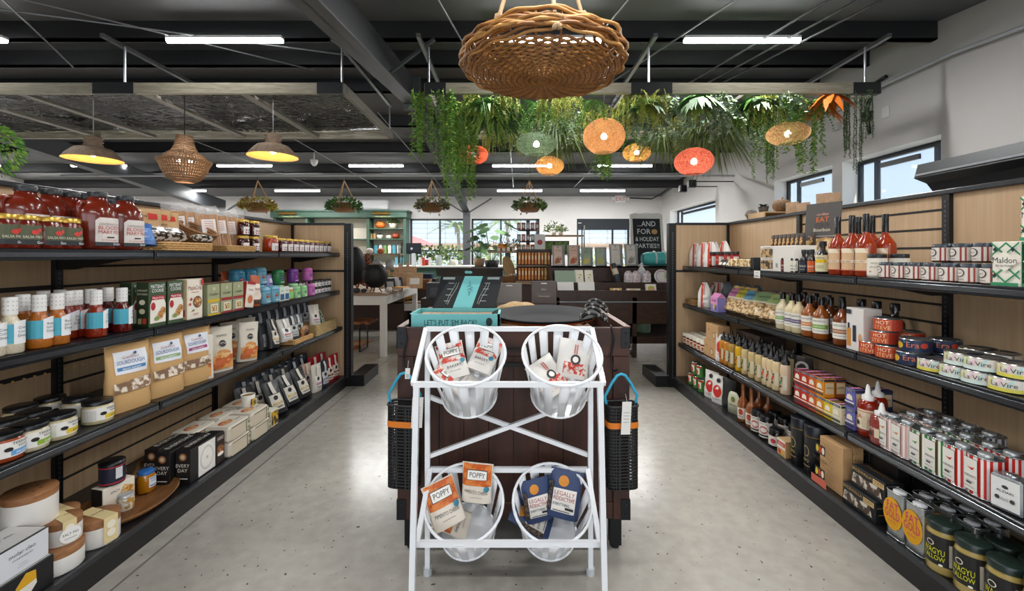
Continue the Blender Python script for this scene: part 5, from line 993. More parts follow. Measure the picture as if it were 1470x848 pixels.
row(TRD, 'R3', [1382, 1415], .07, 'red and white striped oil tin', 'tin', g, 'front', rot=-6); row(TRD, 'R3', [1421, 1452], .19, 'red and white striped oil tin', 'tin', g, 'second row')
row(TBK, 'R3', [1362, 1390, 1420], .31, 'blue-grey striped oil tin', 'tin', g, 'third row')
t = E('silver_tin'); b = MB(); b.box(-.042, .042, -.03, .03, 0, .12, M('#a8adb0', .25, .8), .006); b.build('tin', t); b = MB(); b.deco([('r', -.038, .012, .038, .112, '#e3e3e0'), ('e', 0, .085, .009, .006, '#3b3b3b'), ('t', 0, .065, .009, 'ALZIARI', '#3b3b3b', .05), ('e', -.02, .045, .007, .007, '#3b3b3b'), ('e', .02, .045, .007, .007, '#3b3b3b'), ('t', 0, .04, .009, 'OLIO', '#3b3b3b', .02)], flat(.03)); b.build('label', t)
b = MB(); b.lathe([(.016, .119), (.016, .128), (0, .128)], SIL, 14); b.build('screw_cap', t)
row(t, 'R3', [1453], .055, 'small silver tin with a pale label at the picture edge', 'tin', None, rot=10)
# bottom deck
p = canned('chili_can', .037, .11, SIL, M('#3f7a2c', .4), [('r', -.03, .03, .03, .085, '#e8e4d8'), ('e', 0, .05, .018, .02, '#c8331c'), ('r', -.05, .088, .05, .1, '#c8331c')])
g = 'green and red chilli cans'; row(p, 'R0', None, .09, 'green and red can, bottom tier', 'can', g, 'front', Ys=[4.45, 4.33, 4.21]); row(p, 'R0', None, .1, 'green and red can, second tier', 'can', g, 'front', z=.111, Ys=[4.39, 4.27]); row(p, 'R0', None, .19, 'green and red can', 'can', g, 'second row', Ys=[4.45, 4.33, 4.21])
p = pouch('tomato_pouch', .15, .08, .225, M('#e3e0da', .35), [('e', 0, .1, .045, .05, '#c8281c'), ('e', 0, .185, .02, .018, '#2b2a28'), ('t', 0, .03, .016, 'TOMATO', '#3b3a38', .09)]); row(p, 'R0', None, .10, 'white pouch with a red tomato picture', 'pouch', 'white tomato pouches', 'front', Ys=[4.03, 3.88], rot=20)
p = pouch('dark_pouch', .13, .07, .23, M('#17181a', .3), []); row(p, 'R0', None, .12, 'plain black pouch beside the tomato pouches', 'pouch', None, Ys=[3.75], rot=20)
b = MB(); b.lathe([(0, 0), (.055, 0), (.055, .10), (.045, .145), (.028, .165), (0, .167)], M('#cfd0b4', .5), 24, 1, .12); b.deco([('e', 0, .11, .02, .02, '#6a7a3a'), ('r', -.02, .09, .02, .094, '#a83a2a'), ('t', 0, .06, .012, 'BITTERS', '#5a4a3a', .07)], flat(.0075)); row(b.build('menu_card'), 'R0', None, .09, 'pale green arched card standing on the deck', 'card', None, Ys=[3.62], rot=20)
def tallb(): return bottle('dressing_bottle', .037, .30, M('#8a4a1c', .1, coat=.6), M('#3a2018', .4), .32, .42, .10, 1.15, M('#e3d9c8', .5), (('e', 0, .05, .018, .022, '#b5402a'), ('t', 0, .012, .012, 'BBQ', '#3b3a38', .04)), lz=.08, lh=.26, wid=2.2)
p = tallb(); row(p, 'R0', None, .085, 'tall amber bottle with a white and red label', 'bottle', 'tall amber bottles', 'front', Ys=[3.46, 3.34]); row(p, 'R0', None, .19, 'tall amber bottle', 'bottle', 'tall amber bottles', 'second row', Ys=[3.42, 3.30])
p = jar('bbq_jar', .045, .155, M('#24120c', .1, coat=.5), BLK, M('#e3dcd0', .5), (('e', 0, .05, .026, .024, '#b5303a'), ('e', 0, .05, .018, .016, '#e3dcd0'), ('t', 0, .085, .009, 'AUNT IDA', '#2b2a28', .06), ('r', -.03, .01, .03, .02, '#2b2a28')), wid=.11, lh=.10, lidh=.03)
g = 'dark barbecue jars'; row(p, 'R0', None, .08, 'dark sauce jar with a white and red label', 'jar', g, 'front', Ys=[3.24, 3.13]); row(p, 'R0', None, .18, 'dark sauce jar', 'jar', g, 'second row', Ys=[3.2, 3.08, 2.96])
p2 = jar('bbq_jar', .047, .11, M('#1c100c', .1, coat=.5), BLK, M('#d8d0c4', .5), (('e', 0, .03, .016, .014, '#b5303a'),), wid=.09, lh=.06); row(p2, 'R0', None, .28, 'squat dark jar', 'jar', g, 'third row', Ys=[2.7+.105*i for i in range(6)]); row(p2, 'R0', None, .08, 'squat dark jar with a white label', 'jar', g, 'front', Ys=[3.01])
p = carton('relish_box', .08, .08, .10, '#c9a878', [('r', -.038, .045, .038, .098, '#e8dccb'), ('r', -.038, .06, .038, .085, '#b5302a'), ('t', 0, .066, .012, 'RELISH', '#f4efe4', .06), ('e', -.012, .025, .014, .014, '#c8402c'), ('e', .018, .025, .012, .012, '#d8a82c')], '#b08a58'); row(p, 'R0', None, .06, 'small tan and red relish box', 'box', None, Ys=[2.86])
t = E('tea_canister'); b = MB(); b.lathe([(0, 0), (.052, 0), (.052, .26)], M('#17191d', .35), 28); b.build('body', t); b = MB(); b.lathe([(.0535, .215), (.0535, .27), (.051, .275), (.047, .271), (0, .271)], M('#1e2126', .3), 28); b.lathe([(.0537, .213), (.0537, .216)], M('#a8843a', .3, .8), 28, caps=False); b.build('lid', t)
b = MB(); b.deco([('e', -.0, .13, .022, .03, '#a8905a'), ('e', 0, .13, .018, .025, '#17191d'), ('t', 0, .075, .014, 'BBQ', '#a8905a', .05), ('r', -.025, .05, .025, .053, '#a8905a')], cyl(.0525)); b.build('label', t)
g = 'black round canisters'
row(t, 'R0', None, .075, 'tall black round canister with gold print', 'canister', g, 'front', Ys=[2.745, 2.62]); row(t, 'R0', None, .20, 'tall black round canister', 'canister', g, 'second row', Ys=[2.64, 2.76])
def kraft():
    w, d, h = .16, .05, .245
    wd = lambda u, v: [('r', u-.035, v, u+.035, v+.05, '#2b2320')]+[('e', u-.022+.022*i, v+.025, .0095, .018, ['#d8c82c', '#c8402c', '#efe0c4'][i]) for i in range(3)]
    dots = [('e', -.075+.022*i+(.01 if j % 2 else 0), .01+.03*j, .0025, .0025, '#6a4a2a') for i in range(7) for j in range(8)]
    return carton('spice_gift_box', w, d, h, KR, dots+[x for q in (wd(-.02, .17), wd(-.02, .05)) for x in q]+[('t', -.015, .137, .017, 'SPICEWALLA', '#2b2320', .1), ('p', [(-.08, .01), (.03, .01), (.03, .05), (-.08, .05)], '#c8604a')], KR, [('e', -.05+.02*i+(.01 if j % 2 else 0), .01+.03*j, .0025, .0025, '#6a4a2a') for i in range(2) for j in range(8)])
p = kraft(); row(p, 'R0', None, .075, 'kraft spice gift box with two picture windows', 'box', 'kraft gift boxes', Ys=[2.455]); row(p, 'R0', None, .135, 'kraft spice gift box close behind the front one', 'box', 'kraft gift boxes', Ys=[2.455]) 
def ook():
    w, d, h = .19, .085, .098
    return carton('cookie_gift_box', w, d, h, '#191b1d', [('r', -w*.46, .008, w*.46, h*.97, '#1c1e20'), ('t', -.035, h*.78, .014, 'SPICEWALLA', '#c9a05a', .12), ('r', .03, h*.68, .09, h*.92, '#d9b87a'), ('t', .06, h*.74, .015, 'OOKIES', '#5a3a1c', .05), ('p', [(-.09, .02), (.08, .02), (.07, .065), (-.08, .065)], patch('#d8cdbc', '#4a3a2e', 28))], '#17181a', [('r', -.04, .06, .04, .09, '#26282a'), ('r', -.035, .07, .035, .073, '#b08a4a'), ('r', -.03, .04, .03, .043, '#b08a4a')], [('t', 0, 0, .018, 'SPICEWALLA', '#8a6a3a', .18)])
p = ook(); g = 'black cookie gift boxes'; row(p, 'R0', None, .075, 'long black gift box with gold print, lower', 'box', g, Ys=[2.235]); row(p, 'R0', None, .095, 'long black gift box with gold print, stacked on top', 'box', g, z=.1, Ys=[2.20])
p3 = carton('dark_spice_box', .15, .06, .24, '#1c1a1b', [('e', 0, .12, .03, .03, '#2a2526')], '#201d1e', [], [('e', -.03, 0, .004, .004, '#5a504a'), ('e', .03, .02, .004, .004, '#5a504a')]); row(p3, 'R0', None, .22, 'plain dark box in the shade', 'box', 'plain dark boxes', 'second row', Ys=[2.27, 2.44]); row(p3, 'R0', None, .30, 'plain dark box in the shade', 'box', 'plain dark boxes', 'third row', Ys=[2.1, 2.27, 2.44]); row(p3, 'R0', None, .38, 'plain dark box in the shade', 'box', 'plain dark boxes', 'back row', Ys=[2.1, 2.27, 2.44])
def gold():
    t = E('oil_tin'); w, d, h = .084, .055, .195; b = MB(); N = 24
    o = lambda a: (w/2*abs(cos(a))**.45*(1 if cos(a) > 0 else -1), d/2*abs(sin(a))**.45*(1 if sin(a) > 0 else -1))
    for k in range(N):
        a, c_ = 2*pi*k/N, 2*pi*(k+1)/N; b.add([o(a)+(0,), o(c_)+(0,), o(c_)+(h,), o(a)+(h,)], [(0, 1, 2, 3)], M('#b3b6b6', .22, .85))
    b.add([o(2*pi*k/N)+(h-.004,) for k in range(N)], [tuple(range(N))], M('#3b3d40', .25, .8)); b.build('tin', t)
    
    for z in (.002, h): b = MB(); b.tube([o(2*pi*k/N)+(z,) for k in range(N)], .003, SIL, 6, True); b.build('rim', t)
    b = MB(); b.lathe([(.023, h-.004), (.023, h+.004), (0, h+.004)], M('#d9dadb', .35), 18); b.build('screw_cap', t)
    b = MB(); b.deco([('e', -.004, h*.52, .046, .068, '#e0a00c'), ('t', -.004, h*.60, .034, 'FAT', '#c8186a', .055), ('t', -.004, h*.42, .034, 'GOLD', '#c8186a', .07), ('t', -.004, h*.33, .007, 'OLIVE OIL', '#c8186a', .04)], flat(d/2+.001)); b.build('label', t); return t
G1 = gold(); g = 'silver olive oil tins'
row(G1, 'R0', None, .06, 'silver olive oil tin with a yellow oval and magenta words', 'tin', g, 'front', Ys=[2.03, 1.93], rot=0)
row(G1, 'R0', None, .155, 'silver olive oil tin', 'tin', g, 'second row', Ys=[2.0, 1.9, 1.8]); row(G1, 'R0', None, .24, 'silver olive oil tin', 'tin', g, 'third row', Ys=[2.0, 1.9, 1.8])
def tallow(): return jar('tallow_jar', .052, .188, M('#b8a05a', .12, coat=.7), M('#23302a', .3), M('#1b1b1c', .4), (('r', .022, .006, .07, .088, '#c8c4b8'), ('t', -.022, .040, .022, 'WAGYU', '#d8d81c', .066), ('t', -.022, .018, .018, 'TALLOW', '#d8d81c', .066), ('e', -.03, .078, .012, .011, '#e3ddc8'), ('e', -.03, .078, .009, .008, '#1b1b1c'), ('e', -.0, .006, .006, .004, '#f0f0ea')), wid=.155, lh=.11, lz=.035, lidh=.024, lidr=.93, seg=30)
p = tallow(); g = 'wagyu tallow jars'
row(p, 'R0', None, .06, 'gold-rimmed tallow jar with a black and yellow label', 'jar', g, 'front', Ys=[1.823, 1.706, 1.589, 1.47], rot=36); row(p, 'R0', None, .165, 'tallow jar with a dark green lid', 'jar', g, 'second row', Ys=[1.81, 1.693, 1.576, 1.46], rot=28)
# ------------------------------------------------------------ white tiered basket stand
WP = M('#e8eaec', .3, coat=.3)
stand = E('display_stand', 'white tubular metal display stand holding four slatted baskets in front of the wooden cart', 'display stand', None, (-.02, 1.82, 0))
def part(name, parent, f, solid=0): b = MB(); f(b); return b.build(name, parent, solid)
YR, YF_ = .135, -.115
def shelf_frame(b, z1, z0, w1, w0):
    for a, c in (((-w1, YR, z1), (w1, YR, z1)), ((-w0, YF_, z0), (w0, YF_, z0)), ((-w1, YR, z1), (-w0, YF_, z0)), ((w1, YR, z1), (w0, YF_, z0))): b.bar(a, c, .02, WP)
part('upper_frame', stand, lambda b: shelf_frame(b, 1.116, .94, .375, .375)); part('lower_frame', stand, lambda b: shelf_frame(b, .48, .312, .355, .36))
for s in (-1, 1):
    part('rear_leg', stand, lambda b: (b.bar((s*.37, YR+.01, .02), (s*.37, YR+.01, 1.11), .022, WP), b.lathe([(0, 0), (.02, 0), (.02, .018), (.014, .03)], M('#d9dbdd', .4), 12) if 0 else b.tube([(s*.37, YR+.01, 0), (s*.37, YR+.01, .03)], .02, M('#c9ccce', .4), 12)))
    part('front_leg', stand, lambda b: b.bar((s*.362, YF_, .93), (s*.372, YF_-.05, 0.0), .022, WP))
part('cross_brace', stand, lambda b: (b.bar((-.37, YR+.02, .53), (.37, YR+.02, .80), .018, WP), b.bar((.37, YR+.03, .53), (-.37, YR+.03, .80), .018, WP)))
TH = math.atan2(.176, .25)
def wbasket():
    t = E('slatted_basket'); R0, R1, L = .122, .166, .27
    def ring(b, r, z, w): b.tube([(r*cos(2*pi*k/40), r*sin(2*pi*k/40), z) for k in range(40)], w, WP, 6, True)
    part('rim', t, lambda b: ring(b, R1, 0, .0065)); part('bottom_ring', t, lambda b: (ring(b, R0, -L, .006), b.lathe([(0, -L), (R0, -L)], WP, 30, caps=False)))
    N = 14
    for k in range(N):
        a = 2*pi*(k+.5)/N; b = MB()
        def f(u, v): aa = a+(u-.5)*.27; r = R0+(R1-R0)*v; return (r*cos(aa), r*sin(aa), -L+L*v)
        b.grid(f, 3, 1, WP); b.build('slat', t, solid=.003)
    return t
B0 = wbasket(); BP = {}
for nm, x, y, z in (('upper left', -.20, 1.82, 1.035), ('upper right', .205, 1.82, 1.035), ('lower left', -.21, 1.835, .405), ('lower right', .165, 1.835, .405)):
    o = inst(B0); o.location = (x, y, z); o.rotation_euler = (TH, 0, 0); tag(o, 'white slatted metal basket, %s of the four on the white stand' % nm, 'basket', 'baskets on the white stand'); BP[nm] = o
def inb(nm, u, v, w, rx=0, ry=0, rz=0):           # a bag inside a basket, in the basket's own tilt
    M_ = Matrix.Translation(BP[nm].location) @ Matrix.Rotation(TH, 4, 'X') @ Matrix.Translation((u, v, w)) @ Matrix.Rotation(rad(rz), 4, 'Z') @ Matrix.Rotation(rad(rx), 4, 'X') @ Matrix.Rotation(rad(ry), 4, 'Y'); return M_
def popbag(c1, c2, acc, w1, w2, full=True):
    w, h = .125, .165
    return pouch('snack_bag', w, .04, h, M(c2, .35), [('r', -w*.46, h*.45, w*.46, h*.98, patch(c1, acc, 45)), ('r', -w*.33, h*.6, w*.33, h*.84, '#2b2a2a'), ('r', -w*.31, h*.615, w*.31, h*.825, '#f2eee6'), ('t', 0, h*.67, .019, w1, '#26231f', w*.5), ('t', 0, h*.28, .013, w2, '#26231f', w*.75), ('r', -w*.2, h*.18, w*.2, h*.19, '#666666'), ('e', w*.33, h*.42, .011, .011, '#2f7f93')], seed=11)
PO = popbag('#c95a16', '#e8ddcd', '#dd8038', 'POPPY', 'PIMENTO CHEESE'); PW = popbag('#ddd5cb', '#e2dcd4', '#c8402c', 'POPPY', 'BAKERY')
LB = pouch('snack_bag', .14, .05, .2, M('#2f4168', .4), [('e', -.01, .155, .022, .022, '#d88a24'), ('r', -.048, .03, .05, .125, '#efe9df'), ('t', 0, .1, .016, 'LEGALLY', '#a3283c', .085), ('t', 0, .08, .016, 'ADDICTIVE', '#a3283c', .09), ('t', -.008, .058, .012, 'EVERYTHING', '#2f4168', .07), ('r', .01, .045, .045, .054, '#1c1c1e'), ('r', -.04, .036, .03, .040, '#666666'), ('r', -.068, .03, -.052, .15, patch('#2a2420', '#6a5a4a', 90))], seed=4)
WB_ = pouch('snack_bag', .15, .05, .17, M('#e9e4dc', .45), [('r', -.04, .02, .06, .07, patch('#c8321e', '#e8dcd0', 60)), ('e', .01, .085, .022, .022, '#2b2a2a'), ('e', .01, .085, .013, .013, '#efe9df'), ('r', .0, .11, .004, .15, '#c8321e'), ('r', .01, .11, .014, .15, '#c8321e')], seed=9)
def putb(proto, nm, lab, *a, sc=1):
    o = inst(proto); m = inb(nm, *a[:3], *a[3:]); o.matrix_world = m @ Matrix.Scale(sc, 4); tag(o, lab, 'snack bag', 'snack bags in the white baskets')
putb(PW, 'upper left', 'white and red popcorn bag lying at the left in the upper left basket', -.05, .00, -.16, -62, 0, 20)
putb(PW, 'upper left', 'white and red popcorn bag lying at the right in the upper left basket', .04, .03, -.15, -68, 0, -25)
putb(PW, 'upper left', 'white and red popcorn bag beneath the others in the upper left basket', .0, -.02, -.2, -60, 0, 60)
putb(WB_, 'upper right', 'white bag with a black round emblem standing in the upper right basket', .055, .03, -.19, -40, 0, -14)
putb(WB_, 'upper right', 'white bag with red print lying low in the upper right basket', .0, -.03, -.22, -62, 0, 40)
putb(PO, 'lower left', 'orange and white pimento cheese popcorn bag at the front of the lower left basket', -.06, -.045, -.115, -48, 0, 28, sc=1.15)
putb(PO, 'lower left', 'orange and white pimento cheese popcorn bag leaning at the back of the lower left basket', .045, .05, -.10, -28, 0, -6, sc=1.1)
putb(PO, 'lower left', 'orange popcorn bag deep in the lower left basket', .0, .0, -.24, -60, 0, 80)
putb(LB, 'lower right', 'blue snack bag with a white label leaning at the right of the lower right basket', .05, .01, -.16, -36, 0, -14, sc=1.05)
putb(LB, 'lower right', 'smaller-looking blue snack bag at the left of the lower right basket', -.045, .01, -.19, -34, 0, 14, sc=.95)
putb(LB, 'lower right', 'blue snack bag deep in the lower right basket', .0, .0, -.25, -62, 0, 70)
# ------------------------------------------------------------ wooden cart
cart = E('wooden_cart', 'dark stained wooden bin cart with black metal corners behind the white stand', 'cart', None, (0, 2.11, 0))
x0, x1, D, zt, zb = -.567, .568, .80, 1.095, .158
def cartfront(b):
    n = 8; W_ = (x1-x0-.16)/n
    for k in range(n): b.box(x0+.08+W_*k+.0015, x0+.08+W_*(k+1)-.0015, .012, .03, zb+.08, zt-.14, DKW)
    b.box(x0+.08, x1-.08, .02, .034, zb, zt, M('#1a100c', .7))
part('front_panel', cart, cartfront)
part('front_rail', cart, lambda b: b.box(x0, x1, 0, .03, zt-.14, zt, DKWH, .003)); part('bottom_rail', cart, lambda b: b.box(x0+.08, x1-.08, 0.004, .03, zb, zb+.08, DKWH, .003))
for s in (0, 1): part('corner_post', cart, lambda b: b.box((x0, x1-.08)[s], (x0+.08, x1)[s], 0.001, .03, zb, zt-.14, DKW, .003))
for s in (0, 1):
    X = (x0, x1-.025)[s]; part('side_panel', cart, lambda b: b.box(X, X+.025, .03, D, zb, zt, DKWH)); part('top_edge', cart, lambda b: b.box(X-.002, X+.03, .0, D, zt, zt+.006, wood('#5a3826', '#7a4e36', .4, (3, 3, 20))))
part('back_panel', cart, lambda b: b.box(x0, x1, D-.025, D, zb, zt, DKWH)); part('bin_floor', cart, lambda b: b.box(x0+.03, x1-.03, .035, D-.03, zt-.20, zt-.18, DKWH))
BI = M('#15171a', .4, .4)
def bracket(s, z0, z1, w, leg=False):
    def f(b):
        xa, xb = (x0-.003, x0+w) if s == 0 else (x1-w, x1+.003)
        b.box(xa, xb, -.004, 0, z0, z1, BI); b.box(*((x0-.003, x0) if s == 0 else (x1, x1+.003)), -.004, .05, z0, z1, BI)
        for zz in (z0+.025, z1-.025): b.T = Matrix.Translation(((xa+xb)/2, -.004, zz)) @ Matrix.Rotation(pi/2, 4, 'X'); b.lathe([(.006, 0), (.005, .004), (0, .004)], M('#33363a', .3, .8), 10)
        b.T = Matrix()
    return f
for s in (0, 1): part('corner_bracket', cart, bracket(s, zt-.10, zt+.002, .042)); part('corner_bracket', cart, bracket(s, zb+.0, zb+.10, .042))
for s in (0, 1):
    for y in (.02, D-.08):
        X = (x0+.03, x1-.09)[s]; part('leg', cart, lambda b: (b.box(X, X+.055, y, y+.055, .018, zb, BI), b.tube([(X+.028, y+.028, 0), (X+.028, y+.028, .02)], .022, BLK, 12)))
part('drawer_pull', cart, lambda b: (b.box(-.10, .10, -.012, -.002, .985, .995, BI), b.box(-.07, .07, -.006, 0, .905, .925, BI)))
def hook(x):
    part('hook', cart, lambda b: b.tube([(x, .02, 1.103), (x, -.008, 1.10), (x+.012, -.014, 1.04), (x-.004, -.016, .96), (x, -.02, .905), (x+.012, -.028, .89), (x+.02, -.034, .90)], .0045, BI, 8))
hook(-.53); hook(.478)
TEAL = M('#6fbfbf', .45)
tb = E('gift_box', 'open teal gift box with its black printed lid propped up on the cart', 'box', None, (-.305, 2.36, 1.03))
part('box_tray', tb, lambda b: (b.box(-.235, .235, -.13, .13, .03, .036, TEAL), b.box(-.235, .235, -.13, -.118, .03, .115, TEAL), b.box(-.235, .235, .118, .13, .03, .115, TEAL), b.box(-.235, -.223, -.13, .13, .03, .115, TEAL), b.box(.223, .235, -.13, .13, .03, .115, TEAL),
    b.deco([('t', -.02, .058, .028, "LET'S PUT 'EM BACK!", '#10262b', .27), ('e', .18, .075, .017, .022, '#17282c')], flat(.13)), b.box(-.21, .21, -.11, .11, .09, .095, M('#c9a78a', .6, noise=.3, scale=40))))
def lid(b):
    b.T = Matrix.Translation((.0, .125, .115)) @ Matrix.Rotation(rad(-16), 4, 'X') @ Matrix(((1, 0, .22, 0), (0, 1, 0, 0), (0, 0, 1, 0), (0, 0, 0, 1)))
    b.box(-.16, .20, 0, .01, 0, .195, M('#0c1011', .6)); b.deco([('p', [(-.045, .0), (.065, .0), (.085, .195), (-.02, .195)], TEAL)], flat(.0))
    b.add([(-.16, 0, 0), (-.16, 0, .195), (-.10, 0, .195)], [(0, 1, 2)], M('#1d2426')); L_ = '#b9c6c4'
    for sx in (-1, 1):
        for k in range(4): u = .02+sx*.105; b.deco([('r', u-.02, .04+.035*k, u+.012, .0425+.035*k, L_)], flat(.001))
        b.deco([('r', .02+sx*.13-.035, .168, .02+sx*.13+.035, .182, '#8f9c9a')], flat(.001))
        q = .03+sx*.09; b.tube([(q-.02, -.003, .02), (q-.012, -.003, .06), (q+.01, -.003, .12), (q+.014, -.003, .15)], .0012, L_, 5)
        b.tube([(q-.03, -.003, .025), (q-.024, -.003, .07), (q-.004, -.003, .13), (q, -.003, .15)], .001, L_, 5)
    for k in range(5): a = k*1.1; b.tube([(.02+.012*cos(a), -.004, .07+.018*k), (.03+.014*sin(a), -.004, .085+.018*k), (.022, -.004, .10+.014*k)], .0011, '#24494c', 4)
part('lid', tb, lid)
part('lid_flap', tb, lambda b: (setattr(b, 'T', Matrix.Translation((.045, .070, .302)) @ Matrix.Rotation(rad(35), 4, 'X')), b.box(-.17, .20, 0, .008, 0, .055, M('#0c0f10', .55)), b.deco([('e', .0, .028, .012, .010, TEAL), ('e', .018, .028, .012, .010, TEAL)], flat(.0))))
ot = E('oval_platter', 'long black oval platter with an orange edge resting on the cart', 'platter', None, (.175, 2.38, 1.092)); ot.rotation_euler = (rad(13), 0, 0); ot.scale = (1.2, 1, 1)
part('platter', ot, lambda b: b.lathe([(0, 0), (.17, .0), (.245, .040), (.235, .042), (.16, .010), (0, .010)], M('#0b0b0c', .65), 40, 1.0, .55, caps=False))
part('edge', ot, lambda b: b.lathe([(.17, -.004), (.235, .022), (.236, .026)], M('#b5541c', .5), 40, 1.0, .56, caps=False))
gd = M('#c8a878', .8, noise=.15, scale=60)
b = MB(); b.grid(lambda u, v: (.16*(u-.5)*2, .10*(v-.5)*2, .09*max(0, 1-((u-.5)*2)**2-((v-.5)*2)**2)**.5+.004*sin(20*u+11*v)), 18, 14, gd); o = b.build('woven_cloth', solid=.006); o.location = (.03, 2.64, 1.075); tag(o, 'tan folded cloth bundle behind the oval platter on the cart', 'cloth')
b = MB(); b.box(-.5, .5, -.25, .3, 0, .13, M('#6e4a2c', .8, noise=.5, scale=40), .03); o = b.build('straw_filler'); o.location = (-.03, 2.5, .917); tag(o, 'brown straw filling inside the wooden cart', 'straw', None, 'stuff')
for i, (x, y, z, s) in enumerate(((.43, 2.32, 1.09, .75), (.49, 2.56, 1.11, .7))):
    b = MB(); pts = [(.09*s*cos(a*.5)*(1+.1*sin(a)), .055*s*sin(a*.5), .035*s*sin(a*.9)+.01*a*.3) for a in [k*.35 for k in range(60)]]; b.tube(pts, .009, M('#1a1a1b', .6), 6)
    for k in range(0, 58, 2): b.tube([pts[k], pts[k+1]], .0095, '#a5a29b', 5) if k % 4 == 0 else None
    o = b.build('coiled_rope'); o.location = (x, y, z); tag(o, ['black and white coiled rope at the right of the platter', 'black and white coiled rope behind, at the right edge of the cart'][i], 'rope', 'coiled ropes')
b = MB(); blades(b, (0, 0, 0), 60, .07, .004, M('#b5762c', .7), .3, 5); o = b.build('straw_tuft'); o.location = (.36, 2.24, 1.06); tag(o, 'golden straw tuft between the platter and the rope', 'straw', None, 'stuff')
for i, (px, w, h, c, y) in enumerate(((731, .17, .14, '#7d7875', 2.86), (782, .17, .155, '#544a45', 2.86))):
    p_ = P(px, 440, y); b = MB(); b.box(-w/2, w/2, 0, .012, 0, h, c, .003); b.deco([('r', -.02, h-.02, .02, h-.014, '#e3dfd8')]+([('t', 0, h*.6, .012, 'Basic', '#b9b0a8', .05), ('t', 0, h*.3, .012, 'Advantages', '#b9b0a8', .09)]+[('r', -.06, h*(.45-.06*k), .05, h*(.455-.06*k), '#9a918a') for k in range(3)] if i else []), flat(0)); b.box(-w/2, w/2, -.0, .05, -.02, 0, c)
    o = b.build('hang_card_box'); o.location = (p_.x, 2.93, 1.10+.02); tag(o, ['light grey carded box standing behind the teal lid on the cart', 'dark taupe carded box with small lettering behind the cart rim'][i], 'box', 'carded boxes')
# mesh bags
def meshbag():
    t = E('mesh_bag'); w, d, h = .074, .045, .385; f = lambda a: (w*abs(cos(a))**.5*(1 if cos(a) > 0 else -1), d*abs(sin(a))**.5*(1 if sin(a) > 0 else -1)); MB_ = M('#191a1b', .55)
    part('mesh_body', t, lambda b: (b.lattice(lambda u, v: f(2*pi*u)+(-h-.05+h*v+.0,), 34, 26, MB_, .2)), .003)
    part('bottom', t, lambda b: b.add([f(2*pi*k/24)+(-h-.05,) for k in range(24)], [tuple(range(24))], MB_))
    part('rim', t, lambda b: b.tube([f(2*pi*k/28)+(-.05,) for k in range(28)], .006, MB_, 6, True))
    part('orange_band', t, lambda b: b.lathe([(1, -.125), (1, -.10)], M('#dd7a1a', .5), 1) if 0 else b.add([(f(2*pi*k/24)[0]*1.03, f(2*pi*k/24)[1]*1.04, z) for z in (-.150, -.122) for k in range(24)], [(k, (k+1) % 24, 24+(k+1) % 24, 24+k) for k in range(24)], M('#dd7a1a', .5)))
    part('handle', t, lambda b: b.tube([(-w+.002, 0, -.05), (-w-.005, 0, -.01), (-.045, 0, .05), (-.02, 0, .085), (0, 0, .092), (.02, 0, .085), (.045, 0, .05), (w+.005, 0, -.01), (w-.002, 0, -.05)], .007, M('#2f9fbf', .5), 8))
    return t
mb1 = meshbag()
for i, (x, y) in enumerate(((-.515, 2.045), (.51, 2.045))):
    o = inst(mb1); o.location = (x, y, .80); o.rotation_euler = (0, 0, rad((-8, 6)[i])); tag(o, 'black mesh tote with an orange band and teal handle, hanging at the cart\'s %s corner' % ('left', 'right')[i], 'bag', 'mesh bags on the cart')
    if i: o.location.z = .795
for i, (px, py, w, h, Y) in enumerate(((585, 536, .022, .05, 2.03), (599, 592, .05, .14, 1.985), (899, 600, .045, .15, 1.985))):
    p_ = P(px, py, Y); b = MB(); b.box(-w/2, w/2, 0, .001, -h/2, h/2, '#e6e3dc'); b.tube([(0, 0, h/2), (.0, .02, h/2+.03)], .001, '#d0cdc6', 4); b.deco([('r', -w*.3, h*.1*k-.02, w*.3, h*.1*k-.018, '#8a8a88') for k in range(4)], flat(0)); o = b.build('paper_tag'); o.location = p_; o.rotation_euler = (0, rad(3), rad(10)); tag(o, ['tiny white paper tag on the left mesh tote handle', 'large white paper tag on the left mesh tote', 'large white paper tag on the right mesh tote'][i], 'tag', 'paper tags')
# ------------------------------------------------------------ pendants
CANE = [M('#a9773e', .5, noise=.25, scale=12), M('#8b5c2e', .5, noise=.25, scale=14), M('#c08c4c', .5, noise=.2, scale=12)]
c = P(779, 88, 2.6); t = E('wicker_pendant', 'large round woven wicker disc pendant hung from three ropes over the aisle', 'pendant lamp', None, c); r = random.Random(3)
def strands(b, lo, hi, n, rad_, amp, m, tilt=0):
    for k in range(n):
        ph = lo+(hi-lo)*(k+.5)/n; R, Z = .485*cos(ph)**.55 if cos(ph) > 0 else 0, .085*sin(ph); q = 72; f0, f1 = r.uniform(0, 6), r.uniform(0, 6)
        b.tube([((R+amp*sin(14*2*pi*i/q+f0))*cos(2*pi*i/q), (R+amp*sin(14*2*pi*i/q+f0))*sin(2*pi*i/q), Z+tilt*.03*sin(2*pi*i/q*2+f1)+.006*sin(5*2*pi*i/q+f0)) for i in range(q)], rad_, CANE[k % 3], 5, True)
part('side_weave', t, lambda b: strands(b, -.55, .75, 11, .0095, .012, CANE[0], .9))
part('top_ring', t, lambda b: strands(b, .8, 1.1, 4, .0105, .012, CANE[2], .5))
def bowl(b):
    for k in range(24):
        R = .03+.40*k/23; q = 56; Z = -.115+.05*(R/.43)**2.5
        b.tube([((R)*cos(2*pi*i/q), R*sin(2*pi*i/q), Z+.009*sin(pi*i+pi*k)*1+.006*(1 if (i+k) % 2 else -1)) for i in range(q)], .0075, CANE[(k) % 2], 5, True)
part('base_weave', t, bowl)
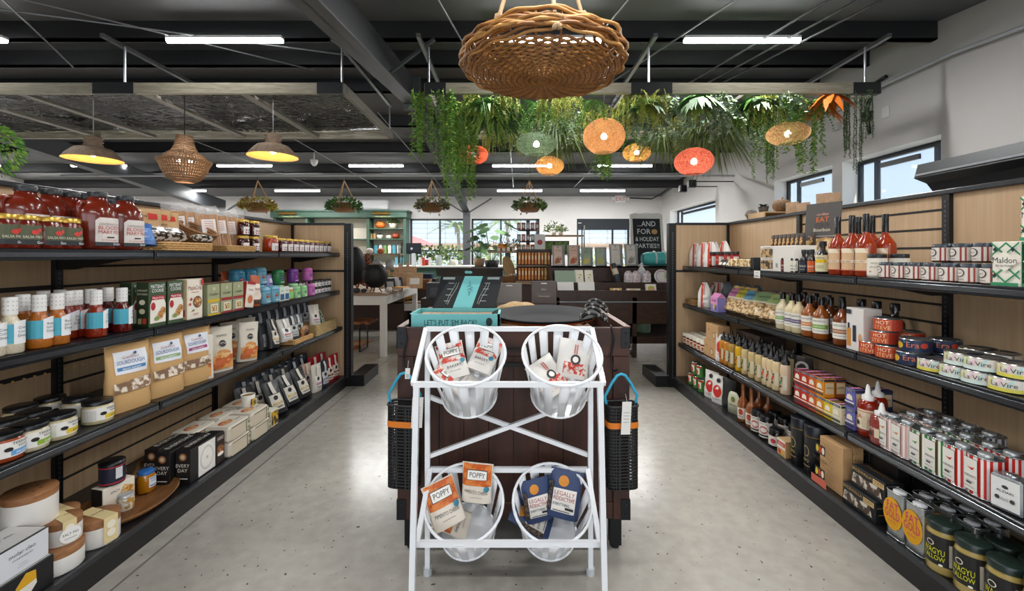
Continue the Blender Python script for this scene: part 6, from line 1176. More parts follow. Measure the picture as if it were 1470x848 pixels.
part('stakes', t, lambda b: [b.tube([(.0, 0, -.11), (.25*cos(a), .25*sin(a), -.10), (.43*cos(a), .43*sin(a), -.065), (.485*cos(a), .485*sin(a), 0), (.43*cos(a), .43*sin(a), .07)], .006, CANE[1], 5) for a in [2*pi*k/22 for k in range(22)]])
ROPE = M('#a98a68', .8, noise=.3, scale=120)
for (px, py, y) in ((716, 25, 2.35), (799, 40, 2.12), (836, 22, 2.42)):
    a = P(px, py, y)-c; ap = Vector((-.02, 0, 1.1)); part('rope', t, lambda b: (b.tube([a, a*.5+ap*.5+Vector((0, 0, .0)), ap], .012, ROPE, 8), b.tube([a+Vector((.02*cos(k), -.01, .015*sin(k*1.7)-.0)) for k in range(9)], .010, ROPE, 6)))
part('hanger', t, lambda b: b.tube([(-.02, 0, 1.1), (-.02, 0, roofz(2.6)+.19-c.z)], .012, ROPE, 6))
def translucent(h1, h2):
    m = bpy.data.materials.new('rattan_shade'); m.use_nodes = True; nt = m.node_tree; nd = nt.nodes; out = nd['Material Output']; pb = nd['Principled BSDF']; pb.inputs['Roughness'].default_value = .6
    tc = nd.new('ShaderNodeTexCoord'); n = nd.new('ShaderNodeTexNoise'); n.inputs['Scale'].default_value = 45; n.inputs['Distortion'].default_value = 3; rp = nd.new('ShaderNodeValToRGB'); rp.color_ramp.elements[0].position = .4; rp.color_ramp.elements[1].position = .6
    rp.color_ramp.elements[0].color = lin(h1); rp.color_ramp.elements[1].color = lin(h2); tr = nd.new('ShaderNodeBsdfTranslucent'); mx = nd.new('ShaderNodeMixShader'); mx.inputs[0].default_value = .65
    nt.links.new(tc.outputs['Object'], n.inputs['Vector']); nt.links.new(n.outputs['Fac'], rp.inputs[0]); nt.links.new(rp.outputs[0], pb.inputs['Base Color']); nt.links.new(rp.outputs[0], tr.inputs[0]); nt.links.new(pb.outputs[0], mx.inputs[1]); nt.links.new(tr.outputs[0], mx.inputs[2]); ts = nd.new('ShaderNodeBsdfTransparent'); m2 = nd.new('ShaderNodeMixShader'); m2.inputs[0].default_value = .28; nt.links.new(mx.outputs[0], m2.inputs[1]); nt.links.new(ts.outputs[0], m2.inputs[2]); nt.links.new(m2.outputs[0], out.inputs['Surface']); return m
LAMPS = [(680, 222, 42, 27, 5.9, '#a82c1c', '#f0805a', 'small red woven globe pendant at the left of the hanging greenery', 9), (770, 207, 58, 32, 4.7, '#3f5a44', '#93ab8c', 'sage green woven globe pendant in the greenery', 3.5), (789, 238, 41, 27, 6.0, '#b5702c', '#f5c07a', 'small amber woven pendant below the green one', 8), (867, 196, 60, 51, 4.75, '#a8652c', '#f0b884', 'largest pale orange woven globe pendant', 9), (914, 219, 40, 26, 6.1, '#c07a24', '#f8c67a', 'small yellow-orange woven pendant right of the largest globe', 8), (996, 232, 54, 39, 4.8, '#a8382c', '#ef8a72', 'coral red woven globe pendant at the right', 9), (1131, 192, 56, 32, 4.8, '#b5743a', '#f8d2a8', 'flattened peach woven pendant near the side wall', 9)]
for (px, py, w, h, Y, h1, h2, lab, e) in LAMPS:
    t = E('woven_pendant', lab, 'pendant lamp', 'woven pendants in the greenery', P(px, py, Y)); R = w/2*Y/F; H = h/2*Y/F
    part('shade', t, lambda b: b.lathe([(R*sin(a), -H*cos(a)) for a in [.42+(pi-.42-.2)*k/14 for k in range(15)]], translucent(h1, h2), 28, caps=False))
    part('bulb', t, lambda b: b.lathe([(0, -.035), (.03, -.02), (.035, 0), (.02, .03), (0, .04)], M('#fff2dc', .4, emit=22), 12)); part('cord', t, lambda b: b.tube([(0, 0, .03), (0, 0, ZF+.1-t.location.z)], .004, BLK, 6))
    l = point('pendant_bulb', t.location-Vector((0, 0, .0)), e*3.0, (1, .88, .7), .035)
for (px, py, Y, lab) in ((134, 218, 4.9, 'dome pendant with a weathered brown shade at far left'), (392, 214, 5.0, 'dome pendant with a weathered brown shade above the breadsticks')):
    t = E('dome_pendant', lab, 'pendant lamp', 'weathered dome pendants', P(px, py, Y)); S = .27; DM = M('#8a7460', .7, noise=.25, scale=30)
    part('shade', t, lambda b: (b.lathe([(S, -.09), (S*.98, -.085), (S*.88, -.04), (S*.62, .035), (S*.3, .06)], DM, 32, caps=False), b.lathe([(S*.99, -.088), (S*.86, -.045), (S*.6, .028), (0, .05)], M('#d8a860', .6), 32, caps=False)))
    part('ribbed_neck', t, lambda b: b.lathe([(.075, .055), (.09, .075), (.07, .095), (.09, .115), (.07, .135), (.09, .155), (.06, .175), (0, .18)], DM, 20, caps=False)); part('bulb', t, lambda b: b.lathe([(0, -.06), (.03, -.04), (.03, 0), (0, .02)], M('#fff0d0', .4, emit=10), 12))
    part('chain', t, lambda b: b.tube([(0, 0, .18), (0, 0, ZF+.12-t.location.z)], .005, '#9a9a9a', 6)); point('dome_bulb', t.location+Vector((0, 0, -.07)), 7, (1, .75, .45), .03)
t = E('beaded_chandelier', 'brown woven bell-shaped chandelier between the two dome pendants', 'pendant lamp', None, P(265, 228, 4.9)); BD = M('#8a6a4c', .7, noise=.2, scale=40)
pf = [(.22, -.04), (.20, .03), (.13, .08), (.10, .14), (.085, .22), (.08, .26)]
def prof(pts, v): k = min(len(pts)-2, int(v*(len(pts)-1))); f = v*(len(pts)-1)-k; return tuple(pts[k][i]*(1-f)+pts[k+1][i]*f for i in (0, 1))
part('upper_weave', t, lambda b: b.lattice(lambda u, v: (prof(pf, v)[0]*cos(2*pi*u), prof(pf, v)[0]*sin(2*pi*u), prof(pf, v)[1]), 44, 13, BD, .26), .006)
pf2 = [(.09, -.27), (.17, -.22), (.21, -.15), (.235, -.08), (.26, -.04), (.265, -.02)]
part('lower_weave', t, lambda b: b.lattice(lambda u, v: (prof(pf2, v)[0]*cos(2*pi*u), prof(pf2, v)[0]*sin(2*pi*u), prof(pf2, v)[1]), 54, 12, BD, .26), .006)
part('bulb', t, lambda b: [b.tube([(s*.06, 0, -.04), (s*.06, 0, .02)], .022, M('#ffffff', .4, emit=12), 8) for s in (-1, 1)]); part('cord', t, lambda b: b.tube([(0, 0, .2), (0, 0, ZF+.12-t.location.z)], .006, BLK, 6)); point('chandelier_bulb', t.location+Vector((0, 0, -.02)), 5, (1, .9, .75), .03)
# ------------------------------------------------------------ hanging greenery
G = {k: M(v, .55) for k, v in dict(fern='#4f7f34', lime='#8fae45', dark='#3a5a2c', olive='#75854f', grey='#9aab8e', yel='#b0ae45', bright='#6a9f42', blue='#6f8a7a').items()}
def leaf(b, p, d, n, L, w, m):
    d = d.normalized(); s = d.cross(n); s = s.normalized() if s.length > 1e-4 else Vector((1, 0, 0))
    b.add([p[:], (p+d*L*.45+s*w)[:], (p+d*L)[:], (p+d*L*.45-s*w)[:]], [(0, 1, 2, 3)], m)
def strand(b, r, p0, L, m, ll=.04, lw=.008, step=.02, wob=.05, out=0, dirn=None):
    p = Vector(p0); d = dirn or Vector((r.uniform(-1, 1)*.25, r.uniform(-1, 1)*.25, -1)); n = int(L/step); pts = [p[:]]
    for k in range(n):
        d = (d*.88+Vector((r.uniform(-wob, wob), r.uniform(-wob, wob), -.15))).normalized(); p = p+d*step; pts.append(p[:])
        for s in (0, 1):
            a = r.uniform(0, 2*pi); o = Vector((cos(a), sin(a), -.5)); leaf(b, p, o, Vector((r.uniform(-1, 1), r.uniform(-1, 1), 1)), ll*r.uniform(.7, 1.2), lw, m[(k+s) % len(m)])
    b.tube(pts[::3]+[pts[-1]], .0022, m[0], 3)
def frond(b, r, p0, L, ang, m, up=.5, w=.07):
    p = Vector(p0); d = Vector((cos(ang), sin(ang), up)); n = 12
    for k in range(n):
        d = (d+Vector((0, 0, -.16))).normalized(); q = p+d*L/n; s = d.cross(Vector((0, 0, 1))); s = s.normalized() if s.length > .01 else Vector((1, 0, 0))
        for sg in (-1, 1): leaf(b, q, s*sg+d*.5+Vector((0, 0, -.15)), Vector((0, 0, 1)), w*(1-k/n*.75), .009, m[k % len(m)])
        b.add([p[:], q[:], (q+s*.003)[:], (p+s*.003)[:]], [(0, 1, 2, 3)], m[0]); p = q
def plant(kind, loc, S, sd, name=None):
    r = random.Random(sd); b = MB()
    if kind == 'vine':
        for k in range(14): strand(b, r, (r.uniform(-.1, .1), r.uniform(-.1, .1), 0), S*r.uniform(.5, 1), [G['lime'], G['bright'], G['fern']], .05, .010)
    elif kind == 'string':
        for k in range(5): strand(b, r, (r.uniform(-.05, .05), r.uniform(-.05, .05), 0), S*r.uniform(.7, 1), [G['dark'], G['olive']], .016, .008, .012, .02)
    elif kind == 'fern':
        for k in range(16): frond(b, r, (r.uniform(-.05, .05), r.uniform(-.05, .05), -.05), S*r.uniform(.7, 1.1), 2*pi*k/16+r.uniform(-.2, .2), [G['fern'], G['bright']], r.uniform(-.6, .3))
    elif kind == 'airy':
        for k in range(34): strand(b, r, (r.uniform(-.12, .12), r.uniform(-.12, .12), 0), S*r.uniform(.4, 1), [G['yel'], G['lime'], G['olive']], .03, .005, .02, .12, dirn=Vector((r.uniform(-1, 1), r.uniform(-1, 1), -.5)))
    elif kind == 'grass':
        blades(b, (0, 0, 0), 80, S, .012, G['olive'], -.4, sd, .7); blades(b, (0, 0, 0), 60, S*.9, .011, G['grey'], .0, sd+1, .9)
    elif kind == 'broad':
        blades(b, (0, 0, 0), 34, S, .034, G['dark'], -.1, sd, .6); blades(b, (0, 0, 0), 34, S*.85, .03, G['fern'], .1, sd+2, .8); blades(b, (0, 0, -.05), 20, S*.6, .026, G['lime'], -.6, sd+3, .5)
    elif kind == 'euc':
        for k in range(22): strand(b, r, (r.uniform(-.1, .1), r.uniform(-.1, .1), 0), S*r.uniform(.4, 1), [G['grey'], G['blue'], G['olive']], .045, .017, .03, .14, dirn=Vector((r.uniform(-1, 1), r.uniform(-1, 1), -.3)))
    elif kind == 'orange':
        blades(b, (0, 0, 0), 18, S, .04, M('#c8691c', .6), -.3, sd, .6)
    o = b.build(name or 'artificial_plant'); o.location = loc; return o
KN = dict(vine='long trailing lime-green vine', string='thin dark string vine', fern='feathery green fern', airy='airy yellow-green sprigs', grass='spiky grey-green grass tuft', broad='broad dark-leaved plant', euc='silvery eucalyptus bunch', orange='orange autumn leaf spray')
PLN = [('airy', 680, 4.7, .4), ('airy', 725, 4.6, .38), ('fern', 735, 5.3, .5), ('airy', 790, 4.62, .4), ('euc', 820, 5.2, .5), ('airy', 842, 5.2, .45), ('airy', 905, 4.62, .42), ('fern', 915, 5.3, .5), ('airy', 945, 4.6, .4), ('airy', 975, 5.4, .5), ('fern', 1000, 5.3, .5), ('euc', 1030, 4.62, .45), ('airy', 1050, 5.4, .45), ('fern', 1075, 5.0, .5), ('airy', 1100, 4.62, .4), ('euc', 1130, 4.62, .35), ('vine', 607, 4.55, .72), ('vine', 640, 4.55, 1.0), ('vine', 655, 4.9, 1.15), ('vine', 668, 5.3, 1.15), ('string', 634, 4.5, .7), ('broad', 700, 4.8, .45), ('fern', 690, 4.6, .4), ('fern', 660, 5.0, .45), ('vine', 676, 5.7, .7),
 ('airy', 720, 5.6, .4), ('airy', 745, 5.9, .42), ('airy', 700, 6.1, .35), ('fern', 745, 4.75, .45), ('broad', 712, 5.2, .42), ('fern', 775, 4.8, .5), ('fern', 790, 5.1, .55), ('euc', 770, 5.5, .5), ('grass', 800, 5.5, .6), ('grass', 790, 6.0, .45), ('airy', 815, 4.7, .35), ('broad', 835, 5.7, .45), ('fern', 850, 4.65, .4), ('vine', 866, 5.6, .75),
 ('vine', 872, 6.1, .7), ('airy', 880, 5.1, .5), ('euc', 900, 4.9, .4), ('fern', 895, 5.8, .5), ('broad', 925, 4.8, .4), ('euc', 940, 5.2, .5), ('euc', 960, 4.7, .42), ('grass', 950, 5.8, .5), ('fern', 930, 6.1, .45), ('airy', 965, 6.0, .5), ('euc', 990, 5.1, .5), ('broad', 1000, 4.7, .42), ('grass', 1015, 5.3, .6), ('grass', 1025, 5.7, .6), ('euc', 1040, 4.8, .5), ('broad', 1060, 5.0, .4), ('euc', 1005, 5.9, .4), ('fern', 1110, 4.65, .45), ('broad', 1085, 4.75, .35), ('euc', 1075, 5.6, .45), ('vine', 1095, 5.6, .8), ('fern', 1125, 5.2, .4),
 ('vine', 1140, 4.7, .6), ('vine', 1160, 4.8, .85), ('fern', 1150, 4.75, .4), ('orange', 1190, 4.6, .28), ('orange', 1172, 4.9, .28), ('string', 1105, 5.0, .9), ('string', 1222, 4.55, .65), ('string', 1232, 4.6, .9), ('string', 1248, 4.52, .55), ('string', 1212, 4.65, .75)]
from collections import Counter
kc = Counter(); tot = Counter(k for k, *_ in PLN)
OW = ['leftmost', 'second', 'third', 'fourth', 'fifth', 'sixth', 'seventh', 'eighth', 'ninth', 'tenth', 'eleventh', 'twelfth', 'thirteenth', 'fourteenth', 'fifteenth', 'sixteenth', 'seventeenth', 'eighteenth', 'nineteenth', 'twentieth']
for i, (k, px, Y, S) in enumerate(sorted(PLN, key=lambda q: (q[1]-VX)/F*q[2])):
    o = plant(k, P(px, 0, Y).xy.to_3d()+Vector((0, 0, ZF+.04)), S, 100+i); o.rotation_euler = (0, 0, i*1.3)
    tag(o, KN[k]+' hanging from the metal frame, '+OW[kc[k]]+('' if kc[k] == 0 else ' of its kind from the left'), 'artificial plant', 'hanging '+k+' plants'); kc[k] += 1
b = MB()
for k in range(24): x = fx(615)+(fx(1255)-fx(615))*k/23; b.tube([(x, Y1+.04, .05), (x, Y2-.04, .05)], .003, BLK, 4)
for k in range(10): y = Y1+.1+(Y2-Y1-.2)*k/9; b.tube([(fx(615), y, .055), (fx(1255), y, .055)], .003, BLK, 4)
b.build('wire_grid', tr)
o = plant('vine', (-5.15, 4.4, 3.0), .9, 77, 'hanging_bush'); p2_ = MB(); rr = random.Random(5)
b = MB()
for k in range(700):
    d = Vector((rr.gauss(0, 1), rr.gauss(0, 1), rr.gauss(0, 1))).normalized(); p = Vector((d.x*.4, d.y*.4, d.z*.42-.45))*rr.uniform(.8, 1); leaf(b, p, d+Vector((0, 0, -.7)), Vector((rr.uniform(-1, 1), 1, 0)), .08, .016, [G['fern'], G['bright'], G['lime']][k % 3])
bpy.data.objects.remove(o); o = b.build('hanging_bush'); o.location = (-5.12, 4.2, 2.74); o.scale = (.62,)*3; tag(o, 'bushy green plant hanging at the left picture edge', 'artificial plant')
rod('plant_wire', [(-5.12, 4.2, 2.65), (-5.12, 4.2, roofz(4.2)+.2)], .006, BLK, 'black wire holding the bushy green plant at the left edge', 'wire')
# hanging planters
for i, (px, kinds) in enumerate(((370, ('airy', 'orange')), (494, ('fern', 'euc')), (620, ('euc', 'airy')), (760, ('euc', 'fern')))):
    c = P(px, 304, 8.6); t = E('hanging_planter', ['first hanging planter from the left, with yellow-brown foliage', 'second hanging planter from the left, dark and light foliage', 'third hanging planter from the left, near the column', 'fourth hanging planter from the left, right of the column'][i], 'hanging planter', 'hanging planters', c)
    bb = bowlbasket('basket', .24, .16, WICD, .6); kd = list(bb.children)
    kd[0].parent = t; kd[0].name = 'woven_basket'; bpy.data.objects.remove(bb)
    for a in range(3): A = Vector((.24*cos(a*2.1+.5), .24*sin(a*2.1+.5), .14)); part('rope', t, lambda b: b.tube([A, (0, 0, .62)], .012, M('#b89468', .8), 6))
    part('hook', t, lambda b: b.tube([(0, 0, .62), (0, 0, 3.03-c.z)], .006, BLK, 6))
    b = MB(); r = random.Random(i+60); lm = [[G['yel'], M('#8a6a2c', .6)], [G['dark'], G['fern']], [G['olive'], M('#6a5a4a', .6)], [G['olive'], G['dark']]][i]
    for k in range(420):
        d = Vector((r.gauss(0, 1), r.gauss(0, 1), abs(r.gauss(0, .7))-.15)).normalized(); q = Vector((d.x*.3, d.y*.3, .1+d.z*.17))*r.uniform(.75, 1.05); leaf(b, q, d+Vector((0, 0, r.uniform(-.6, .4))), Vector((r.uniform(-1, 1), r.uniform(-1, 1), .3)), .075, .02, lm[k % 2])
    b.build('foliage', t)
# ------------------------------------------------------------ right side behind the shelving
b = MB(); b.box(2.40, 2.85, .3, 4.7, 1.74, 1.76, '#1b1b1d', .003); b.box(2.40, 2.42, .3, 4.7, 0, 1.74, BEECH); tag(b.build('rear_shelving'), 'back side of the right gondola with a top shelf holding decorations', 'shelving')
def crate(name, px, py, Y, w, d, h, lab):
    p_ = P(px, py, Y); t = E(name, lab, 'crate', 'small wooden crates', (max(p_.x, 2.44+w/2), Y, 1.762)); wd = wood('#c9a274', '#dcbb8e', .6, (3, 20, 20))
    part('crate', t, lambda b: (b.box(-w/2, w/2, -d/2, d/2, 0, .012, wd), b.box(-w/2, w/2, d/2-.012, d/2, 0, h, wd), b.box(-w/2, -w/2+.012, -d/2, d/2, 0, h, wd), b.box(w/2-.012, w/2, -d/2, d/2, 0, h, wd), b.box(-w/2, w/2, -d/2, d/2, h, h+.012, wd))); return t
c1 = crate('wooden_crate', 1071, 310, 4.35, .34, .3, .10, 'wide light wooden crate under the pot and the wicker pumpkin'); c2 = crate('wooden_crate', 1040, 314, 4.66, .2, .14, .05, 'narrow light wooden crate at the far end of the shelving')
def pumpkin(name, R, m, stem='#8a6a3c', H=.75, lobes=9): 
    t = E(name); part('body', t, lambda b: b.lathe([(.001, .04*R)]+[(R*sin(a)**.8, R*H*(1-cos(a))) for a in [pi*(k+1)/14 for k in range(12)]]+[(.001, R*H*1.86)], m, 36, rf=lambda a, z: 1-.09*abs(sin(lobes*a/2))**.5 if 0 else .93+.07*abs(cos(lobes*a/2)), caps=False)); part('stem', t, lambda b: b.tube([(0, 0, R*H*1.75), (.02*R, 0, R*H*2.1), (.12*R, 0, R*H*2.3)], [R*.12, R*.09, R*.07], M(stem, .8), 7)); return t
def put(o, lab, cat, loc, group=None, rz=0, sc=1): o.location = loc; o.rotation_euler = (0, 0, rz); o.scale = (sc,)*3; return tag(o, lab, cat, group)
put(pumpkin('wicker_pumpkin', .085, M('#6b5138', .8, noise=.45, scale=90)), 'brown wicker pumpkin on the wooden crate above the right shelving', 'pumpkin', (2.66, 4.28, 1.875))
def potted(name, kind, pot, R, S, sd, potm='#c9a283'):
    t = E(name); part('pot', t, lambda b: b.lathe([(0, 0), (R*.72, 0), (R, R*1.4), (R*.9, R*1.4), (R*.85, R*1.2), (0, R*1.2)], M(potm, .6), 20, caps=False)); b = MB(); r = random.Random(sd)
    if kind == 'succ': blades(b, (0, 0, R*1.2), 26, S, S*.12, G['dark'], 1.0, sd, .4)
    elif kind == 'mon': 
        for k in range(16):
            a = r.uniform(0, 2*pi); q = Vector((cos(a)*S*r.uniform(.15, .5), sin(a)*S*r.uniform(.15, .5), S*r.uniform(.5, 1.15))); b.tube([(0, 0, R), (q*.6)[:], q[:]], .006, G['fern'], 4); rr_ = S*r.uniform(.14, .22); u = Vector((cos(a), sin(a), -.4)).normalized(); v = Vector((-sin(a), cos(a), .1))
            pts = [q+u*rr_*(cos(f)+.6)+v*rr_*.8*sin(f)*(1 if j % 2 else .62) for j, f in enumerate([2*pi*j/16 for j in range(16)])]; b.add([q[:]]+[p[:] for p in pts], [(0, j+1, (j+1) % 16+1) for j in range(16)], G['dark'] if k % 2 else G['fern'])
    else:
        for k in range(120): d = Vector((r.gauss(0, 1), r.gauss(0, 1), abs(r.gauss(0, 1)))).normalized(); leaf(b, Vector((0, 0, R*1.3))+d*S*r.uniform(.3, 1), d, Vector((r.uniform(-1, 1), r.uniform(-1, 1), .2)), S*.25, S*.09, G['dark'] if k % 2 else G['olive'])
    b.build('foliage', t); return t
put(potted('potted_plant', 'succ', 0, .05, .1, 3, '#4a4038'), 'small dark succulent in a pot on the crate beside the wicker pumpkin', 'plant', (2.57, 4.44, 1.875))
t = E('paper_lantern', 'faceted pale stone ornament at the far end of the right shelving top', 'ornament', None, (2.58, 4.68, 1.826)); part('body', t, lambda b: b.lathe([(0, 0), (.05, .02), (.075, .06), (.05, .10), (0, .115)], M('#b5aca2', .7), 6, smooth=False, caps=False))
for i, (px, Y, h) in enumerate(((1113, 3.95, .15), (1133, 3.8, .13), (1158, 3.55, .17), (1172, 3.45, .16))):
    p_ = P(px, 300, Y); q = pouch('paper_bag', .10, .05, h, M('#a58566', .8, noise=.15, scale=30), [('r', -.03, .03, .03, .05, '#6e543c')], seed=70+i); put(q, ['leaning', 'small pinched', 'tall folded', 'second tall folded'][i]+' brown paper bag figure standing on top of the right shelving', 'paper bag', (2.55, Y, 1.762), 'brown paper bags', -pi/2+.5, 1.15)
CS = M('#2a2c2f', .4); t = E('refrigerated_case', 'dark open refrigerated case whose canopy rises behind the right shelving', 'refrigerator', None, (3.2, 0, 0))
part('canopy', t, lambda b: b.prism([(0, 2.06), (.03, 2.17), (1.2, 2.17), (1.2, 1.85), (.35, 1.85), (.18, 1.92), (.1, 2.02)], .2, 3.45, CS)); part('cabinet', t, lambda b: (b.box(.15, 1.2, .2, 3.45, 0, .5, CS, .01), b.box(1.05, 1.2, .2, 3.45, .5, 1.85, CS)))
part('end_wall', t, lambda b: b.prism([(.15, .5), (1.2, .5), (1.2, 1.85), (.4, 1.85), (.3, 1.2)], 3.40, 3.45, CS)); part('trim_strip', t, lambda b: b.box(-.004, .01, .2, 3.44, 2.075, 2.09, '#8a8d90')); part('lamp_clip', t, lambda b: b.box(-.02, .02, 2.5, 2.6, 2.0, 2.06, '#d9dadb', .004))
# ------------------------------------------------------------ middle ground
WT = M('#e6e4df', .5); TOPW = wood('#8f7256', '#b09478', .5, (3, 20, 20))
t = E('farm_table', 'white table with a pale wooden top carrying autumn decorations', 'table', None, (0, 0, 0)); xa, xb, ya, yb = -3.6, -1.80, 6.12, 8.2
part('table_top', t, lambda b: b.box(xa, xb, ya, yb, .875, .905, TOPW, .004)); part('apron', t, lambda b: (b.box(xa+.05, xb-.02, ya+.02, ya+.045, .74, .875, WT), b.box(xb-.045, xb-.02, ya+.02, yb-.02, .74, .875, WT)))
for x, y in ((xb-.1, ya+.015), (xb-.1, yb-.11), (xa+.02, ya+.015), (xa+.02, yb-.11)): part('leg', t, lambda b: b.box(x, x+.085, y, y+.085, 0, .875, WT, .004))
T0 = .907
def lantern(name, R, H, S=1):
    q = E(name); BM_ = M('#1b1c1e', .5); part('mesh_shade', q, lambda b: b.lattice(lambda u, v: (R*sin(.35+2.3*v)*cos(2*pi*u), R*sin(.35+2.3*v)*sin(2*pi*u), .05+H*(1-cos(.35+2.3*v))/2), 40, 22, BM_, .16), .004)
    part('liner', q, lambda b: b.lathe([(R*.93*sin(.35+2.3*v/10), .05+H*(1-cos(.35+2.3*v/10))/2) for v in range(11)], M('#2a2b2d', .7), 24, caps=False))
    part('top_ring', q, lambda b: b.tube([(R*.47*cos(2*pi*k/24), R*.47*sin(2*pi*k/24), .05+H*.94) for k in range(24)], .006, '#8a7a6a', 6, True))
    for k in range(3): part('leg', q, lambda b: b.tube([(R*.3*cos(k*2.1), R*.3*sin(k*2.1), .07), (R*.55*cos(k*2.1), R*.55*sin(k*2.1), 0)], .012, '#a87848', 8))
    return q
put(lantern('black_lantern', .18, .38), 'round black mesh lantern on wooden legs on the white table', 'lantern', (P(537, 400, 6.35).x, 6.4, T0))
put(lantern('tall_lantern', .21, .66), 'tall black egg-shaped mesh lantern at the left of the white table', 'lantern', (P(503, 400, 6.75).x, 6.8, T0))
put(pumpkin('pumpkin', .05, M('#e6e3dc', .5)), 'tiny white pumpkin beside the round black lantern', 'pumpkin', (P(557, 405, 6.35).x, 6.4, T0), 'small pumpkins')
put(pumpkin('pumpkin', .05, M('#3b3c3e', .6)), 'tiny charcoal pumpkin at the front of the white table', 'pumpkin', (P(511, 412, 6.2).x, 6.22, T0), 'small pumpkins'); put(pumpkin('pumpkin', .04, M('#3b3c3e', .6)), 'smallest charcoal pumpkin just right of the other charcoal one', 'pumpkin', (P(521, 412, 6.2).x, 6.24, T0), 'small pumpkins')
put(pumpkin('pumpkin', .13, M('#c99a58', .85, noise=.3, scale=40)), 'woven straw pumpkin on the corner of the white table', 'pumpkin', (P(592, 400, 7.2).x, 7.3, T0), 'straw pumpkins')
def ybx(name, px, Y, w, d, h, c, lab, cat='box', z=T0, rz=0, rx=0, group=None, c2=None):
    b = MB(); b.box(-w/2, w/2, -d/2, d/2, 0, h, c, .004)
    if c2: b.deco([('r', -w*.3, h*.2, w*.3, h*.7, c2)], flat(d/2))
    o = b.build(name); o.location = (P(px, 0, Y).x, Y, z); o.rotation_euler = (rad(rx), 0, rz); return tag(o, lab, cat, group)

ybx('folded_textile', 574, 6.75, .26, .22, .05, M('#c8861c', .7), 'folded mustard orange textile with a dark stripe on the white table', 'textile', c2='#2b2a2a')
CB_ = wood('#b08a66', '#cfae88', .6, (4, 4, 20))
def board(name, px, Y, w, h, lab, m=CB_, c2=None, z=T0, group='cutting boards'):
    q = E(name, lab, 'cutting board', group, (P(px, 0, Y).x, Y, z)); q.rotation_euler = (rad(-16), 0, .1)
    part('board', q, lambda b: (b.box(-w/2, w/2, 0, .018, 0, h, m, .006), b.deco([('r', -w*.3, h*.25, w*.3, h*.65, c2)], flat(0)) if c2 else None)); part('handle', q, lambda b: b.box(-.025, .025, 0, .018, h, h+.08, m, .006)); return q
board('serving_board', 584, 7.45, .30, .36, 'large kraft-coloured board leaning at the back of the white table'); board('serving_board', 595, 7.1, .26, .26, 'smaller board with a white printed patch leaning before the large one', c2='#efece6'); board('serving_board', 573, 7.6, .2, .34, 'narrow board leaning left of the large kraft-coloured board')
for i, (px, Y, c) in enumerate(((561, 6.7, '#2f3033'), (567, 6.9, '#d9d9d9'), (572, 7.05, '#3f4348'))): ybx('slanted_book', px, Y, .17, .03, .21, M(c, .4), ['black', 'white', 'grey'][i]+' book leaning in the row on the white table', 'book', rx=-35, rz=.5, group='books on the white table', c2='#b9b9b9')
q = E('berry_tree', 'cone-shaped arrangement of red-brown berries behind the round lantern', 'ornament', None, (P(527, 0, 7.0).x, 7.0, T0)); r = random.Random(8)
part('berries', q, lambda b: [b.lathe([(0, z-.02), (.018, z), (0, z+.02)], M(['#8a3a24', '#b56a3a', '#5a2a1c'][k % 3], .6), 6, caps=False) if 0 else b.add([(x, y, z-.022), (x+.02, y, z), (x, y-.02, z), (x-.02, y, z), (x, y+.02, z), (x, y, z+.022)], [(0, 1, 2), (0, 2, 3), (0, 3, 4), (0, 4, 1), (5, 2, 1), (5, 3, 2), (5, 4, 3), (5, 1, 4)], M(['#8a3a24', '#b56a3a', '#5a2a1c'][k % 3], .6)) for k in range(260) for z in [r.uniform(.04, .55)] for a in [r.uniform(0, 2*pi)] for x, y in [((.16-.25*z)*cos(a), (.16-.25*z)*sin(a))]])
part('trunk', q, lambda b: b.tube([(0, 0, 0), (0, 0, .56)], .02, '#4a3424', 6))
q = E('tiered_stand', 'two-tier black metal rack with wooden shelves behind the lanterns', 'rack', None, (P(538, 0, 8.7).x, 8.7, 0)); 
part('table_base', q, lambda b: b.box(-.65, .65, -.25, .25, .0, .95, M('#4a3528', .6), .005))
for z in (1.15, 1.45): part('shelf', q, lambda b: b.box(-.55, .55, -.16, .16, z, z+.025, TOPW, .003))
for s in (-1, 1): part('side_frame', q, lambda b: b.tube([(s*.52, -.12, .95), (s*.52, -.12, 1.72), (s*.52, .12, 1.72), (s*.52, .12, .95)], .011, BLK, 6))
for i, (dx, z, c, nm) in enumerate(((-.35, 1.478, '#b5602c', 'orange'), (-.1, 1.478, '#e0dcd4', 'white'), (.12, 1.478, '#b5602c', 'rust'))): put(pumpkin('pumpkin', .075, M(c, .5)), 'small %s pumpkin on the top tier of the black rack' % nm, 'pumpkin', (P(538, 0, 8.7).x+dx, 8.7, z), 'tier pumpkins')
for i in range(3):
    q = E('glass_bell', ['left', 'middle', 'right'][i]+' grey glass jar on the middle tier of the black rack', 'jar', 'glass jars', (P(538, 0, 8.7).x-.2+.25*i, 8.7, 1.177)); part('body', q, lambda b: b.lathe([(0, 0), (.08, 0), (.085, .14), (.03, .17), (.03, .2), (0, .2)], M('#a9aeb0', .15), 20, caps=False))
for i in range(9): ybx('spice_bottle', 512+i*8.5, 8.5, .05, .05, .16+.02*(i % 2), M(['#b57a3a', '#e3d8c8', '#8a4a2a'][i % 3], .4), 'small product bottle in the crowd below the black rack, %s from the left' % ['first', 'second', 'third', 'fourth', 'fifth', 'sixth', 'seventh', 'eighth', 'ninth'][i], 'bottle', z=.952, group='bottles below the rack')
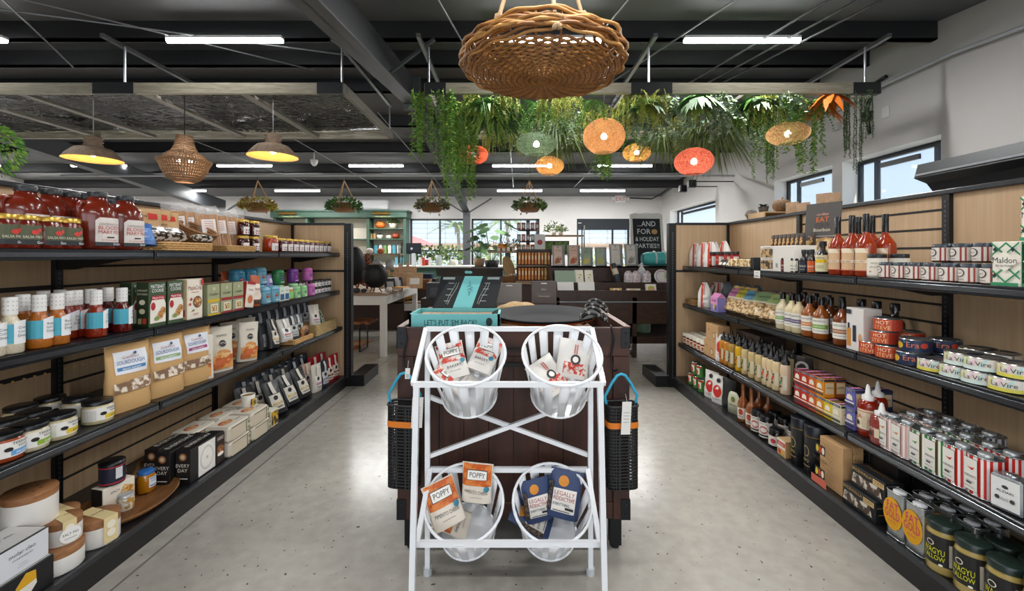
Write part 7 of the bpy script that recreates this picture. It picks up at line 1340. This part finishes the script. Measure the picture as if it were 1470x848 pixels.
# bench, rug, low table
q = E('rattan_bench', 'bench with a woven rust patterned seat and black loop legs under the white table', 'bench', None, (P(500, 0, 6.3).x, 6.6, 0)); part('seat', q, lambda b: b.box(-.6, .28, -.2, .2, .42, .46, patch('#a5672e', '#5a2a20', 12), .008))
for x in (-.4, .12): part('leg_frame', q, lambda b: b.tube([(x, -.17, .42), (x, -.17, .012), (x+.0, .17, .012), (x, .17, .42)], .012, BLK, 6))
b = MB(); b.box(-3.6, P(522, 0, 6.9).x, 6.5, 7.3, .0008, .012, patch('#b5803c', '#7a3a2c', 5)); tag(b.build('floor_mat'), 'tan and rust coir mat on the floor under the bench', 'rug')
q = E('low_table', 'low white table with a wooden top behind the corner leg of the white table', 'table', None, (P(588, 0, 8.2).x, 8.75, 0)); part('table_top', q, lambda b: b.box(-.55, .8, -.3, .3, .5, .53, TOPW, .004)); part('apron', q, lambda b: b.box(-.52, .77, -.28, -.26, .36, .5, WT))
for x in (-.5, .7): part('leg', q, lambda b: b.box(x, x+.06, -.28, -.22, 0, .5, WT))
put(pumpkin('pumpkin', .2, M('#b58a48', .9, noise=.35, scale=50)), 'large woven straw pumpkin on the low white table', 'pumpkin', (P(579, 0, 8.6).x, 8.72, .532), 'straw pumpkins')
def wbox(px, Y, w, h, z, lab): q = tray('wicker_box', w, .3, h, WICD); return put(q, lab, 'basket', (P(px, 0, Y).x, Y, z), 'wicker boxes')
wbox(606, 8.9, .34, .20, .75, 'square brown wicker box with a handle left of the teal gift box'); q = ybx('dark_stand', 606, 8.95, .5, .34, .745, M('#3a2c24', .6), 'dark wooden plinth under the square wicker box', 'plinth', z=0)
ybx('storage_box', 628, 7.4, .34, .26, .26, M('#33363d', .5), 'charcoal storage box with a pale lid behind the teal gift box', 'box', z=.72, c2='#4a4d55'); ybx('dark_stand', 628, 7.4, .5, .34, .718, M('#2b2220', .6), 'dark plinth under the charcoal storage box', 'plinth', z=0)
ybx('folded_throw', 611, 9.3, .3, .25, .10, M('#24324f', .8), 'folded navy blue throw behind the wicker box', 'textile', z=.95); ybx('dark_stand', 611, 9.35, .5, .4, .948, M('#2b2220', .6), 'dark plinth under the navy throw', 'plinth', z=0)

# register counter
q = E('sales_counter', 'green panelled sales counter with a white top under the back windows', 'counter', None, (-1.9, 10.9, 0)); GP = M('#3f6353', .5)
part('body', q, lambda b: (b.box(-1.4, 1.7, -.3, .3, 0, 1.15, GP), [b.box(-1.4+.155*k, -1.393+.155*k, -.304, -.3, .05, 1.12, M('#2c4a3d', .6)) for k in range(20)])); part('countertop', q, lambda b: b.box(-1.45, 1.75, -.35, .35, 1.15, 1.19, WT, .005))
q = E('monitor', 'black point-of-sale screen standing on the sales counter', 'monitor', None, (P(594, 0, 10.8).x, 10.8, 1.192)); part('screen', q, lambda b: (b.box(-.19, .19, -.02, .02, .28, .56, BLK, .008), b.deco([('r', -.17, .30, .17, .54, M('#0c0d10', .15)), ('e', -.05, .42, .03, .03, '#b8bcc0')], flat(.021)))); part('stand', q, lambda b: b.box(-.05, .05, -.05, .05, 0, .3, '#c9ccd0', .01))
for i, px in enumerate((612, 630, 650)): put(potted('potted_flowers', 'bush', 0, .1, .36, 20+i, ['#b5302c', '#8a9a8a', '#c9c2b5'][i]), ['first', 'second', 'third'][i]+' potted flowering plant from the left on the sales counter', 'plant', (P(px, 0, 11.1).x, 11.1, 1.192), 'counter plants')
q = E('glass_jar', 'clear glass jar on the sales counter right of the potted flowers', 'jar', None, (P(630, 0, 10.7).x, 10.7, 1.192)); part('body', q, lambda b: b.lathe([(0, 0), (.08, 0), (.08, .2), (.05, .24), (.05, .26)], M('#c3ccc9', .1, alpha=.5), 20, caps=False))
for i, (px, Y) in enumerate(((603, 10.75), (608, 10.65), (617, 10.7), (569, 10.7), (577, 10.75))): ybx('product_bottle', px, Y, .06, .06, .2, M(['#e8e8e8', '#c8402c', '#e3e3df', '#6fb5c8', '#5a9fb5'][i], .4), ['white', 'red and white', 'pale', 'light blue', 'deeper blue'][i]+' bottle standing on the sales counter', 'bottle', z=1.192, group='counter bottles')
# green wall cabinet
q = E('wall_cabinet', 'tall green built-in shelving against the back wall with cream back panels', 'cabinet', None, (0, 0, 0)); GC = M('#3a5648', .5); x0_, x1_ = P(392, 0, 12.7).x, P(583, 0, 12.7).x
part('cornice', q, lambda b: (b.box(x0_-.05, x1_+.04, 12.62, 13.17, 2.55, 2.75, GC, .01), b.box(x0_-.08, x1_+.07, 12.58, 13.17, 2.72, 2.77, GC))); part('back_panel', q, lambda b: b.box(x0_, x1_, 13.12, 13.17, 0, 2.55, M('#e0d6c2', .7)))
xs = [x0_, P(438, 0, 12.7).x, P(526, 0, 12.7).x, x1_-.08]
for x in xs: part('upright', q, lambda b: b.box(x, x+.08, 12.7, 13.12, 0, 2.55, GC, .003))
for z in (1.0, 1.5, 1.93, 2.24): part('shelf', q, lambda b: b.box(xs[2]+.08, x1_-.08, 12.72, 13.12, z-.03, z, GC, .002))
for z in (1.0, 1.93): part('shelf', q, lambda b: b.box(xs[0]+.08, xs[2], 12.72, 13.12, z-.03, z, GC, .002))
part('base_cabinet', q, lambda b: b.box(x0_, x1_, 12.66, 13.1, 0, .95, GC, .004))
for i, px in enumerate((412, 547)):
    q = E('picture_light', ['left', 'right'][i]+' brass picture light on the cornice of the green cabinet', 'lamp', 'brass picture lights', (P(px, 0, 12.5).x, 12.5, 2.66)); part('shade', q, lambda b: b.tube([(-.25, 0, 0), (.25, 0, 0)], .035, M('#a8803c', .3, .8), 10)); part('arm', q, lambda b: b.tube([(0, 0, 0), (0, .12, .02)], .01, M('#a8803c', .3, .8), 6)); area('picture_light_glow', q.location+Vector((0, 0, -.05)), (0, 0, 0), .45, .05, 5, (1, .8, .5))
z = 2.242; put(pumpkin('pumpkin', .14, M('#c8601c', .5)), 'orange pumpkin on the top shelf of the green cabinet', 'pumpkin', (P(546, 0, 12.9).x, 12.9, 2.24), 'cabinet pumpkins'); put(pumpkin('pumpkin', .12, M('#8a3a1c', .4)), 'dark rust pumpkin on the second shelf of the green cabinet', 'pumpkin', (P(568, 0, 12.9).x, 12.9, 1.93), 'cabinet pumpkins'); put(pumpkin('pumpkin', .08, M('#e6e0d4', .5)), 'small white pumpkin on the second shelf of the green cabinet', 'pumpkin', (P(558, 0, 12.9).x, 12.9, 1.93), 'cabinet pumpkins')
put(potted('potted_plant', 'bush', 0, .11, .2, 31, '#d8cfc2'), 'leafy plant in a pale pot on the top shelf of the green cabinet', 'plant', (P(564, 0, 12.9).x, 12.9, 2.24), 'cabinet plants'); put(potted('potted_plant', 'succ', 0, .09, .16, 32, '#e3ddd2'), 'spiky plant in a white pot on the second shelf of the green cabinet', 'plant', (P(545, 0, 12.9).x, 12.9, 1.93), 'cabinet plants')
for i in range(2): ybx('brass_candle', 533+5*i, 12.9, .07, .07, .16, M('#c9a06a', .5), ['left', 'right'][i]+' tan candle on the second shelf of the green cabinet', 'candle', z=1.931, group='tan candles')
for i in range(6): ybx('product_bottle', 540+6.5*i, 12.9, .09, .07, .25, M(['#4fa0b5', '#e3e3df', '#7a9a5a', '#e8e0d0', '#4fa0b5', '#c9c9c9'][i], .4), 'bottle on the third shelf of the green cabinet, %s from the left' % ['first', 'second', 'third', 'fourth', 'fifth', 'sixth'][i], 'bottle', z=1.501, group='cabinet bottles')
b = MB(); b.box(-.55, .55, -.12, .12, -.15, .15, WHT, .03); b.deco([('p', [(-.5, -.13), (.4, -.13), (.3, -.1), (-.5, -.09)], '#cfd2d3')], flat(.12)); o = b.build('air_conditioner'); o.location = (P(532, 0, 13.05).x, 13.07, 1.45+72*13.05/F); tag(o, 'white wall-mounted air conditioner above the green cabinet', 'air conditioner')
p_ = P(891, 285, 13.1); q = E('exit_sign', 'white exit sign with red letters high on the back wall', 'exit sign', None, (p_.x, 13.14, p_.z)); part('housing', q, lambda b: (b.box(-.16, .16, -.03, .06, -.1, .1, WHT, .01), b.deco([('t', 0, -.06, .13, 'EXIT', '#d01810', .28)], flat(.03))))
for s in (-1, 1): part('lamp_head', q, lambda b: b.lathe([(0, -.04), (.04, -.02), (.04, .02), (0, .04)], WHT, 12) if 0 else b.box(s*.22-.04, s*.22+.04, -.04, .04, -.04, .04, WHT, .02))
part('arms', q, lambda b: b.box(-.2, .2, -.0, .02, -.01, .01, WHT))
rod('wall_conduit', [(p_.x+.3, 13.15, p_.z+.03), (4.2, 13.15, p_.z+.0), (4.4, 13.0, p_.z+.1), (4.42, 12.0, p_.z+.22), (4.42, 9.4, p_.z+.5)], .02, BLK, 'black conduit running from the exit sign along the top of the side wall', 'pipe')
# chalkboard
q = E('chalkboard', 'black chalkboard with white hand lettering in a scalloped white frame', 'chalkboard', None, (P(931, 0, 8.2).x, 8.2, 1.28)); q.rotation_euler = (rad(-8), 0, .08); w, h = .27, .88
part('slate', q, lambda b: (b.box(-w, w, 0, .02, 0, h, M('#15181a', .6)), b.deco([('t', 0, h*.83, .10, '...AND', '#e8eceb', .36), ('t', -.06, h*.66, .10, 'FOR', '#e8eceb', .26), ('e', .15, h*.71, .06, .05, '#c9975a'), ('t', 0, h*.50, .085, '& HOLIDAY', '#e8eceb', .46), ('t', 0, h*.35, .085, 'PARTIES!!', '#e8eceb', .46)], flat(0))))
def cfr(b):
    WF = M('#e0ddd6', .6)
    b.box(-w-.055, -w, -.012, .03, -.05, h+.03, WF, .01); b.box(w, w+.055, -.012, .03, -.05, h+.03, WF, .01); b.box(-w, w, -.012, .03, -.06, 0, WF, .01)
    b.prism([(-w-.055, h)]+[(-w-.055+(2*w+.11)*k/30, h+.075+.028*sin(k/30*3*pi)**2+.02*sin(pi*k/30)) for k in range(31)]+[(w+.055, h)], -.012, .03, WF)
part('frame', q, cfr); part('easel', q, lambda b: [b.bar((s*.25, .05, 0), (s*.35, .12, -1.26), .04, '#4a3428') for s in (-1, 1)])
# dark two-tier merchandiser
DW = wood('#2b1c16', '#402a20', .45, (18, 4, 4)); q = E('tiered_merchandiser', 'dark brown two-tier merchandising table at the right centre with bins of goods', 'display table', None, (0, 0, 0)); X0, X1 = P(797, 0, 6.1).x, 2.75
part('front_board', q, lambda b: (b.box(X0, X1, 6.1, 6.13, .80, .95, DW), b.box(X0, X1, 6.1, 6.125, .48, .78, wood('#33221a', '#49301f', .5, (4, 4, 12)))))
part('front_bin_floor', q, lambda b: b.box(X0, X1, 6.13, 6.45, .86, .88, DW)); part('middle_board', q, lambda b: b.box(X0, X1, 6.45, 6.475, .86, 1.04, DW)); part('middle_shelf', q, lambda b: b.box(X0, X1, 6.475, 6.85, .98, 1.0, DW)); part('upper_board', q, lambda b: b.box(X0, X1, 6.85, 6.875, .98, 1.27, DW)); part('upper_shelf', q, lambda b: b.box(X0-.05, X1, 6.85, 7.35, 1.25, 1.27, DW))
part('side_board', q, lambda b: (b.prism([(6.1, .8), (6.1, .99), (6.45, 1.06), (6.85, 1.30), (7.35, 1.30), (7.35, .8)], X0-.025, X0, DW, 'x'))); part('bottom_shelf', q, lambda b: (b.box(X0, X1, 6.12, 7.3, .27, .30, DW), b.box(X0, X1, 6.1, 6.13, .20, .30, DW)))
part('metal_rail', q, lambda b: b.box(X0+.06, X1-.05, 6.085, 6.098, .782, .797, '#8f979c')); part('back_board', q, lambda b: b.box(X0, X1, 7.3, 7.33, .3, 1.25, M('#15100e', .7)))
for x in (X0, P(908, 0, 6.1).x, 2.69): part('leg', q, lambda b: b.box(x, x+.06, 6.1, 6.16, 0, .85, DW)); part('caster', q, lambda b: b.tube([(x+.03-.02, 6.25, .04), (x+.03+.02, 6.25, .04)], .04, '#3a3c3f', 12))
q = E('green_pot', 'sage green lidded pot on the bottom shelf of the dark merchandiser', 'pot', None, (P(925, 0, 6.4).x, 6.45, .302)); part('pot', q, lambda b: b.lathe([(0, 0), (.095, 0), (.105, .015), (.105, .14), (.1, .15)], M('#7f9f88', .35), 28, caps=False)); part('lid', q, lambda b: b.lathe([(.107, .15), (.09, .165), (0, .17)], M('#7f9f88', .35), 28, caps=False)); part('knob', q, lambda b: b.lathe([(.012, .165), (.022, .18), (.018, .2), (0, .202)], '#d9dbd8', 12, caps=False))
def goods(proto, n, pxa, pxb, Y, z, lab, cat, group, rx=-12, sc=1, rz=0):
    w = ['first', 'second', 'third', 'fourth', 'fifth', 'sixth', 'seventh', 'eighth', 'ninth', 'tenth', 'eleventh', 'twelfth']
    for i in range(n):
        o = inst(proto); px = pxa+(pxb-pxa)*i/max(1, n-1); o.location = (P(px, 0, Y).x, Y, z+.03*abs(sin(rad(rx)))); o.rotation_euler = (rad(rx), 0, rz); o.scale = (sc,)*3
        tag(o, lab+(', '+w[i]+' from the left' if n > 1 else ''), cat, group)
ck = lambda c1, c2, w1, i: pouch('treat_bag', .19, .06, .34, M('#9b9b98', .3), [('r', -.065, .02, .065, .32, c1), ('r', -.055, .03, .055, .15, patch(c2, c1, 14)), ('t', 0, .24, .018, w1, '#4a4540', .09), ('e', 0, .3, .012, .012, '#7a7a78')], seed=i)
for px, c1, c2, w1, nm, sc_ in ((801, '#d8bcae', '#9a5a38', 'COOKIE', 'blush label and cookies', 1), (823, '#dcb8a2', '#a8552c', 'COOKIE', 'peach label and cookies', 1), (842, '#93a892', '#c9b85a', 'LEMON', 'sage label and lemons', .9), (862, '#9fae98', '#b5b05a', 'HERB', 'sage label and herbs', .9), (884, '#d6d1ca', '#cfc9c0', 'LINEN', 'plain pale label', 1.05), (906, '#d0ccc6', '#8a8780', 'LINEN', 'grey banded label', 1.05)):
    pr_ = ck(c1, c2, w1, px)
    for j in range(3): goods(pr_, 1, px+(2 if j else 0), px, 6.96+.09*j, 1.272, 'grey pouch with a %s on the upper shelf, %s of its row' % (nm, ['front', 'middle', 'rear'][j]), 'pouch', 'upper shelf pouches', -10, sc_)
q = E('tote_bag', 'bright teal duffel bag with white straps on the right end of the upper shelf', 'bag', None, (P(946, 0, 7.05).x, 7.05, 1.272)); part('body', q, lambda b: b.lathe([(.12, -.26), (.135, -.24), (.135, .24), (.12, .26)], M('#4fb5b3', .6), 24) if 0 else b.grid(lambda u, v: (.27*(2*v-1), .13*cos(2*pi*u)*(1-.25*(2*v-1)**6), .115+.115*sin(2*pi*u)*(1-.25*(2*v-1)**6)), 24, 14, M('#4fb5b3', .6)))
part('ends', q, lambda b: [b.add([(s*.27, .0975*cos(2*pi*k/24), .115+.086*sin(2*pi*k/24)) for k in range(24)], [tuple(range(24))], M('#4fb5b3', .6)) for s in (-1, 1)]); 
for s in (-1, 1): part('strap', q, lambda b: b.tube([(s*.08, .135*cos(a), .115+.122*sin(a)) for a in [-pi/2-.2+k*(pi+.0)/10+pi*.75 for k in range(11)]], .014, M('#d8dcda', .6), 5))
LN = lambda c, w, h, nm, c2=None: carton(nm, w, .03, h, c, [('e', 0, h*.5, w*.3, h*.25, patch(c2, '#f2efe8', 30))] if c2 else [])
goods(LN('#93a892', .20, .21, 'tea_towel'), 2, 806, 818, 6.62, 1.002, 'folded sage green towel on the middle shelf', 'towel', 'green towels', -25); goods(LN('#e8e3d4', .13, .22, 'tea_towel', '#b8b03a'), 2, 832, 846, 6.62, 1.002, 'white tea towel with a yellow-green print on the middle shelf', 'towel', 'printed towels', -25)
goods(LN('#ecebe6', .2, .14, 'napkin_pack'), 2, 812, 842, 6.3, .882, 'stack of white napkins in the front bin', 'napkins', 'napkin stacks', -20, 1.2); goods(carton('black_tray', .2, .12, .03, '#1c1c1e'), 3, 868, 879, 6.6, 1.002, 'black flat box on the middle shelf', 'box', 'black flat boxes', 8)
q = E('towel_roll', 'rolled grey apron with an orange edge and paper band leaning on the middle shelf', 'roll', None, (P(888, 0, 6.55).x, 6.55, 1.02)); q.rotation_euler = (rad(-28), rad(-10), 0); part('roll', q, lambda b: b.lathe([(0, 0), (.045, 0), (.045, .33), (0, .33)], M('#3a3f47', .7), 20)); part('paper_band', q, lambda b: b.lathe([(.0465, .14), (.0465, .24)], M('#c9b9a4', .6), 20, caps=False)); part('orange_edge', q, lambda b: b.box(-.05, -.04, -.02, .02, .24, .335, '#c8641c'))
for i, (px, c, nm) in enumerate(((902, '#d9d5d0', 'pale grey'), (913, '#e0c9c4', 'pink-tinted'), (928, '#e6e2dc', 'white floral'))):
    q = E('bib_pack', nm+' baby bib pack standing on the middle shelf', 'baby item', 'baby items', (P(px, 0, 6.6).x, 6.6, 1.002)); q.scale = (1.3,)*3; part('pack', q, lambda b: b.lathe([(0, 0), (.05, 0), (.055, .03), (.05, .13), (.02, .16), (0, .16)], patch(c, '#b8a8b0', 40), 18, 1, .6, caps=False))
q = E('baby_bottle', 'tall white printed bottle-shaped pack rising above the middle shelf', 'baby item', None, (P(921, 0, 6.7).x, 6.7, 1.0)); part('pack', q, lambda b: b.lathe([(0, 0), (.07, 0), (.075, .18), (.04, .25), (.018, .27), (.018, .33), (0, .33)], patch('#e9e6e2', '#a8b0c8', 40), 18, 1, .5, caps=False))
for i, (px, c, c2) in enumerate(((950, '#dfe0dc', '#c8a0b8'), (964, '#d8c9a8', '#6f9fa8'))):
    q = E('baby_plate', ['white and lilac round plate set on the middle shelf', 'striped rainbow-coloured round plate at the right of the middle shelf'][i], 'plate', 'round plates', (P(px, 0, 6.65).x, 6.62, 1.01)); q.rotation_euler = (rad(70), 0, 0); part('plate', q, lambda b: (b.T.identity(), setattr(b, 'T', Matrix.Translation((0, .11, 0))), b.lathe([(0, 0), (.09, 0), (.12, .015), (.12, .02), (0, .012)], M(c, .5), 28, caps=False), b.lathe([(.07, .0145), (.095, .0205)], M(c2, .5), 28, caps=False)))
q = carton('gold_tin', .17, .06, .08, '#c9a85a', [('r', -.04, .01, .05, .07, '#efe6cf'), ('e', .0, .04, .02, .02, '#b5402a')]); goods(q, 1, 884, 884, 6.25, .882, 'gold striped gift tin in the front bin', 'tin', None, -15)
q = carton('cloth_pack', .2, .06, .05, '#ece2d2', [('e', 0, .025, .06, .015, '#e0b88a')]); goods(q, 1, 909, 909, 6.25, .90, 'long white cloth pack in the front bin', 'textile', None, -20); q = carton('plate_set', .15, .04, .14, '#f0ede6', [('e', 0, .07, .05, .045, '#c8c83a'), ('e', .01, .06, .03, .025, '#e8a8a0')]); goods(q, 1, 935, 935, 6.25, .88, 'white plate set with a yellow and pink picture in the front bin', 'plate', None, -20)
goods(carton('notebook', .15, .02, .02, '#8a6a54'), 3, 852, 872, 6.25, .882, 'thin brown notebook lying in the front bin', 'notebook', 'notebooks', 0)
# towers between counter and merchandiser
q = E('spinner_tower', 'brown three-tier wooden tower of small jars behind the orange cords', 'display tower', None, (P(758, 0, 8.4).x, 8.4, 0)); part('post', q, lambda b: b.box(-.035, .035, -.035, .035, 0, 2.12, DW)); TZ = (1.50, 1.70, 1.92)
for z in TZ+(.9,): part('tray', q, lambda b: b.lathe([(0, z), (.2, z), (.2, z+.02), (0, z+.02)], DW, 16, caps=False))
for j, z in enumerate(TZ):
    for k in range(5): ybx('pantry_jar', 758+(-13+6.5*k), 8.28, .075, .075, .13, M(['#6a3a28', '#8a8f94', '#a8543a'][(k+j) % 3], .35), 'small jar on the %s tier of the wooden tower, %s from the left' % (['lowest', 'middle', 'top'][j], ['first', 'second', 'third', 'fourth', 'fifth'][k]), 'jar', z=z+.021, group='tower jars', c2='#d8cfc2')
q = E('cord_rack', 'brown wooden rack with two rows of hanging orange packs', 'rack', None, (P(767, 0, 7.3).x, 7.3, 0)); part('back_board', q, lambda b: b.box(-.3, .3, .08, .1, .5, 1.55, DW)); part('table', q, lambda b: (b.box(-.32, .32, -.3, .3, .98, 1.0, TOPW), b.box(-.3, .3, -.25, .25, .0, .98, M('#3b261c', .6))))
for z in (1.50, 1.24): part('hanging_bar', q, lambda b: b.tube([(-.28, .0, z), (.28, .0, z)], .006, BLK, 6)); part('shelf', q, lambda b: b.box(-.3, .3, -.06, .08, z-.24, z-.225, TOPW))
for j, z in enumerate((1.50, 1.24)):
    for k in range(10):
        b = MB(); c = '#d8801c' if k < 5 else ['#e0b05a', '#c86a2c'][k % 2]; b.box(-.02, .02, -.012, .012, -.2, 0, M(c, .35), .004); b.deco([('r', -.012, -.12, .012, -.05, '#f0d8a8')], flat(.012)); o = b.build('snack_pack'); o.location = (P(767, 0, 7.3).x-.25+.055*k, 7.29, z-.006); tag(o, 'narrow orange pack hanging on the %s bar of the brown rack, %s from the left' % (['upper', 'lower'][j], 'first second third fourth fifth sixth seventh eighth ninth tenth'.split()[k]), 'snack pack', 'hanging orange packs')
q = E('decor_table', 'wooden display shelf with a black post carrying the amber pumpkin', 'display table', None, (P(729, 0, 8.0).x, 8.0, 0)); part('table_top', q, lambda b: b.box(-.36, .3, -.2, .2, 1.49, 1.52, TOPW, .004)); part('post', q, lambda b: b.box(-.05, .05, -.05, .05, 0, 1.49, BLK))
put(pumpkin('pumpkin', .10, M('#d8862c', .25, coat=.5)), 'glossy amber pumpkin on the small wooden shelf by the window', 'pumpkin', (P(721, 0, 8.0).x, 8.0, 1.522)); put(potted('potted_plant', 'bush', 0, .06, .16, 44, '#8a7a5a'), 'dried green hydrangea in a vase beside the amber pumpkin', 'plant', (P(735, 0, 8.0).x, 8.0, 1.522))
for i in range(4): ybx('small_candle', 716+7*i, 7.88, .05, .05, .06, M('#e3ddd2', .4), 'small white candle at the shelf edge below the amber pumpkin, %s from the left' % ['first', 'second', 'third', 'fourth'][i], 'candle', z=1.521, group='small candles')
put(potted('potted_monstera', 'mon', 0, .17, .95, 41, '#2a2c2e'), 'large potted monstera in a black pot before the back window', 'plant', (P(706, 0, 9.6).x, 9.6, 1.1), 'potted monsteras'); put(potted('potted_monstera', 'mon', 0, .13, .6, 42, '#a88a68'), 'smaller potted monstera in a tan pot left of the large one', 'plant', (P(688, 0, 9.4).x, 9.4, 1.2), 'potted monsteras')
ybx('plant_stand', 706, 9.6, .5, .4, 1.098, M('#4a3a30', .6), 'dark plinth under the large monstera', 'plinth', z=0); ybx('plant_stand', 688, 9.4, .3, .3, 1.198, M('#5a4636', .6), 'dark plinth under the smaller monstera', 'plinth', z=0)
b = MB(); b.lathe([(0, 0), (.09, .05), (.11, .18), (.09, .30), (.05, .38), (0, .40)], M('#a8865c', .7, noise=.15, scale=20), 20, 1, .12, caps=False); o = b.build('serving_board'); o.location = (P(735, 0, 7.6).x, 7.6, 1.05); o.rotation_euler = (rad(-12), rad(-14), .4); tag(o, 'long oval wooden board propped left of the orange packs', 'cutting board')
ybx('crate_stand', 733, 7.6, .42, .4, .80, M('#4a3024', .6), 'dark wooden plinth under the shell baskets', 'plinth', z=0)
for i, (px, Y, z) in enumerate(((728, 7.45, .80), (744, 7.5, .80), (733, 7.6, .95))):
    q = bowlbasket('shell_basket', .17, .13, WICD, .75); put(q, ['left', 'right', 'raised'][i]+' wicker basket of white shells and cones behind the tan cloth', 'basket', (P(px, 0, Y).x, Y, z+.002), 'shell baskets'); r = random.Random(i); b = MB()
    for k in range(45): a = r.uniform(0, 6.28); rr_ = r.uniform(0, .15); x, y, zz, s = rr_*cos(a), rr_*sin(a), .11+r.uniform(0, .05), .025; b.add([(x, y, zz-s), (x+s, y, zz), (x, y-s, zz), (x-s, y, zz), (x, y+s, zz), (x, y, zz+s)], [(0, 1, 2), (0, 2, 3), (0, 3, 4), (0, 4, 1), (5, 2, 1), (5, 3, 2), (5, 4, 3), (5, 1, 4)], M(['#e3ddd2', '#a87848', '#d9cdb8'][k % 3], .5))
    b.build('shells', q)
q = E('metal_shelf', 'tall black metal rack with a wooden top shelf against the back wall', 'shelving', None, (P(797, 0, 9.6).x, 9.6, 0))
for s in (-1, 1): part('side_frame', q, lambda b: b.tube([(s*.62, -.15, 0), (s*.62, -.15, 2.1), (s*.62, .15, 2.1), (s*.62, .15, 0)], .014, BLK, 6))
for z in (1.0, 1.45, 1.86): part('shelf', q, lambda b: b.box(-.62, .62, -.17, .17, z, z+.03, TOPW))
for i, px in enumerate((795, 805)): put(potted('potted_orchid', 'bush', 0, .06, [.24, .16][i], 50+i, '#d9d4cc'), ['taller', 'shorter'][i]+' dark-leaved plant on top of the black metal rack', 'plant', (P(px, 0, 9.6).x, 9.6, 1.892), 'rack plants')
for i, px in enumerate((785, 806)):
    q = E('moss_frame', ['left', 'right'][i]+' framed green moss picture on the black metal rack', 'picture', 'moss pictures', (P(px, 0, 9.5).x, 9.5, 1.482)); part('frame', q, lambda b: b.box(-.17, .17, 0, .03, 0, .28, M('#2a2622', .5), .004)); part('moss', q, lambda b: b.deco([('r', -.15, .02, .15, .26, patch('#2f5a24', '#7f9f3a', 30))], flat(0)))
q = E('notice_stand', 'white upright notice with a red emblem beside the wooden tower', 'sign', None, (P(775, 0, 8.1).x, 8.1, 1.42)); part('board', q, lambda b: (b.box(-.10, .10, 0, .01, 0, .42, '#ecebe8'), b.deco([('e', 0, .27, .05, .05, '#b5403a'), ('r', -.06, .12, .06, .13, '#8a8a8a'), ('r', -.06, .08, .06, .09, '#8a8a8a')], flat(0)))); part('post', q, lambda b: b.box(-.02, .02, 0, .02, -1.42, 0, BLK))
# end of left gondola: foot of a neighbouring fixture

for i, (px, Y, w, h, c, nm) in enumerate(((548, 7.7, .12, .22, '#e3ddd2', 'white card'), (555, 7.9, .1, .26, '#a8703c', 'amber'), (562, 7.75, .1, .18, '#6a8a5a', 'green'), (552, 7.2, .14, .12, '#d9c9ae', 'cream'), (584, 6.5, .1, .05, '#efece6', 'small white'), (570, 6.45, .12, .04, '#8a6a4a', 'flat brown'))): ybx('craft_pack', px, Y, w, .08, h, M(c, .6, noise=.15, scale=40), nm+' craft pack among the decorations on the white table', 'pack', group='packs on the white table', c2='#cfc4b4')
